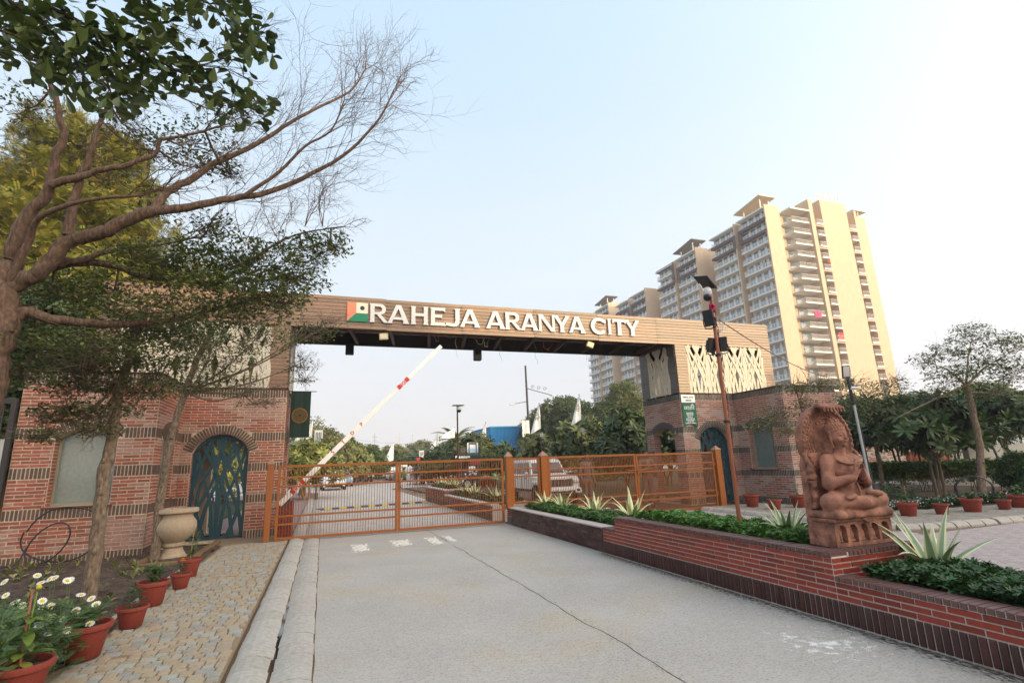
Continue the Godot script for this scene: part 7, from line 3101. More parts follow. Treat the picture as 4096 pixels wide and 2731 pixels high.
# ---------------------------------------------------------------- small things
func pot(label: String, p: Vector3, h: float, r: float, kind: String, group: String, sd: int) -> void:
	var o := thing("flower_pot", label, "flower pot", p, sd * 1.3, group)
	var b := MB.new()
	b.col = Color.WHITE * (1.0 + .08 * sin(sd * 3.1))
	b.lathe(P2([0, 0, r * .62, 0, r * .66, h * .02, r * .88, h * .80, r * .89, h * .80, r * 1.0, h * .83, r * 1.02, h * .90, r * 1.0, h * .985, r * .96, h, r * .89, h * .985, r * .86, h * .84]), 36)
	part("pot", b, M.terracotta, o)
	b = MB.new()
	var q := PackedVector2Array()
	b.lathe(P2([r * .85, h * .83, 0, h * .87]), 20)
	part("soil", b, M.soil, o)
	if kind == "":
		return
	var g := Color(.03, .075, .02)
	var R := RandomNumberGenerator.new()
	R.seed = sd
	var top := V(0, h * .86, 0)
	var st := MB.new()
	var fl := MB.new()
	var lf := leaf_mesh(1.0, .42, .2, .2)
	var put := func(mb: MB, at_: Vector3, d: Vector3, size: float, c: Color, wide := 1.0) -> void:
		lf.c.fill(c)
		var up := Vector3.UP if absf(d.normalized().y) < .95 else Vector3.RIGHT
		mb.add(lf, Transform3D(Basis.looking_at(-d.normalized(), up) * Basis.from_scale(V(wide, 1, 1) * size), at_))
	match kind:
		"broad":   # staked plant with broad leaves
			st.col = Color(.30, .11, .06)
			st.rod(top + V(-.035, -.03, .02), top + V(.045, .50, -.03), .008)
			st.col = Color(.16, .24, .05)
			st.rod(top, top + V(.05, .48, 0), .006)
			st.col = Color(.5, .42, .03)
			st.ball(top + V(.06, .51, 0), V(.018, .017, .018))
			for i in 26:
				var y := .05 + .34 * R.randf()
				var a := i * 2.4
				put.call(fl, top + V(.045 * y / .48, y, 0), V(cos(a), R.randf_range(-.35, .35), sin(a)), R.randf_range(.11, .19) * (1.15 - y), Color(.045, .11, .02).lerp(Color(.16, .22, .04), R.randf()), 1.15)
			for i in 5:
				put.call(fl, top + V(0, .03, 0), V(R.randf_range(-1, 1), -.1, R.randf_range(-1, 1)), .13, Color(.28, .28, .06), 1.2)
		"bushy", "sparse", "tall":
			var hh: float = {"bushy": .24, "sparse": .16, "tall": .42}[kind]
			for k in (3 if kind == "tall" else 6):
				var e := V(R.randf_range(-.6, .6) * r, hh * R.randf_range(.7, 1.0), R.randf_range(-.6, .6) * r)
				st.col = Color(.10, .14, .04)
				st.tube(PackedVector3Array([top, top + e * V(.6, .5, .6), top + e]), PackedFloat32Array([.005, .004, .003]), 5)
				for i in (16 if kind != "sparse" else 9):
					var a := i * 2.4 + k
					var s := R.randf_range(.15, 1.0)
					put.call(fl, top + e * V(s, s, s), V(cos(a), R.randf_range(-.3, .6), sin(a)), R.randf_range(.05, .10) * (1.2 if kind == "bushy" else 1.0), g.lerp(Color(.10, .17, .04), R.randf()))
			if kind == "tall":
				st.col = Color(.42, .30, .18)
				st.rod(top + V(.01, 0, 0), top + V(.03, hh * .98, .01), .005)
		"fern":
			for i in 130:
				var a := i * 2.4
				var y := .02 + .17 * R.randf()
				var rr := r * .75 * (1.0 - y * 3.2) + .02
				put.call(fl, top + V(cos(a) * rr * R.randf(), y, sin(a) * rr * R.randf()), V(cos(a), R.randf_range(-.2, .7), sin(a)), R.randf_range(.035, .07), Color(.022, .06, .025).lerp(Color(.05, .10, .03), R.randf()), .7)
		"marigold", "red":
			for i in 60:
				var a := i * 2.4
				var y := .02 + .12 * R.randf()
				put.call(fl, top + V(cos(a) * r * .4 * R.randf(), y, sin(a) * r * .4 * R.randf()), V(cos(a), R.randf_range(-.2, .8), sin(a)), R.randf_range(.04, .07), g.lerp(Color(.07, .13, .03), R.randf()), .8)
			var num := 1 if kind == "marigold" else 4
			for i in num:
				var c := top + V(R.randf_range(-.5, .5) * r * (0.2 if num == 1 else 1.0), .19, R.randf_range(-.5, .5) * r * (0.2 if num == 1 else 1.0))
				st.col = Color(.09, .14, .04)
				st.rod(top, c, .004)
				for ring in 3:
					for j in 12:
						var a := TAU * j / 12 + ring
						put.call(fl, c + V(0, ring * .008, 0), V(cos(a), .15 + ring * .5, sin(a)), .036 - ring * .008, Color(.80, .38, .01) if kind == "marigold" else Color(.55, .02, .02), 1.3)
	if st.v.size():
		part("stem", st, M.matte, o)
	part("foliage", fl, M.leaf, o)


func small_things() -> void:
	# pots on the left, from the camera
	var L := [[-1.95, -5.02, .30, .25, "broad", "nearest terracotta pot at the lower left corner, with a staked broad leaved plant"], [-1.88, -5.92, .32, .25, "sparse", "second terracotta pot of the left row, among the daisies, with few dark leaves"], [-1.79, -6.84, .23, .19, "fern", "small terracotta pot with a rounded fern like plant"], [-1.86, -7.82, .31, .22, "bushy", "terracotta pot with bushy green leaves in the middle of the left row"], [-1.76, -8.72, .22, .165, "marigold", "small terracotta pot with one orange marigold"], [-1.84, -9.6, .30, .20, "tall", "farthest terracotta pot of the left row, with a tall staked plant, before the stone urn"]]
	for i in 6:
		var q: Array = L[i]
		pot(q[5], V(q[0], .045, q[1]), q[2] * .86, q[3] * .78, q[4], "terracotta pots along the left footpath", i + 1)
	var Rr := [[3012, 2028, .36, .22, "red", "pot with green bush and red flower, left of the three under the ticket window"], [3103, 2038, .27, .19, "red", "smallest pot under the ticket window, with dark red flowers"], [3200, 2030, .33, .22, "tall", "pot with a tall thin plant, right of the three under the ticket window"], [3638, 2064, .30, .215, "tall", "red pot with a spindly plant just right of the statue, before the white flowers"], [3772, 2057, .24, .165, "marigold", "small red pot with a yellow marigold in the middle of the right row"], [3895, 2048, .31, .225, "bushy", "large red pot with a dark leafy plant in front of the coiled hose"], [4022, 2038, .23, .155, "marigold", "small red pot with a yellow marigold near the right edge"], [4085, 2030, .30, .23, "bushy", "red pot cut off by the right edge of the picture"]]
	for i in 8:
		var q: Array = Rr[i]
		var d := at(q[0] / 1.7415, q[1] / 1.7415, -1.0) - EYE
		var g := EYE + d * ((.04 - EYE.y) / d.y)
		pot(q[5], g, q[2], q[3], q[4], "terracotta pots along the right pavement", 20 + i)
	# urn
	var o := thing("stone_urn", "large sandy stone urn on a low pedestal in front of the teal door", "urn", V(-2.58, .02, -11.9))
	var b := MB.new()
	var um := mat("urn_stone", Color(.58, .44, .30), .8, {"tex": T.soft, "scale": V(1.2, 1.2, 1.2), "fine": T.grain, "fscale": V(5, 5, 5)})
	b.lathe(P2([0, 0, .27, 0, .275, .05, .24, .075, .235, .10, .19, .16, .175, .22, .20, .25, .225, .265, .225, .30, .19, .315, .19, .33, .28, .40, .375, .52, .405, .63, .39, .74, .335, .82, .31, .86, .315, .90, .38, .925, .415, .94, .415, 1.0, .40, 1.02, .34, 1.02, .32, .96]), 40)
	part("urn", b, um, o)
	o.scale = Vector3.ONE * .88
	b = MB.new()
	b.lathe(P2([.33, .95, 0, .97]), 20)
	part("soil", b, M.soil, o)
	b = MB.new()
	for i in 40:
		b.col = jit(Color(.12, .14, .04), .3)
		var a := i * 2.4
		var p0 := V(cos(a) * .25 * rb(.1, 1), .97, sin(a) * .25 * rb(.1, 1))
		var p1 := p0 + V(rb(-.12, .12), rb(.02, .08), rb(-.12, .12))
		b.tri(p0 + V(-.006, 0, 0), p0 + V(.006, 0, 0), p1)
	part("grass", b, M.leaf, o)
	b = MB.new()
	b.col = Color(.50, .40, .27)
	b.span(V(-2.98, -.02, -11.0), V(-2.2, .10, -10.88), .01); b.span(V(-2.2, -.02, -13.85), V(-2.08, .09, -10.88), .01); b.span(V(-3.0, -.02, -12.3), V(-2.9, .09, -10.89), .01)
	single("kerbing", b, um, "low rendered edging round the small bed under the stone urn", "edging")
	b = MB.new()
	for i in 8:
		b.span(V(-2.10 + rb(-.01, .01), -.02, -10.85 + i * .98), V(-2.03, .085 + rb(-.012, .008), -10.85 + (i + 1) * .98 - .012), .008)
	single("bed_edging", b, mat("edging", Color(.46, .38, .27), .9, {"tex": T.soft, "scale": V(1.5, 1.5, 1.5)}), "thin concrete edging between the flower bed and the row of pots", "edging")
	# coils of black hose against the wall
	b = MB.new()
	b.col = Color(.022, .022, .026)
	var loop := PackedVector3Array()
	for i in 25:
		var a := PI * .95 - TAU * i / 24.0
		loop.append(V(.05 + cos(a) * .60 + .03 * sin(a * 3), .50 + sin(a) * .47, .02 + i * .004))
	b.tube(smooth(loop, 2), PackedFloat32Array([.014]), 7)
	loop = PackedVector3Array()
	for i in 25:
		var a := -PI * .6 + TAU * i / 24.0
		loop.append(V(-.12 + cos(a) * .27 + sin(a) * .13, .37 + sin(a) * .34, .16 + i * .003))
	b.tube(smooth(loop, 2), PackedFloat32Array([.014]), 7)
	b.tube(smooth(pts([-.5, .3, .02, -.54, .12, .08, -.62, .03, .16, -1.2, .02, .25]), 4), PackedFloat32Array([.014]), 7)
	single("cable_coil", b, M.gloss, "two loops of black cable leaning against the left gatehouse wall", "cable", "", V(-4.45, .06, -12.28))
	b = MB.new()
	b.col = Color(.03, .03, .035)
	loop = PackedVector3Array()
	for i in 61:
		var a := TAU * i / 20.0
		loop.append(V(cos(a) * (.42 + .03 * sin(i * .7)), .36 + sin(a) * .34, .05 * sin(i * .33)))
	b.tube(loop, PackedFloat32Array([.014]), 6)
	single("hose_coil", b, M.gloss, "black hose coiled against the trunk of the umbrella shaped tree", "hose", "", on_ground(2230, -9.6) + V(0, .03, 0), -.6)
	b = MB.new()
	b.col = Color(.02, .30, .22)
	b.tube(smooth(pts([12.9, .05, -9.75, 13.6, .05, -9.95, 14.3, .055, -9.85, 15.0, .05, -9.9, 15.9, .05, -9.75, 17.0, .05, -9.6, 18.5, .05, -9.2]), 6), PackedFloat32Array([.016]), 6)
	b.tube(smooth(pts([13.0, .05, -9.5, 13.5, .06, -9.55, 14.1, .05, -9.6]), 6), PackedFloat32Array([.016]), 6)
	single("garden_hose", b, M.plain, "green garden hose lying on the soil behind the right row of pots", "hose")
	daisies()
	beds()
	poles()
	banners()


func daisies() -> void:
	# the flowering clump in the lower left corner
	var o := thing("daisy_clump", "clump of white daisies with yellow centres and feathery green leaves in the lower left corner", "flowers", V(-2.55, .05, -5.3))
	var xs := []
	var cs := PackedColorArray()
	for i in 7500:
		var p := V(rb(-1.9, .75), 0, rb(-1.0, 1.1))
		if p.x > .62 and p.z > .2 or p.length() > 1.75 + p.x * -.1:
			continue
		var hgt := .46 * (1.0 - pow(clampf(p.length() / 1.9, 0, 1), 2.0)) + .06
		p.y = hgt * pow(rng.randf(), .6)
		xs.append(Transform3D(Basis.from_euler(V(rb(-.8, .3), rb(0, TAU), rb(-.5, .5))) * Basis.from_scale(Vector3.ONE * rb(.06, .11)), p))
		cs.append(jit(Color(.045, .10, .035).lerp(Color(.11, .17, .05), rng.randf()), .3))
	stuff(many("foliage", leaf_model("feather"), M.leaf, xs, cs, o))
	var st := MB.new()
	for i in 90:
		st.col = jit(Color(.10, .16, .05), .25)
		var p := V(rb(-1.7, .6), 0, rb(-.9, .8))
		var q := p + V(rb(-.12, .12), .45 * (1.0 - pow(clampf(p.length() / 1.9, 0, 1), 2.0)) + .05, rb(-.12, .12))
		st.tube(PackedVector3Array([p, p.lerp(q, .5) + V(rb(-.03, .03), 0, 0), q]), PackedFloat32Array([.0035, .003, .0025]), 4, false)
	# flower heads where the photograph shows them
	var fl := MB.new()
	for k in 14:
		var a := TAU * k / 14
		var d := V(cos(a), 0, sin(a))
		var s := V(-sin(a), 0, cos(a))
		fl.col = Color(.84, .83, .78)
		fl.quad(d * .25 - s * .05, d * .25 + s * .05, d * .8 + s * .15 + V(0, .06, 0), d * .8 - s * .15 + V(0, .06, 0))
		fl.tri(d * .8 - s * .15 + V(0, .06, 0), d * .8 + s * .15 + V(0, .06, 0), d * 1.0 + V(0, .0, 0))
		fl.col = Color(.78, .66, .10)
		fl.quad(d * .25 - s * .05 + V(0, .006, 0), d * .25 + s * .05 + V(0, .006, 0), d * .46 + s * .09 + V(0, .03, 0), d * .46 - s * .09 + V(0, .03, 0))
	fl.col = Color(.74, .43, .02)
	fl.ball(V(0, .04, 0), V(.30, .14, .30), 10, 6)
	var fm := fl.mesh()
	var spots := [[480, 168], [642, 214], [700, 200], [530, 262], [905, 230], [50, 252], [1048, 420], [1183, 470], [1247, 540], [985, 630], [1165, 795], [660, 565], [560, 585], [285, 560], [66, 428], [585, 770], [500, 815], [620, 930], [818, 730], [660, 690], [545, 500], [40, 1035], [97, 1400], [685, 1265], [865, 880], [190, 515], [870, 235]]
	for i in spots.size():
		var q: Array = spots[i]
		var px: float = q[0] * 720.0 / 2347.0 / 1.7415
		var py: float = (2250.0 + q[1] * 720.0 / 2347.0) / 1.7415
		var p := at(px, py, -5.2 - .7 * (1.0 - q[1] / 1500.0) * 1.6 + rb(-.1, .1))
		p.y = maxf(p.y, .16)
		var h := part("flower", fm, M.leaf, o)
		h.transform = Transform3D(Basis.from_euler(V(rb(.3, 1.0), rb(-.7, .7), 0)) * Basis.from_scale(Vector3.ONE * rb(.031, .040)), p - o.position)
		st.col = Color(.11, .17, .05)
		st.tube(PackedVector3Array([V(p.x, .05, p.z - .05) - o.position, p - o.position - V(0, .08, .03), p - o.position]), PackedFloat32Array([.003, .0025, .0025]), 4, false)
	part("stem", st, M.matte, o)


func beds() -> void:
	# seedlings in the flower bed, litter of dry leaves, planting behind the right pots
	var xs := []
	var cs := PackedColorArray()
	for i in 170:
		var p := V(rb(-6.0, -2.15), .06, rb(-12.2, -5.6))
		if p.z > -7.2 and p.x < -3.8:
			continue
		var h := rb(.05, .13)
		for k in 6:
			xs.append(Transform3D(Basis.from_euler(V(rb(-1.4, -.3), rb(0, TAU), 0)) * Basis.from_scale(Vector3.ONE * h), p + V(0, h * .25 * (k % 3), 0)))
			cs.append(jit(Color(.10, .13, .03).lerp(Color(.28, .24, .09), rng.randf()), .25))
	tag(stuff(many("seedlings", leaf_model("obovate"), M.leaf, xs, cs, self)), "small yellowing seedlings scattered over the brown soil of the left bed", "seedlings")
	xs = []
	cs = PackedColorArray()
	for i in 1100:
		var p := V(rb(-6.5, -2.1), .075 + rb(0, .03), rb(-12.2, -4.6))
		xs.append(Transform3D(Basis.from_euler(V(rb(-.4, .4), rb(0, TAU), rb(-.4, .4))) * Basis.from_scale(Vector3.ONE * rb(.02, .05)), p))
		cs.append(jit(Color(.22, .13, .06), .5))
	for i in 260:
		var p := V(rb(-2.0, 4.5), .075, rb(-13, -3.5))
		if p.x > -.6:
			p.y = .012
			if rng.randf() < .82:
				continue
		xs.append(Transform3D(Basis.from_euler(V(rb(-.3, .3), rb(0, TAU), rb(-.3, .3))) * Basis.from_scale(Vector3.ONE * rb(.012, .04)), p))
		cs.append(jit(Color(.20, .14, .07), .5))
	for i in 260:
		var p := V(2.48 + rb(-.05, .05), .004, rb(-10.3, -2.6))
		xs.append(Transform3D(Basis.from_euler(V(rb(-.3, .3), rb(0, TAU), rb(-.3, .3))) * Basis.from_scale(Vector3.ONE * rb(.01, .022)), p))
		cs.append(jit(Color(.10, .085, .05), .5))
	tag(stuff(many("leaf_litter", leaf_model("obovate"), M.matte, xs, cs, self)), "dry fallen leaves and crumbs lying on the soil, path and road joint", "leaf litter")
	# white edging flowers and greenery behind the right hand pots
	xs = []
	cs = PackedColorArray()
	var wx := []
	for i in 2600:
		var p := V(rb(12.9, 20.5), 0, 0)
		p.z = -9.45 + (p.x - 12.9) * .055 - rb(0, .75) * rb(.3, 1)
		p.y = rb(.03, .19)
		xs.append(Transform3D(Basis.from_euler(V(rb(-.6, .6), rb(0, TAU), rb(-.6, .6))) * Basis.from_scale(Vector3.ONE * rb(.06, .11)), p))
		cs.append(jit(Color(.03, .07, .02), .35))
		if rng.randf() < (.5 if p.x < 14.2 else .12):
			wx.append(Transform3D(Basis.from_scale(Vector3.ONE * rb(.010, .02)), p + V(0, .06, .03)))
	tag(stuff(many("border_plants", leaf_model("shoot"), M.leaf, xs, cs, self)), "low green border plants behind the right hand row of pots", "border plants")
	var wb := MB.new()
	wb.col = Color(.82, .82, .82)
	wb.ball(Vector3.ZERO, V(1, .7, 1), 6, 4)
	tag(stuff(many("white_flowers", wb.mesh(), M.matte, wx, null, self)), "tiny white edging flowers beside the red pots right of the statue", "flowers")
	xs = []
	cs = PackedColorArray()
	for i in 260:
		var p := at(rb(2020, 2110), rb(1118, 1150), -11.6 + rb(-.5, .5))
		p.y = maxf(p.y, .06)
		xs.append(Transform3D(Basis.from_euler(V(rb(-.5, .2), rb(0, TAU), rb(-.3, .3))) * Basis.from_scale(V(1.6, 1, 1) * rb(.10, .17)), p))
		cs.append(jit(Color(.025, .075, .02), .3))
	tag(stuff(many("nasturtium_leaves", leaf_model("obovate"), M.leaf, xs, cs, self)), "round green leaves of a creeping plant at the foot of the dark camera pole", "creeping plant")
	# a pale stone by the barrier
	var st := MB.new()
	var F := Field.new(V(-.35, -.05, -.3), V(.35, .35, .3), .03)
	F.egg(V(-.03, .10, 0), V(.24, .14, .16), .03); F.egg(V(.10, .16, .03), V(.12, .12, .12), .05)
	st.col = Color(.40, .33, .25)
	F.into(st)
	single("boulder", st, M.matte, "pale boulder lying on the paving beyond the left gate leaf", "boulder", "", V(-2.0, 0, -25.5))


func bar_pole(b: MB, p: Array, r: float) -> void:
	b.tube(pts(p), PackedFloat32Array([r]), 10)


func poles() -> void:
	# camera pole rising from the brick planter
	var o := thing("camera_pole", "rust red pole in the brick planter carrying a solar panel, dome camera and floodlights", "pole", V(5.02, .55, -5.59))
	var b := MB.new()
	b.col = Color(.25, .075, .035)
	b.tube(PackedVector3Array([V(0, -.1, 0), V(0, 3.36, 0)]), PackedFloat32Array([.028, .024]), 12)
	part("pole", b, M.gloss, o)
	b = MB.new()
	b.col = Color(.02, .02, .024)
	b.t = Transform3D(Basis.from_euler(V(.25, .3, -.42)), V(-.10, 3.34, .04))
	b.box(Vector3.ZERO, V(.30, .018, .22), .004)
	part("solar_panel", b, M.gloss, o)
	b = MB.new()
	b.col = Color(.55, .55, .55)
	b.rod(V(0, 3.26, 0), V(-.10, 3.26, .05), .012)
	b.lathe(P2([0, 0, .05, 0, .062, .03, .062, .075, .04, .10, 0, .105]), 16, V(-.11, 3.15, .06))
	b.col = Color(.8, .8, .8)
	b.rod(V(-.15, 3.18, .06), V(-.26, 3.28, .10), .010, 8)
	b.col = Color(.01, .01, .012)
	b.ball(V(-.11, 3.12, .06), V(.058, .062, .058), 14, 10)
	part("dome_camera", b, M.gloss, o)
	for q in [[2.83, -.10, .02, .14, .19, -1.1], [2.46, -.05, -.05, .15, .17, .25], [2.47, .09, .02, .10, .17, -.5]]:
		b = MB.new()
		b.col = Color(.018, .018, .02)
		b.t = Transform3D(Basis.from_euler(V(.25, q[5], 0)), V(q[1], q[0], q[2]))
		b.box(Vector3.ZERO, V(q[3], q[4] * 1.2, .045), .008)
		for i in 5:
			b.box(V(-q[3] * .36 + i * q[3] * .18, 0, -.035), V(.008, q[4] * .8, .03))
		b.tube(smooth(PackedVector3Array([V(-q[3] * .55, 0, 0), V(-q[3] * .55, -q[4] * .7, 0), V(q[3] * .55, -q[4] * .7, 0), V(q[3] * .55, 0, 0)]), 2), PackedFloat32Array([.008]), 5)
		part("floodlight", b, M.plain, o)
	b = MB.new()
	b.col = Color(.42, .01, .06)
	for i in 4:
		b.tube(smooth(pts([.032, 3.02 - i * .025, 0, 0, 3.02 - i * .03, .038, -.034, 3.03 - i * .02, 0, 0, 3.0 - i * .02, -.036, .032, 3.02 - i * .025, 0]), 3), PackedFloat32Array([.012]), 6)
	b.tube(smooth(pts([0, 2.98, .04, -.05, 2.93, .06, -.06, 2.86, .05]), 3), PackedFloat32Array([.014, .012, .008]), 6)
	b.tube(smooth(pts([0, 3.0, .04, -.06, 3.02, .06, -.09, 2.99, .06]), 3), PackedFloat32Array([.014, .012, .010]), 6)
	part("ribbon", b, M.cloth, o)
	b = MB.new()
	var cols := [Color(.30, .02, .03), Color(.02, .02, .03), Color(.03, .03, .04)]
	for i in 3:
		b.col = cols[i]
		var w := PackedVector3Array()
		for k in 26:
			w.append(V(.034 + .012 * sin(k * .9 + i * 2) + (.05 * exp(-pow((k - 7.0) / 1.5, 2.0)) if i == 0 else 0.0), 3.0 - k * .095, .018 * cos(k * 1.3 + i)))
		b.tube(smooth(w, 2), PackedFloat32Array([.0045]), 5)
	b.col = Color(.6, .58, .55)
	for i in 6:
		b.tube(smooth(PackedVector3Array([V(.03, 2.85, .02), V(.06 + rb(0, .08), 2.82 + rb(-.1, .1), rb(-.06, .08)), V(.09 + rb(0, .06), 2.70 + rb(-.1, .06), rb(-.06, .08)), V(.04, 2.66, 0)]), 4), PackedFloat32Array([.003]), 4)
	for y in [1.40, 2.3]:
		b.col = Color(.02, .02, .02)
		b.rod(V(0, y, 0), V(0, y + .035, 0), .042, 10)
	part("cable", b, M.plain, o)
	# overhead cable from the pole to the far right pole
	b = MB.new()
	b.col = Color(.16, .08, .07)
	var q0 := V(5.04, 3.42, -5.6)
	var q1 := V(15.7, 3.75, -11.88)
	var wz := PackedVector3Array()
	for i in 21:
		var f := i / 20.0
		wz.append(q0.lerp(q1, f) - V(0, .55 * 4 * f * (1 - f) * .5, 0))
	b.tube(wz, PackedFloat32Array([.008]), 5)
	single("cable", b, M.plain, "sagging cable from the rust red camera pole to the dark pole at the right", "cable")
	# dark pole on the right
	o = thing("camera_pole", "dark leaning camera pole with floodlight and small white camera, right of the statue", "pole", V(15.92, 0, -11.88))
	b = MB.new()
	b.col = Color(.03, .032, .036)
	b.tube(PackedVector3Array([V(0, -.1, 0), V(-.12, 2.0, 0), V(-.24, 3.9, 0)]), PackedFloat32Array([.06, .055, .045]), 10)
	part("pole", b, M.plain, o)
	b = MB.new()
	b.col = Color(.45, .46, .47)
	b.tube(PackedVector3Array([V(-.17, -.05, .06), V(-.25, 2.9, .06)]), PackedFloat32Array([.038]), 10)
	part("conduit", b, M.gloss, o)
	b = MB.new()
	b.col = Color(.04, .04, .045)
	b.t = Transform3D(Basis.from_euler(V(.35, -.4, .08)), V(-.42, 3.95, .12))
	b.box(Vector3.ZERO, V(.24, .40, .06), .01)
	b.col = Color(.5, .5, .52)
	b.box(V(0, .01, .033), V(.19, .33, .006))
	part("floodlight", b, M.gloss, o)
	b = MB.new()
	b.col = Color(.75, .75, .75)
	b.rod(V(-.22, 3.45, .05), V(-.08, 3.42, .2), .045, 10)
	b.rod(V(-.22, 3.5, 0), V(-.22, 3.4, .05), .02, 8)
	part("bullet_camera", b, M.gloss, o)
	# street lamp with a scrolled bracket, beyond the gate
	var p := on_ground(1220, -36)
	o = thing("street_lamp", "tall dark street pole with a scrolled bracket and two lamp arms, left of the flags", "street lamp", p)
	var h := top_at(1214, 840, -36)
	b = MB.new()
	b.col = Color(.05, .05, .05)
	b.tube(PackedVector3Array([V(0, -.1, 0), V(-.05, h * .5, 0), V(-.1, h, 0)]), PackedFloat32Array([.10, .085, .07]), 10)
	part("pole", b, M.plain, o)
	b = MB.new()
	b.col = Color(.08, .08, .08)
	b.rod(V(-.08, h * .80, 0), V(2.0, h * .74, 0), .03); b.rod(V(-.08, h * .685, 0), V(-1.1, h * .665, 0), .025)
	for i in 3:
		var sc := PackedVector3Array()
		for k in 16:
			var a := k * .55
			sc.append(V(.4 + i * .5 + cos(a) * .16 * (1.0 - k / 18.0), h * .80 - i * .06 + .10 + sin(a) * .16 * (1.0 - k / 18.0), 0))
		b.tube(sc, PackedFloat32Array([.016]), 5)
	part("bracket", b, M.plain, o)
	b = MB.new()
	b.col = Color(.55, .55, .52)
	b.box(V(2.1, h * .735, 0), V(.5, .07, .16), .02); b.box(V(-1.25, h * .66, 0), V(.45, .07, .16), .02)
	part("lamp_head", b, M.plain, o)
	# slim camera mast in the far planter
	p = V(5.0, .55, -22.8)
	p = V(at(1052, 1085, -22.8).x, .55, -22.8)
	o = thing("camera_mast", "slim dark red mast with a dome camera under a flat hood, beyond the drive gate", "pole", p)
	h = top_at(1053, 932, -22.8) - .55
	b = MB.new()
	b.col = Color(.10, .03, .025)
	b.rod(V(0, -.2, 0), V(0, h, 0), .035, 8)
	part("pole", b, M.plain, o)
	b = MB.new()
	b.col = Color(.06, .06, .06)
	b.box(V(.03, h + .02, 0), V(.5, .03, .3)); 
	b.col = Color(.7, .7, .7)
	b.lathe(P2([0, 0, .10, 0, .11, .05, .10, .16, 0, .17]), 12, V(.08, h - .18, 0))
	b.col = Color(.01, .01, .01)
	b.ball(V(.08, h - .2, 0), V(.10, .10, .10), 10, 6)
	part("dome_camera", b, M.gloss, o)
	# flags
	var F := [[1246, 945, 975, -27.0, 925, 1, "white flag with a round crest, left of the two by the glossy frangipani"], [1342, 925, 970, -24.0, 905, 1, "white flag with a round crest on the pole nearest the right gatehouse"], [1118, 990, 1020, -40.0, 968, 1, "white flag at the left corner of the blue shed"], [690, 995, 1015, -33.0, 975, 0, "left one of the two white flags beside the left gatehouse"], [712, 985, 1005, -33.5, 963, 0, "right one of the two white flags beside the left gatehouse"], [1008, 1010, 1025, -45.0, 990, 0, "small white flag left of the slim camera mast"], [1045, 990, 1010, -44.0, 980, 2, "white flag blown sideways behind the slim camera mast"], [903, 1030, 1040, -62.0, 1015, 0, "small white flag above the green kiosk"], [995, 1035, 1045, -62.0, 1018, 0, "tiny white flag above the parked vehicles"]]
	for q in F:
		var z: float = q[3]
		var base := on_ground(q[0], z)
		var s := far_of(V(base.x, 1.5, z)) / 1194.0
		var ht := top_at(q[0], q[4], z)
		o = thing("flag", q[6], "flag", base, 0.0, "white flags on poles")
		b = MB.new()
		b.col = Color(.06, .06, .06)
		b.rod(V(0, -.05, 0), V(0, ht, 0), .022, 6)
		part("pole", b, M.plain, o)
		b = MB.new()
		b.col = Color(.80, .80, .80)
		var fh := 58.0 * s if q[5] == 1 else 40.0 * s
		var fw := 24.0 * s if q[5] < 2 else 34.0 * s
		var cols_ := 6
		var rows := 6
		for i in cols_:
			for j in rows:
				var g := func(u: float, v: float) -> Vector3:
					var x := -u * fw * (1.0 if q[5] == 2 else .25 + .75 * v)
					return V(x, ht - .05 - v * fh * (1.0 if q[5] < 2 else .6 * (1.0 - u * .85)) - u * fh * (.22 if q[5] < 2 else .55), .10 * sin(u * 9.0 + v * 2.0) * (1.0 - .4 * v))
				var u0 := i / 6.0
				var u1 := (i + 1) / 6.0
				var v0 := j / 6.0
				var v1 := (j + 1) / 6.0
				b.quad(g.call(u1, v1), g.call(u0, v1), g.call(u0, v0), g.call(u1, v0))
		part("cloth", b, M.cloth, o)
		if q[5] == 1:
			b = MB.new()
			b.col = Color(.08, .08, .09)
			for i in 20:
				var a0 := TAU * i / 20
				var a1 := TAU * (i + 1) / 20
				var c := V(-fw * .40, ht - .05 - fh * .52, .13)
				for rr in [[1.0, .82], [.55, .38]]:
					b.quad(c + V(cos(a0) * .8, sin(a0), 0) * fw * .34 * rr[1], c + V(cos(a0) * .8, sin(a0), 0) * fw * .34 * rr[0], c + V(cos(a1) * .8, sin(a1), 0) * fw * .34 * rr[0], c + V(cos(a1) * .8, sin(a1), 0) * fw * .34 * rr[1])
			part("crest", b, M.matte, o)
			b = MB.new()
			b.col = Color(.3, .3, .3)
			b.box(V(.02, ht * .62, .06), V(.2, .2, .06), .01)
			part("floodlight", b, M.plain, o)
	# thin wires across the sky beyond the gate
	for i in 3:
		b = MB.new()
		b.col = Color(.35, .36, .38)
		var w := PackedVector3Array()
		var a := at(690 + i * 20, 985 + i * 18, -80)
		var c := at(1010, 1022 + i * 12, -60)
		for k in 13:
			var f := k / 12.0
			w.append(a.lerp(c, f) - V(0, 2.2 * f * (1 - f), 0))
		b.tube(w, PackedFloat32Array([.016]), 4)
		single("overhead_wire", b, M.plain, "%s thin overhead wire sagging across the sky above the parked cars" % ["topmost", "middle", "lowest"][i], "wire", "overhead wires beyond the gate")


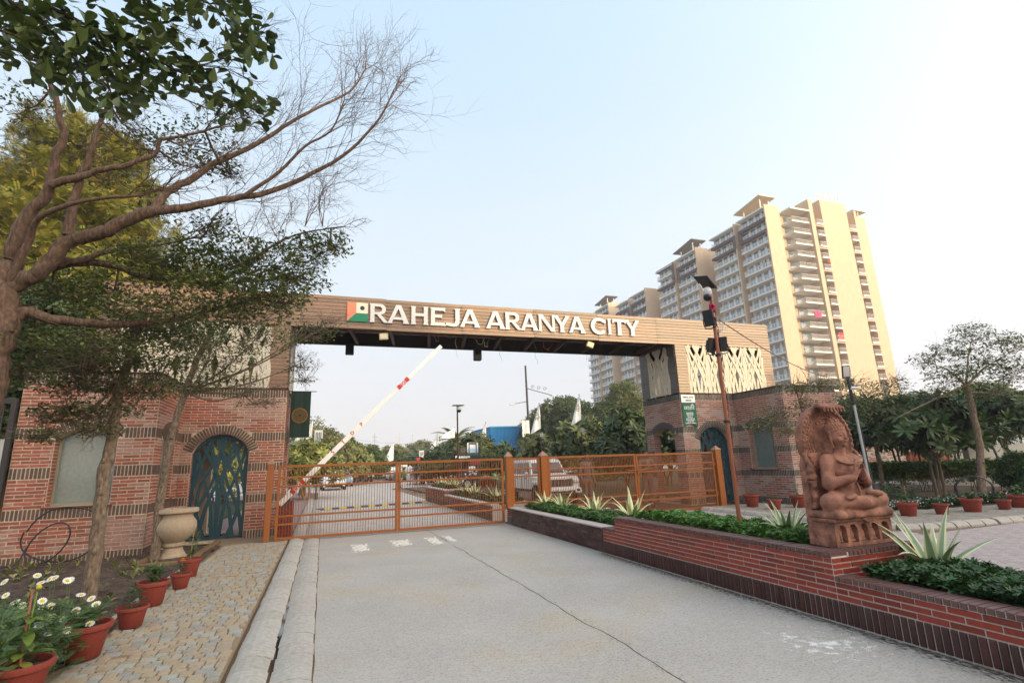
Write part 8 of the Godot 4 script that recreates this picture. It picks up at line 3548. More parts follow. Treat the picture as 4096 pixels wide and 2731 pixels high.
func crest(parent: Node, c: Vector3, r: float, col: Color) -> void:
	# round gold medallion of rings and scrolls
	var b := MB.new()
	b.col = col
	b.t = Transform3D(Basis(), c)
	for q in [[1.0, .92], [.86, .82]]:
		for i in 32:
			var a0 := TAU * i / 32
			var a1 := TAU * (i + 1) / 32
			b.quad(V(cos(a0), sin(a0), 0) * r * q[1], V(cos(a0), sin(a0), 0) * r * q[0], V(cos(a1), sin(a1), 0) * r * q[0], V(cos(a1), sin(a1), 0) * r * q[1])
	for i in 10:
		var a := TAU * i / 10
		for k in 8:
			var e0 := a + k * .35
			var e1 := a + (k + 1) * .35
			var r0 := r * (.16 + .08 * k)
			var r1 := r * (.16 + .08 * (k + 1))
			var p0 := V(cos(e0), sin(e0), 0)
			var p1 := V(cos(e1), sin(e1), 0)
			b.quad(p0 * (r0 - r * .022), p0 * (r0 + r * .022), p1 * (r1 + r * .022), p1 * (r1 - r * .022))
	part("crest", b, mat("gold", Color(.50, .34, .09), .4, {"vc": true}), parent)


func banners() -> void:
	# green banner with a gold crest on the left pier
	var o := thing("banner", "dark green banner with a round gold crest on the inner side of the left gatehouse", "banner", V(-.90, 2.4, -15.1))
	var b := MB.new()
	b.col = Color(.010, .028, .020)
	for i in 5:
		b.quad(V(.02 + i * .1, -.02 + 0.0, .02 * sin(i * 1.7)), V(.12 + i * .1, -.02, .02 * sin((i + 1) * 1.7)), V(.12 + i * .1, 1.2, .01), V(.02 + i * .1, 1.2, .01))
	part("cloth", b, M.cloth, o)
	b = MB.new()
	b.col = Color(.03, .03, .03)
	b.rod(V(-.04, 1.21, .01), V(.66, 1.21, .01), .012); b.rod(V(-.04, -.01, .01), V(.56, -.01, .01), .010)
	part("bracket", b, M.plain, o)
	crest(o, V(.26, .56, .045), .20, Color(.52, .36, .10))
	# award banner on the right pier
	o = thing("award_banner", "white and green swallow tailed award banner on the front corner of the right gatehouse", "banner", V(11.20, 2.46, -14.46))
	b = MB.new()
	b.col = Color(.80, .80, .78)
	b.prism(P2([.0, .82, .555, .82, .555, 1.08, .0, 1.08]), 0, .012)
	b.col = Color(.012, .12, .07)
	b.prism(P2([.012, .0, .28, .13, .56, .0, .56, .815, .012, .815]), 0, .012)
	part("cloth", b, M.plain, o)
	var white := Color(.82, .82, .80)
	var rows := [["ANNUAL ESTATE", .985, .062, Color(.06, .08, .07), .05], ["AWARD", .88, .062, Color(.06, .08, .07), .0], ["ESTATE", .63, .095, white, .0], ["SUMMIT", .575, .035, Color(.5, .42, .2), .0], ["RAHEJA", .445, .072, white, .0], ["ARANYA CITY", .375, .038, white, .0], ["AWARDED AS", .325, .030, white, .0], ["ENVIRONMENTAL", .270, .036, white, .0], ["FRIENDLY PROJECT", .220, .036, white, .0], ["OF THE YEAR", .172, .036, white, .0], ["RESIDENTIAL (NORTH)", .122, .036, white, .0]]
	for r in rows:
		letters(o, r[0], Transform3D(Basis.from_scale(V(.62 if r[0] == "ANNUAL ESTATE" else .8, 1, 1)), V(.285, r[1] + .01, .014)), r[2], r[3], .003, true, r[0] == "ESTATE")
	b = MB.new()
	b.col = white
	b.t = Transform3D(Basis(), V(.42, .70, .0125))
	b.prism(P2([-.08, 0, 0, .075, .08, 0, .05, 0, 0, .04, -.05, 0]), 0, .003)
	part("roof_mark", b, M.plain, o)
	# billboard with a picture of the gate
	var z := -33.0
	var x0 := at(1054, 1060, z).x
	var s := far_of(V(x0, 2, z)) / 1194.0
	o = thing("billboard", "dark billboard with a gold crest and a picture of the gate, beyond the drive gate", "billboard", V(x0, 2.1, z))
	var y1 := at(1065, 1028, z).y - 2.1
	b = MB.new()
	b.col = Color(.013, .022, .025)
	b.span(V(0, -.3, -.12), V(51 * s, y1, 0))
	b.col = Color(.25, .02, .04)
	b.span(V(26 * s, -.62, -.11), V(51 * s, -.31, .0))
	part("panel", b, M.plain, o)
	b = MB.new()
	b.col = Color(.34, .48, .66)
	b.span(V(20 * s, -.05, .0), V(46 * s, y1 - .06, .012))
	b.col = Color(.62, .68, .74)
	b.span(V(20 * s, .35, .012), V(46 * s, .75, .015))
	b.col = Color(.10, .09, .08)
	b.span(V(23 * s, .62, .015), V(43 * s, .80, .02)); b.span(V(23 * s, .02, .015), V(26 * s, .62, .02)); b.span(V(40 * s, .02, .015), V(43 * s, .62, .02))
	b.col = Color(.05, .08, .03)
	b.span(V(20 * s, -.05, .0155), V(46 * s, .12, .018))
	part("picture", b, M.plain, o)
	crest(o, V(10 * s, y1 * .62, .02), 5.5 * s, Color(.42, .32, .10))
	letters(o, "Premium", Transform3D(Basis(), V(9 * s, -.13, .01)), .16, Color(.8, .8, .8), .01)
	b = MB.new()
	b.col = Color(.05, .05, .05)
	for e in [4.0, 45.0]:
		b.span(V(e * s, -2.12, -.1), V(e * s + .1, -.3, -.02))
	part("leg", b, M.plain, o)
	# white vertical banner
	z = -35.5
	x0 = at(1200, 990, z).x
	o = thing("banner", "narrow white banner with vertical lettering on the tall street pole", "banner", V(x0, at(1200, 1003, z).y, z))
	s = far_of(V(x0, 3, z)) / 1194.0
	b = MB.new()
	b.col = Color(.74, .72, .68)
	b.span(V(0, 0, -.01), V(17.5 * s, 38 * s, .01))
	b.col = Color(.6, .3, .05)
	b.span(V(7 * s, 33.0 * s, .0105), V(11 * s, 36.5 * s, .016))
	part("cloth", b, M.plain, o)
	letters(o, "RAHEJA", Transform3D(Basis.from_euler(V(0, 0, -PI / 2)), V(8.6 * s, 17.0 * s, .012)), 5.0 * s, Color(.05, .05, .05), .004, false)
	b = MB.new()
	b.col = Color(.05, .05, .05)
	b.rod(V(-.1, 38 * s, 0), V(20 * s, 38 * s, 0), .02)
	part("bracket", b, M.plain, o)
	for q in [[731, 1008, -31.0, 20.0, 9.0, "small white sign board with dark strokes behind the boom barrier"], [968, 1045, -60.0, 10.0, 5.5, "tiny white sign board among the far trees"]]:
		var p := at(q[0], q[1], q[2])
		var ss := far_of(p) / 1194.0
		o = thing("sign_board", q[5], "sign", V(p.x, 0, p.z))
		b = MB.new()
		b.col = Color(.75, .75, .73)
		b.span(V(-q[4] * ss, p.y - q[3] * ss * .5, -.02), V(q[4] * ss, p.y + q[3] * ss, .02))
		b.col = Color(.04, .04, .04)
		for i in 4:
			b.span(V(-q[4] * ss * .7 + i * q[4] * ss * .38, p.y - q[3] * ss * .3 + .1 * (i % 2), .021), V(-q[4] * ss * .5 + i * q[4] * ss * .38, p.y + q[3] * ss * .75, .026))
		part("panel", b, M.plain, o)
		b = MB.new()
		b.col = Color(.1, .1, .1)
		b.rod(V(0, -.05, -.03), V(0, p.y, -.03), .05)
		part("post", b, M.plain, o)
	# floodlights and speaker boxes under the beam
	for q in [[1.46, 5.12, -14.58, 0.1, "pale square floodlight under the beam, left of the middle"], [8.0, 5.16, -14.6, -.35, "tilted square floodlight under the beam towards the right pier"]]:
		o = thing("floodlight", q[4], "floodlight", V(q[0], q[1], q[2]))
		b = MB.new()
		b.col = Color(.45, .36, .22)
		b.t = Transform3D(Basis.from_euler(V(.12, 0, q[3])), Vector3.ZERO)
		b.box(Vector3.ZERO, V(.25, .19, .06), .008)
		part("housing", b, M.plain, o)
		b = MB.new()
		b.t = Transform3D(Basis.from_euler(V(.12, 0, q[3])), Vector3.ZERO)
		b.col = Color(.72, .64, .42)
		b.box(V(0, .005, .032), V(.20, .13, .01), .003)
		part("lens", b, M.gloss, o)
		b = MB.new()
		b.col = Color(.05, .05, .05)
		b.rod(V(0, .08, -.02), V(0, .25, -.02), .01)
		part("bracket", b, M.plain, o)
	for q in [[.62, 5.08, -16.2, "black box speaker hanging under the beam at the left"], [4.66, 5.02, -16.2, "black box speaker hanging under the middle of the beam"]]:
		o = thing("speaker", q[3], "speaker", V(q[0], q[1], q[2]))
		b = MB.new()
		b.col = Color(.008, .008, .009)
		b.box(V(0, 0, 0), V(.24, .36, .2), .012)
		part("housing", b, M.plain, o)
		b = MB.new()
		b.col = Color(.03, .03, .03)
		b.rod(V(0, .17, 0), V(0, .34, 0), .015)
		part("bracket", b, M.plain, o)
	# loose wires under the beam
	var wires := [[2.9, .32, .25, "the letter E"], [3.55, .5, .12, "the letter J"], [4.1, .35, .5, "the gap between the first two words"], [4.4, .42, .3, "the first letter of the middle word"], [4.95, .55, .1, "the middle word's letter R"], [6.1, .6, .15, "the letter N"], [6.35, .45, .5, "the letters N and Y"], [7.0, .3, .4, "the last letter of the middle word"], [7.9, .5, .12, "the tilted floodlight"], [3.2, .2, .45, "the last two letters of the first word"]]
	for q in wires:
		b = MB.new()
		b.col = [Color(.30, .10, .06), Color(.05, .12, .06), Color(.35, .30, .25)][int(q[0] * 10) % 3]
		var w := PackedVector3Array()
		for k in 9:
			var f := k / 8.0
			w.append(V(q[0] + q[2] * f + .03 * sin(k * 2.0 + q[0]), 5.42 - q[1] * (4 * f * (1 - f) if q[2] > .2 else f * 1.5), -14.75 - .2 * f + .03 * cos(k * 1.7)))
		b.tube(smooth(w, 3), PackedFloat32Array([.004]), 4)
		single("loose_wire", b, M.plain, "loose thin wire dangling below the beam under %s" % q[3], "wire", "loose wires under the beam")
	# bulb hanging in the arch of the right pier, hanging basket at the left
	o = thing("hanging_bulb", "unlit white bulb hanging in the small arch of the right gatehouse", "light bulb", V(11.4, 2.1, -15.6))
	b = MB.new()
	b.col = Color(.75, .74, .70)
	b.lathe(P2([0, 0, .035, .015, .045, .05, .03, .09, .018, .11, .018, .15, 0, .15]), 14)
	part("bulb", b, M.gloss, o)
	b = MB.new()
	b.col = Color(.04, .04, .04)
	b.rod(V(0, .15, 0), V(0, .42, 0), .006)
	part("cord", b, M.plain, o)


# ---------------------------------------------------------------- vehicles and people
func shell(b: MB, st: Array) -> void:
	# a skin through cross-sections; each: z, then [half width, y] pairs from the bottom up
	for i in st.size() - 1:
		var p: Array = st[i]
		var q: Array = st[i + 1]
		var n := (p.size() - 1) / 2
		for k in n - 1:
			for m in [-1.0, 1.0]:
				var a := V(m * p[1 + k * 2], p[2 + k * 2], p[0])
				var c := V(m * p[3 + k * 2], p[4 + k * 2], p[0])
				var d := V(m * q[3 + k * 2], q[4 + k * 2], q[0])
				var e := V(m * q[1 + k * 2], q[2 + k * 2], q[0])
				b.out(a, e, d, c, V(0, (a.y + c.y) * .5 - (.25 if k == n - 2 and absf(a.x - c.x) > absf(a.y - c.y) else 0.0), (p[0] + q[0]) * .5))
		var j := n * 2 - 1
		b.out(V(-p[j], p[j + 1], p[0]), V(p[j], p[j + 1], p[0]), V(q[j], q[j + 1], q[0]), V(-q[j], q[j + 1], q[0]), V(0, p[j + 1] - 1.0, p[0]))
	for e in [0, st.size() - 1]:
		var p: Array = st[e]
		var n := (p.size() - 1) / 2
		for k in n - 1:
			b.out(V(-p[1 + k * 2], p[2 + k * 2], p[0]), V(p[1 + k * 2], p[2 + k * 2], p[0]), V(p[3 + k * 2], p[4 + k * 2], p[0]), V(-p[3 + k * 2], p[4 + k * 2], p[0]), V(0, .6, 0))


func wheel(o: Node3D, p: Vector3, r: float, w: float) -> void:
	var key := "tyre%.2f" % r
	if not shared.has(key):
		var b := MB.new()
		b.col = Color(.018, .018, .018)
		b.t = Transform3D(Basis.from_euler(V(0, 0, PI / 2)), Vector3.ZERO)
		b.lathe(P2([r * .6, -w * .5, r * .92, -w * .5, r, -w * .35, r, w * .35, r * .92, w * .5, r * .6, w * .5]), 22)
		shared[key] = b.mesh()
		b = MB.new()
		b.col = Color(.42, .43, .44)
		b.t = Transform3D(Basis.from_euler(V(0, 0, PI / 2)), Vector3.ZERO)
		b.lathe(P2([0, -w * .38, r * .2, -w * .42, r * .55, -w * .36, r * .62, -w * .48, r * .62, w * .48, r * .55, w * .36, r * .2, w * .42, 0, w * .38]), 18)
		shared[key + "rim"] = b.mesh()
	var t := part("wheel", shared[key], M.plain, o)
	t.position = p
	part("rim", shared[key + "rim"], M.gloss, t)


func car(label: String, p: Vector3, turn: float, kind: String, col: Color, group := "cars parked in the forecourt") -> Node3D:
	var o := thing("jeep" if kind == "jeep" else "parked_car", label, "car", p, turn, group)
	var paint := mat("car_paint", Color.WHITE, .3, {"coat": .8})
	var glass := mat("car_glass", Color(.025, .032, .036), .08, {"spec": .9})
	var b := MB.new()
	b.col = col
	var L := 3.85
	var W := .84
	var wz := 1.25
	var r := .30
	if kind == "hatch":
		shell(b, [[1.92, .55, .35, .62, .5, .58, .62, .4, .66], [1.78, .74, .22, .80, .45, .80, .66, .66, .74], [1.3, .78, .2, .84, .5, .83, .78, .74, .88], [.85, .79, .2, .845, .5, .84, .84, .76, .97], [.2, .79, .2, .845, .5, .845, .88, .78, .97], [-1.2, .79, .2, .845, .5, .84, .90, .76, .98], [-1.75, .74, .24, .82, .5, .80, .88, .70, .96], [-1.93, .60, .35, .66, .5, .64, .78, .56, .84]])
		shell(b, [[.85, .72, .95, .71, .97, .70, .98], [.15, .70, .95, .58, 1.40, .50, 1.44], [-.35, .70, .95, .57, 1.46, .50, 1.50], [-1.1, .70, .95, .56, 1.44, .48, 1.47], [-1.72, .66, .95, .60, 1.10, .56, 1.14]])
	elif kind == "suv":
		L = 4.2; W = .89; wz = 1.32; r = .34
		shell(b, [[2.1, .6, .42, .70, .6, .68, .85, .5, .92], [1.95, .80, .3, .86, .55, .85, .90, .70, 1.0], [1.2, .83, .28, .89, .6, .88, 1.0, .78, 1.08], [.8, .83, .28, .89, .6, .89, 1.02, .80, 1.10], [-1.6, .83, .28, .89, .6, .89, 1.04, .80, 1.12], [-2.05, .76, .32, .84, .6, .82, 1.0, .74, 1.06], [-2.12, .66, .42, .74, .6, .72, .96, .66, 1.0]])
		shell(b, [[.85, .78, 1.06, .77, 1.08, .76, 1.09], [.25, .77, 1.06, .66, 1.56, .58, 1.60], [-.5, .77, 1.06, .66, 1.63, .58, 1.67], [-1.7, .77, 1.06, .66, 1.60, .58, 1.64], [-2.0, .74, 1.06, .70, 1.15, .66, 1.18]])
	elif kind == "van":
		L = 4.3; W = .85; wz = 1.35; r = .32
		shell(b, [[2.1, .7, .3, .80, .5, .80, .95, .72, 1.02], [1.7, .80, .25, .85, .5, .84, 1.1, .76, 1.25], [1.25, .80, .25, .85, .5, .84, 1.2, .72, 1.75], [.8, .80, .25, .85, .5, .84, 1.2, .72, 1.84], [-2.0, .80, .25, .85, .5, .84, 1.2, .72, 1.84], [-2.12, .76, .3, .82, .5, .80, 1.1, .70, 1.78]])
	else:
		L = 4.2; W = .88; wz = 1.32; r = .36
		shell(b, [[2.02, .74, .55, .80, .62, .80, 1.0, .74, 1.08], [1.85, .80, .48, .84, .62, .83, 1.06, .74, 1.14], [.95, .82, .46, .86, .62, .85, 1.10, .78, 1.18], [.8, .84, .46, .88, .62, .88, 1.14, .84, 1.19], [-2.0, .84, .46, .88, .62, .88, 1.14, .84, 1.19], [-2.08, .80, .50, .84, .62, .84, 1.1, .80, 1.17]])
		shell(b, [[.80, .82, 1.18, .81, 1.20, .80, 1.21], [.42, .81, 1.18, .72, 1.76, .66, 1.80], [-.4, .81, 1.18, .73, 1.80, .66, 1.86], [-1.9, .81, 1.18, .73, 1.78, .66, 1.84], [-2.02, .80, 1.18, .74, 1.68, .68, 1.72]])
		b.span(V(-.86, .44, 1.95), V(.86, .66, 2.12), .03); b.span(V(-.92, .78, 1.05), V(-.80, .96, 1.75), .04); b.span(V(.80, .78, 1.05), V(.92, .96, 1.75), .04)
		b.span(V(-.70, 1.80, -1.7), V(.70, 1.88, .1), .03)
	part("body", b, paint, o)
	# glazing
	var g := MB.new()
	match kind:
		"hatch":
			g.out(V(-.64, 1.0, .835), V(.64, 1.0, .835), V(.52, 1.39, .19), V(-.52, 1.39, .19), V(0, 1, 0))
			for m in [-1.0, 1.0]:
				g.out(V(m * .722, 1.0, .55), V(m * .622, 1.38, .10), V(m * .615, 1.40, -.45), V(m * .716, 1.0, -.50), Vector3.ZERO)
				g.out(V(m * .716, 1.0, -.56), V(m * .612, 1.40, -.52), V(m * .612, 1.38, -1.15), V(m * .708, 1.0, -1.4), Vector3.ZERO)
			g.out(V(-.54, 1.14, -1.69), V(.54, 1.14, -1.69), V(.48, 1.42, -1.17), V(-.48, 1.42, -1.17), V(0, 1, 0))
		"suv":
			g.out(V(-.70, 1.11, .83), V(.70, 1.11, .83), V(.60, 1.55, .28), V(-.60, 1.55, .28), V(0, 1, 0))
			for m in [-1.0, 1.0]:
				g.out(V(m * .79, 1.12, .6), V(m * .69, 1.53, .2), V(m * .69, 1.55, -.5), V(m * .79, 1.12, -.5), Vector3.ZERO)
				g.out(V(m * .79, 1.12, -.57), V(m * .69, 1.55, -.57), V(m * .69, 1.52, -1.6), V(m * .785, 1.12, -1.8), Vector3.ZERO)
			g.out(V(-.62, 1.18, -1.99), V(.62, 1.18, -1.99), V(.58, 1.56, -1.75), V(-.58, 1.56, -1.75), V(0, 1, 0))
		"van":
			g.out(V(-.74, 1.25, 1.72), V(.74, 1.25, 1.72), V(.68, 1.72, 1.30), V(-.68, 1.72, 1.30), V(0, 1, 0))
			for m in [-1.0, 1.0]:
				g.out(V(m * .835, 1.22, 1.2), V(m * .76, 1.66, 1.1), V(m * .76, 1.66, .3), V(m * .835, 1.22, .3), Vector3.ZERO)
				g.out(V(m * .835, 1.22, .2), V(m * .76, 1.66, .2), V(m * .76, 1.66, -1.8), V(m * .835, 1.22, -1.8), Vector3.ZERO)
		_:
			g.out(V(-.74, 1.24, .80), V(.74, 1.24, .80), V(.66, 1.72, .47), V(-.66, 1.72, .47), V(0, 1, 0))
			for m in [-1.0, 1.0]:
				for q in [[.62, -.10], [-.18, -.88], [-.98, -1.85]]:
					g.out(V(m * .822, 1.23, q[0]), V(m * .745, 1.70, q[0] - (.2 if q[0] > .5 else 0.0)), V(m * .745, 1.70, q[1]), V(m * .822, 1.23, q[1]), Vector3.ZERO)
			g.out(V(-.66, 1.26, -2.04), V(.66, 1.26, -2.04), V(.62, 1.64, -2.025), V(-.62, 1.64, -2.025), V(0, 1, 0))
	part("window", g, glass, o)
	# lamps, grille, plates, mirrors, trim
	var fz := L * .5 - .12
	var hy := .66 if kind == "hatch" else .86
	for m in [-1.0, 1.0]:
		b = MB.new()
		b.col = Color(.62, .64, .66)
		b.box(V(m * W * .72, hy - (.02 if kind != "jeep" else -.06), fz - (.0 if kind != "jeep" else -.05)), V(.26, .13, .16), .03)
		part("headlight", b, M.gloss, o)
		b = MB.new()
		b.col = col * .8
		b.box(V(m * (W + .08), 1.02 if kind != "jeep" else 1.26, .62), V(.12, .12, .06), .02)
		part("mirror", b, M.gloss, o)
		b = MB.new()
		b.col = Color(.3, .02, .02)
		b.box(V(m * W * .82, hy + .1, -L * .5 + .06), V(.14, .26, .1), .02)
		part("tail_light", b, M.gloss, o)
	b = MB.new()
	b.col = Color(.03, .03, .03)
	if kind == "jeep":
		b.span(V(-.50, .72, 2.01), V(.50, 1.0, 2.035))
		for i in 7:
			b.col = Color(.45, .46, .47)
			b.span(V(-.47 + i * .15, .74, 2.036), V(-.44 + i * .15, .98, 2.045))
		b.col = Color(.03, .03, .03)
		b.span(V(-.55, .47, 2.121), V(.55, .56, 2.13)); b.box(V(-.7, .56, 2.11), V(.16, .10, .05), .02); b.box(V(.7, .56, 2.11), V(.16, .10, .05), .02)
		for m in [-1.0, 1.0]:
			b.span(V(m * .885 - .006, .60, -.14), V(m * .885 + .006, 1.16, -.12)); b.span(V(m * .885 - .006, .60, -.93), V(m * .885 + .006, 1.16, -.91)); b.span(V(m * .885 - .006, .52, -1.0), V(m * .885 + .004, .62, .9))
			for q in [.3, -.62]:
				b.box(V(m * .89, 1.05, q), V(.03, .03, .16), .008)
	else:
		b.span(V(-W * .45, hy - .09, fz + .03), V(W * .45, hy - .02, L * .5 - .02)); b.span(V(-W * .6, .30, L * .5 - .2), V(W * .6, .42, L * .5 - .05))
	part("grille", b, M.plain, o)
	b = MB.new()
	b.col = Color(.75, .74, .70)
	b.box(V(0, .50 if kind != "jeep" else .60, L * .5 - (.01 if kind != "jeep" else -.03)), V(.46, .11, .02), .004)
	part("number_plate", b, M.plain, o)
	b = MB.new()
	b.col = Color(.012, .012, .012)
	for m in [-1.0, 1.0]:
		for s in [-1.0, 1.0]:
			b.t = Transform3D(Basis.from_euler(V(0, 0, PI / 2)), V(m * (W - .045), r + .01, s * wz))
			b.lathe(P2([0, -.055, r * 1.17, -.055, r * 1.17, .055, 0, .055]), 20)
			wheel(o, V(m * (W - .08), r, s * wz), r, .2)
	part("wheel_arch", b, M.matte, o)
	return o


func motorbike(label: String, p: Vector3, turn: float, col: Color) -> Node3D:
	var o := thing("motorbike", label, "motorbike", p, turn, "motorbikes in the forecourt")
	for z in [-.62, .64]:
		wheel(o, V(0, .30, z), .30, .10)
	var b := MB.new()
	b.col = Color(.03, .03, .035)
	for m in [-1.0, 1.0]:
		b.rod(V(m * .07, .30, .64), V(m * .09, .86, .42), .022); b.rod(V(m * .07, .30, -.62), V(m * .08, .62, -.45), .02)
	b.rod(V(-.30, 1.0, .34), V(.30, 1.0, .34), .018)
	b.box(V(0, .40, .02), V(.26, .30, .42), .05); b.rod(V(.13, .30, .1), V(.15, .34, -.8), .04)
	b.box(V(0, .74, -.36), V(.24, .10, .72), .04)
	part("frame", b, M.gloss, o)
	b = MB.new()
	b.col = col
	b.ball(V(0, .78, .14), V(.14, .13, .26)); b.box(V(0, .62, -.62), V(.2, .12, .3), .04); b.ball(V(0, .56, .72), V(.08, .10, .2))
	part("tank", b, M.gloss, o)
	b = MB.new()
	b.col = Color(.75, .72, .65)
	b.ball(V(0, .86, .50), V(.10, .10, .06))
	part("headlight", b, M.gloss, o)
	b = MB.new()
	b.col = Color(.05, .05, .05)
	for m in [-1.0, 1.0]:
		b.rod(V(m * .22, 1.0, .36), V(m * .28, 1.14, .34), .01); b.box(V(m * .28, 1.16, .34), V(.12, .08, .02), .01)
	part("mirror", b, M.plain, o)
	return o


func traffic() -> void:
	var white := Color(.72, .73, .73)
	car("white hatchback facing the gate on the left side of the forecourt road", V(.78, 0, -43.2), .04, "hatch", white)
	car("white boxy jeep with a black grille waiting behind the right part of the gate", V(8.02, 0, -19.3), .02, "jeep", Color(.74, .73, .70), "vehicles beyond the gate").scale = Vector3.ONE * .88
	var px := func(u: float, z: float) -> float: return at((1100.0 + u * .2976) / 1.7415, 1090, z).x
	car("silver blue car with a sky reflecting windscreen behind the white hatchback", V(px.call(880, -50.0), 0, -50), .1, "hatch", Color(.25, .32, .42))
	car("dark blue car parked side on in the left row, behind two motorbikes", V(px.call(1030, -60.0), 0, -60), .5, "hatch", Color(.10, .16, .26))
	car("white car parked at the end of the left row", V(px.call(1130, -64.0), 0, -64), .35, "suv", white)
	car("white hatchback right behind the middle of the drive gate", V(px.call(1612, -62.0), 0, -62), .1, "hatch", white)
	car("white estate car standing behind the standing group", V(px.call(2100, -54.0), 0, -54), -.12, "suv", white)
	car("dark car at the right of the standing group", V(px.call(2235, -58.0), 0, -58), -.2, "hatch", Color(.06, .08, .11))
	car("small white van parked before the dark green kiosk", V(px.call(1472, -72.0), 0, -72), .05, "van", Color(.66, .66, .62))
	car("white van beside the kiosk, left of the standing people", V(px.call(1235, -72.0), 0, -72), .1, "van", Color(.7, .7, .68))
	# three wheeler
	var o := thing("auto_rickshaw", "small green and white three wheeled taxi behind the right gate leaf edge", "rickshaw", V(px.call(1730, -58.0), 0, -58), .25)
	var b := MB.new()
	b.col = Color(.03, .22, .10)
	shell(b, [[1.2, .25, .35, .35, .5, .33, .8, .2, .95], [.8, .5, .3, .58, .5, .55, .95, .4, 1.1], [.2, .62, .28, .66, .5, .66, .8, .64, .85], [-1.2, .62, .28, .66, .5, .66, .9, .62, .95]])
	part("body", b, M.gloss, o)
	b = MB.new()
	b.col = Color(.7, .7, .66)
	shell(b, [[.78, .5, 1.45, .5, 1.5, .4, 1.56], [0, .6, 1.5, .6, 1.58, .45, 1.66], [-1.2, .6, 1.45, .6, 1.52, .45, 1.6]])
	for m in [-1.0, 1.0]:
		b.rod(V(m * .5, .9, .75), V(m * .52, 1.5, .6), .03); b.rod(V(m * .6, .9, -1.1), V(m * .58, 1.5, -1.1), .03)
	part("hood", b, M.plain, o)
	wheel(o, V(0, .24, 1.0), .24, .1)
	for m in [-1.0, 1.0]:
		wheel(o, V(m * .55, .24, -.8), .24, .12)
	# kiosk
	o = thing("kiosk", "dark green kiosk with a gold crest at the end of the forecourt", "kiosk", V(px.call(1475, -74.0), 0, -75))
	b = MB.new()
	b.col = Color(.012, .085, .05)
	b.span(V(-2.6, 0, -2), V(2.6, 2.55, 0), .03)
	part("wall", b, M.plain, o)
	b = MB.new()
	b.col = Color(.03, .13, .09)
	b.span(V(-2.75, 2.55, -2.1), V(2.75, 2.7, .15), .03)
	part("roof", b, M.plain, o)
	crest(o, V(0, 1.75, .02), .32, Color(.5, .38, .15))
	o = thing("kiosk", "smaller green kiosk with a white base left of the white van", "kiosk", V(px.call(1235, -78.0), 0, -78))
	b = MB.new()
	b.col = Color(.62, .62, .6)
	b.span(V(-1.5, 0, -1.5), V(1.5, 2.9, 0), .03)
	b.col = Color(.012, .07, .05)
	b.span(V(-1.8, 2.9, -1.6), V(1.9, 3.75, .3), .03); b.span(V(-1.45, 1.1, .001), V(1.45, 2.3, .05))
	part("wall", b, M.plain, o)
	crest(o, V(0, 1.75, .06), .25, Color(.5, .38, .15))
	# red canopy far off
	o = thing("red_canopy", "red cloth canopy over the far stalls behind the white estate car", "canopy", V(px.call(2130, -66.0), 0, -66))
	b = MB.new()
	b.col = Color(.5, .03, .02)
	b.quad(V(-2.2, 2.0, 1.2), V(2.2, 2.0, 1.2), V(2.0, 2.5, -1.2), V(-2.0, 2.5, -1.2)); b.quad(V(-2.2, 1.7, 1.21), V(2.2, 1.7, 1.21), V(2.2, 2.0, 1.2), V(-2.2, 2.0, 1.2))
	part("canopy", b, M.cloth, o)
	b = MB.new()
	b.col = Color(.2, .2, .2)
	for x in [-2.1, 2.1]:
		b.rod(V(x, -.05, 1.1), V(x, 2.0, 1.1), .05); b.rod(V(x * .94, -.05, -1.1), V(x * .94, 2.48, -1.1), .05)
	part("post", b, M.plain, o)
	# people
	var P := [[1792, -45.2, 1.72, Color(.72, .71, .68), Color(.70, .69, .66), 0, 2.6, "person in white clothes standing at the left of the group, back turned"], [1838, -45.6, 1.70, Color(.74, .73, .70), Color(.66, .66, .62), 0, 3.0, "second person in white clothes in the standing group"], [1893, -44.8, 1.74, Color(.05, .10, .28), Color(.06, .09, .22), 0, -2.6, "person in dark blue clothes in the middle of the standing group"], [1950, -45.4, 1.66, Color(.20, .07, .05), Color(.66, .62, .56), 1, .4, "person in a red brown top and pale trousers in the standing group"], [1988, -44.9, 1.70, Color(.10, .05, .03), Color(.07, .04, .03), 0, -.5, "person in dark brown clothes at the right of the standing group"], [2285, -48.0, 1.72, Color(.55, .40, .20), Color(.6, .5, .33), 0, .2, "person in tan clothes standing beside the dark car"], [1378, -70.0, 1.7, Color(.3, .12, .06), Color(.05, .05, .06), 0, .3, "person in brown standing by the dark green kiosk"], [1415, -69.0, 1.72, Color(.22, .33, .5), Color(.06, .08, .14), 0, -.3, "person in a pale blue shirt standing by the kiosk"], [1440, -70.5, 1.68, Color(.3, .4, .45), Color(.05, .06, .1), 1, .5, "person in grey blue standing right beside the kiosk wall"], [365, -38.0, 1.6, Color(.35, .06, .05), Color(.05, .05, .06), 0, 1.0, "person in dark red at the edge of the left bushes, behind the boom barrier"]]
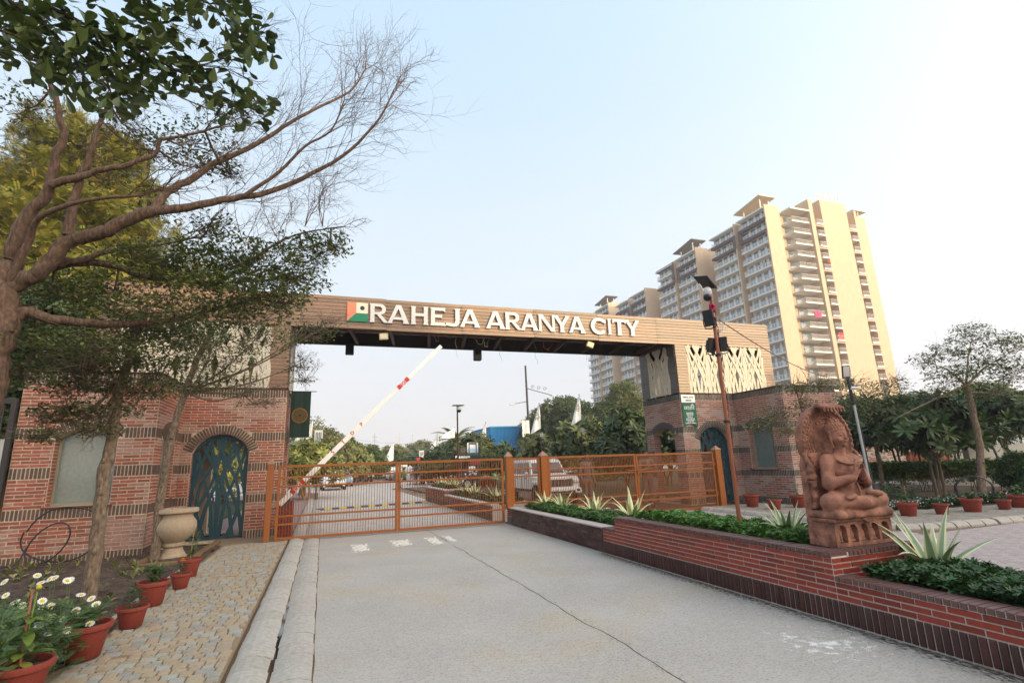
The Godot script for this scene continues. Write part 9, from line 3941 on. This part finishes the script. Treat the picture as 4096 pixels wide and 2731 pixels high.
	for q in P:
		person(q[7], V(px.call(q[0], q[1]), 0, q[1]), q[6], q[2], q[3], q[4], q[5])
	var g0 := at(1348, 1100, -15.2)
	person("guard in dark patterned uniform standing behind the barred leaf by the striped agaves", V(g0.x, 0, -15.2), .2, 1.74, Color(.13, .10, .085), Color(.14, .11, .10), 0, Color(.17, .085, .05), "guards behind the gate")
	g0 = at(1487, 1100, -14.6)
	person("second guard in dark patterned uniform behind the last gate leaf at the right", V(g0.x, 0, -14.6), -.3, 1.76, Color(.14, .10, .085), Color(.13, .10, .09), 1, Color(.17, .085, .05), "guards behind the gate")
	# motorbikes
	var m := V(at(1085, 1100, -35.0).x, 0, -35.0)
	motorbike("dark motorbike ridden towards the gate, headlight on the right of the drive", m, .15, Color(.05, .06, .09))
	person("rider in a white shirt on the dark motorbike", m + V(0, .0, -.12), .15, 1.7, Color(.72, .71, .69), Color(.05, .06, .09), 2, Color(.17, .085, .05), "riders on motorbikes")
	person("passenger in dark blue behind the rider in white", m + V(-.08, .04, -.58), .15, 1.66, Color(.03, .04, .07), Color(.03, .03, .05), 2, Color(.17, .085, .05), "riders on motorbikes")
	for q in [[1000, -56.0, .5, Color(.3, .02, .02), "motorbike with a red tank parked in front of the dark blue car"], [1150, -57.0, .4, Color(.04, .04, .05), "black motorbike parked beside the red one"], [1262, -60.0, .3, Color(.05, .05, .06), "black motorbike parked by the white van"], [2050, -46.0, -.9, Color(.05, .05, .06), "black motorbike parked side on at the right of the standing group"], [2120, -47.5, -.8, Color(.5, .35, .03), "motorbike with a yellow tank behind the black one"]]:
		motorbike(q[4], V(px.call(q[0], q[1]), 0, q[1]), q[2], q[3])
	m = V(at(1060, 1100, -33.0).x, 0, -34.0)
	motorbike("dark motorbike parked beside the striped agaves of the far planter", m, 1.2, Color(.04, .05, .08))
	# small pots on the lawn beyond
	for i in 3:
		pot("small red pot on the lawn edge beyond the gate, %s of three" % ["left", "middle one", "right"][i], V(at(1078 + i * 15, 1100, -34.5).x + 1.0, .03, -35.3), .42, .28, "", "red pots on the lawn edge", 40 + i)
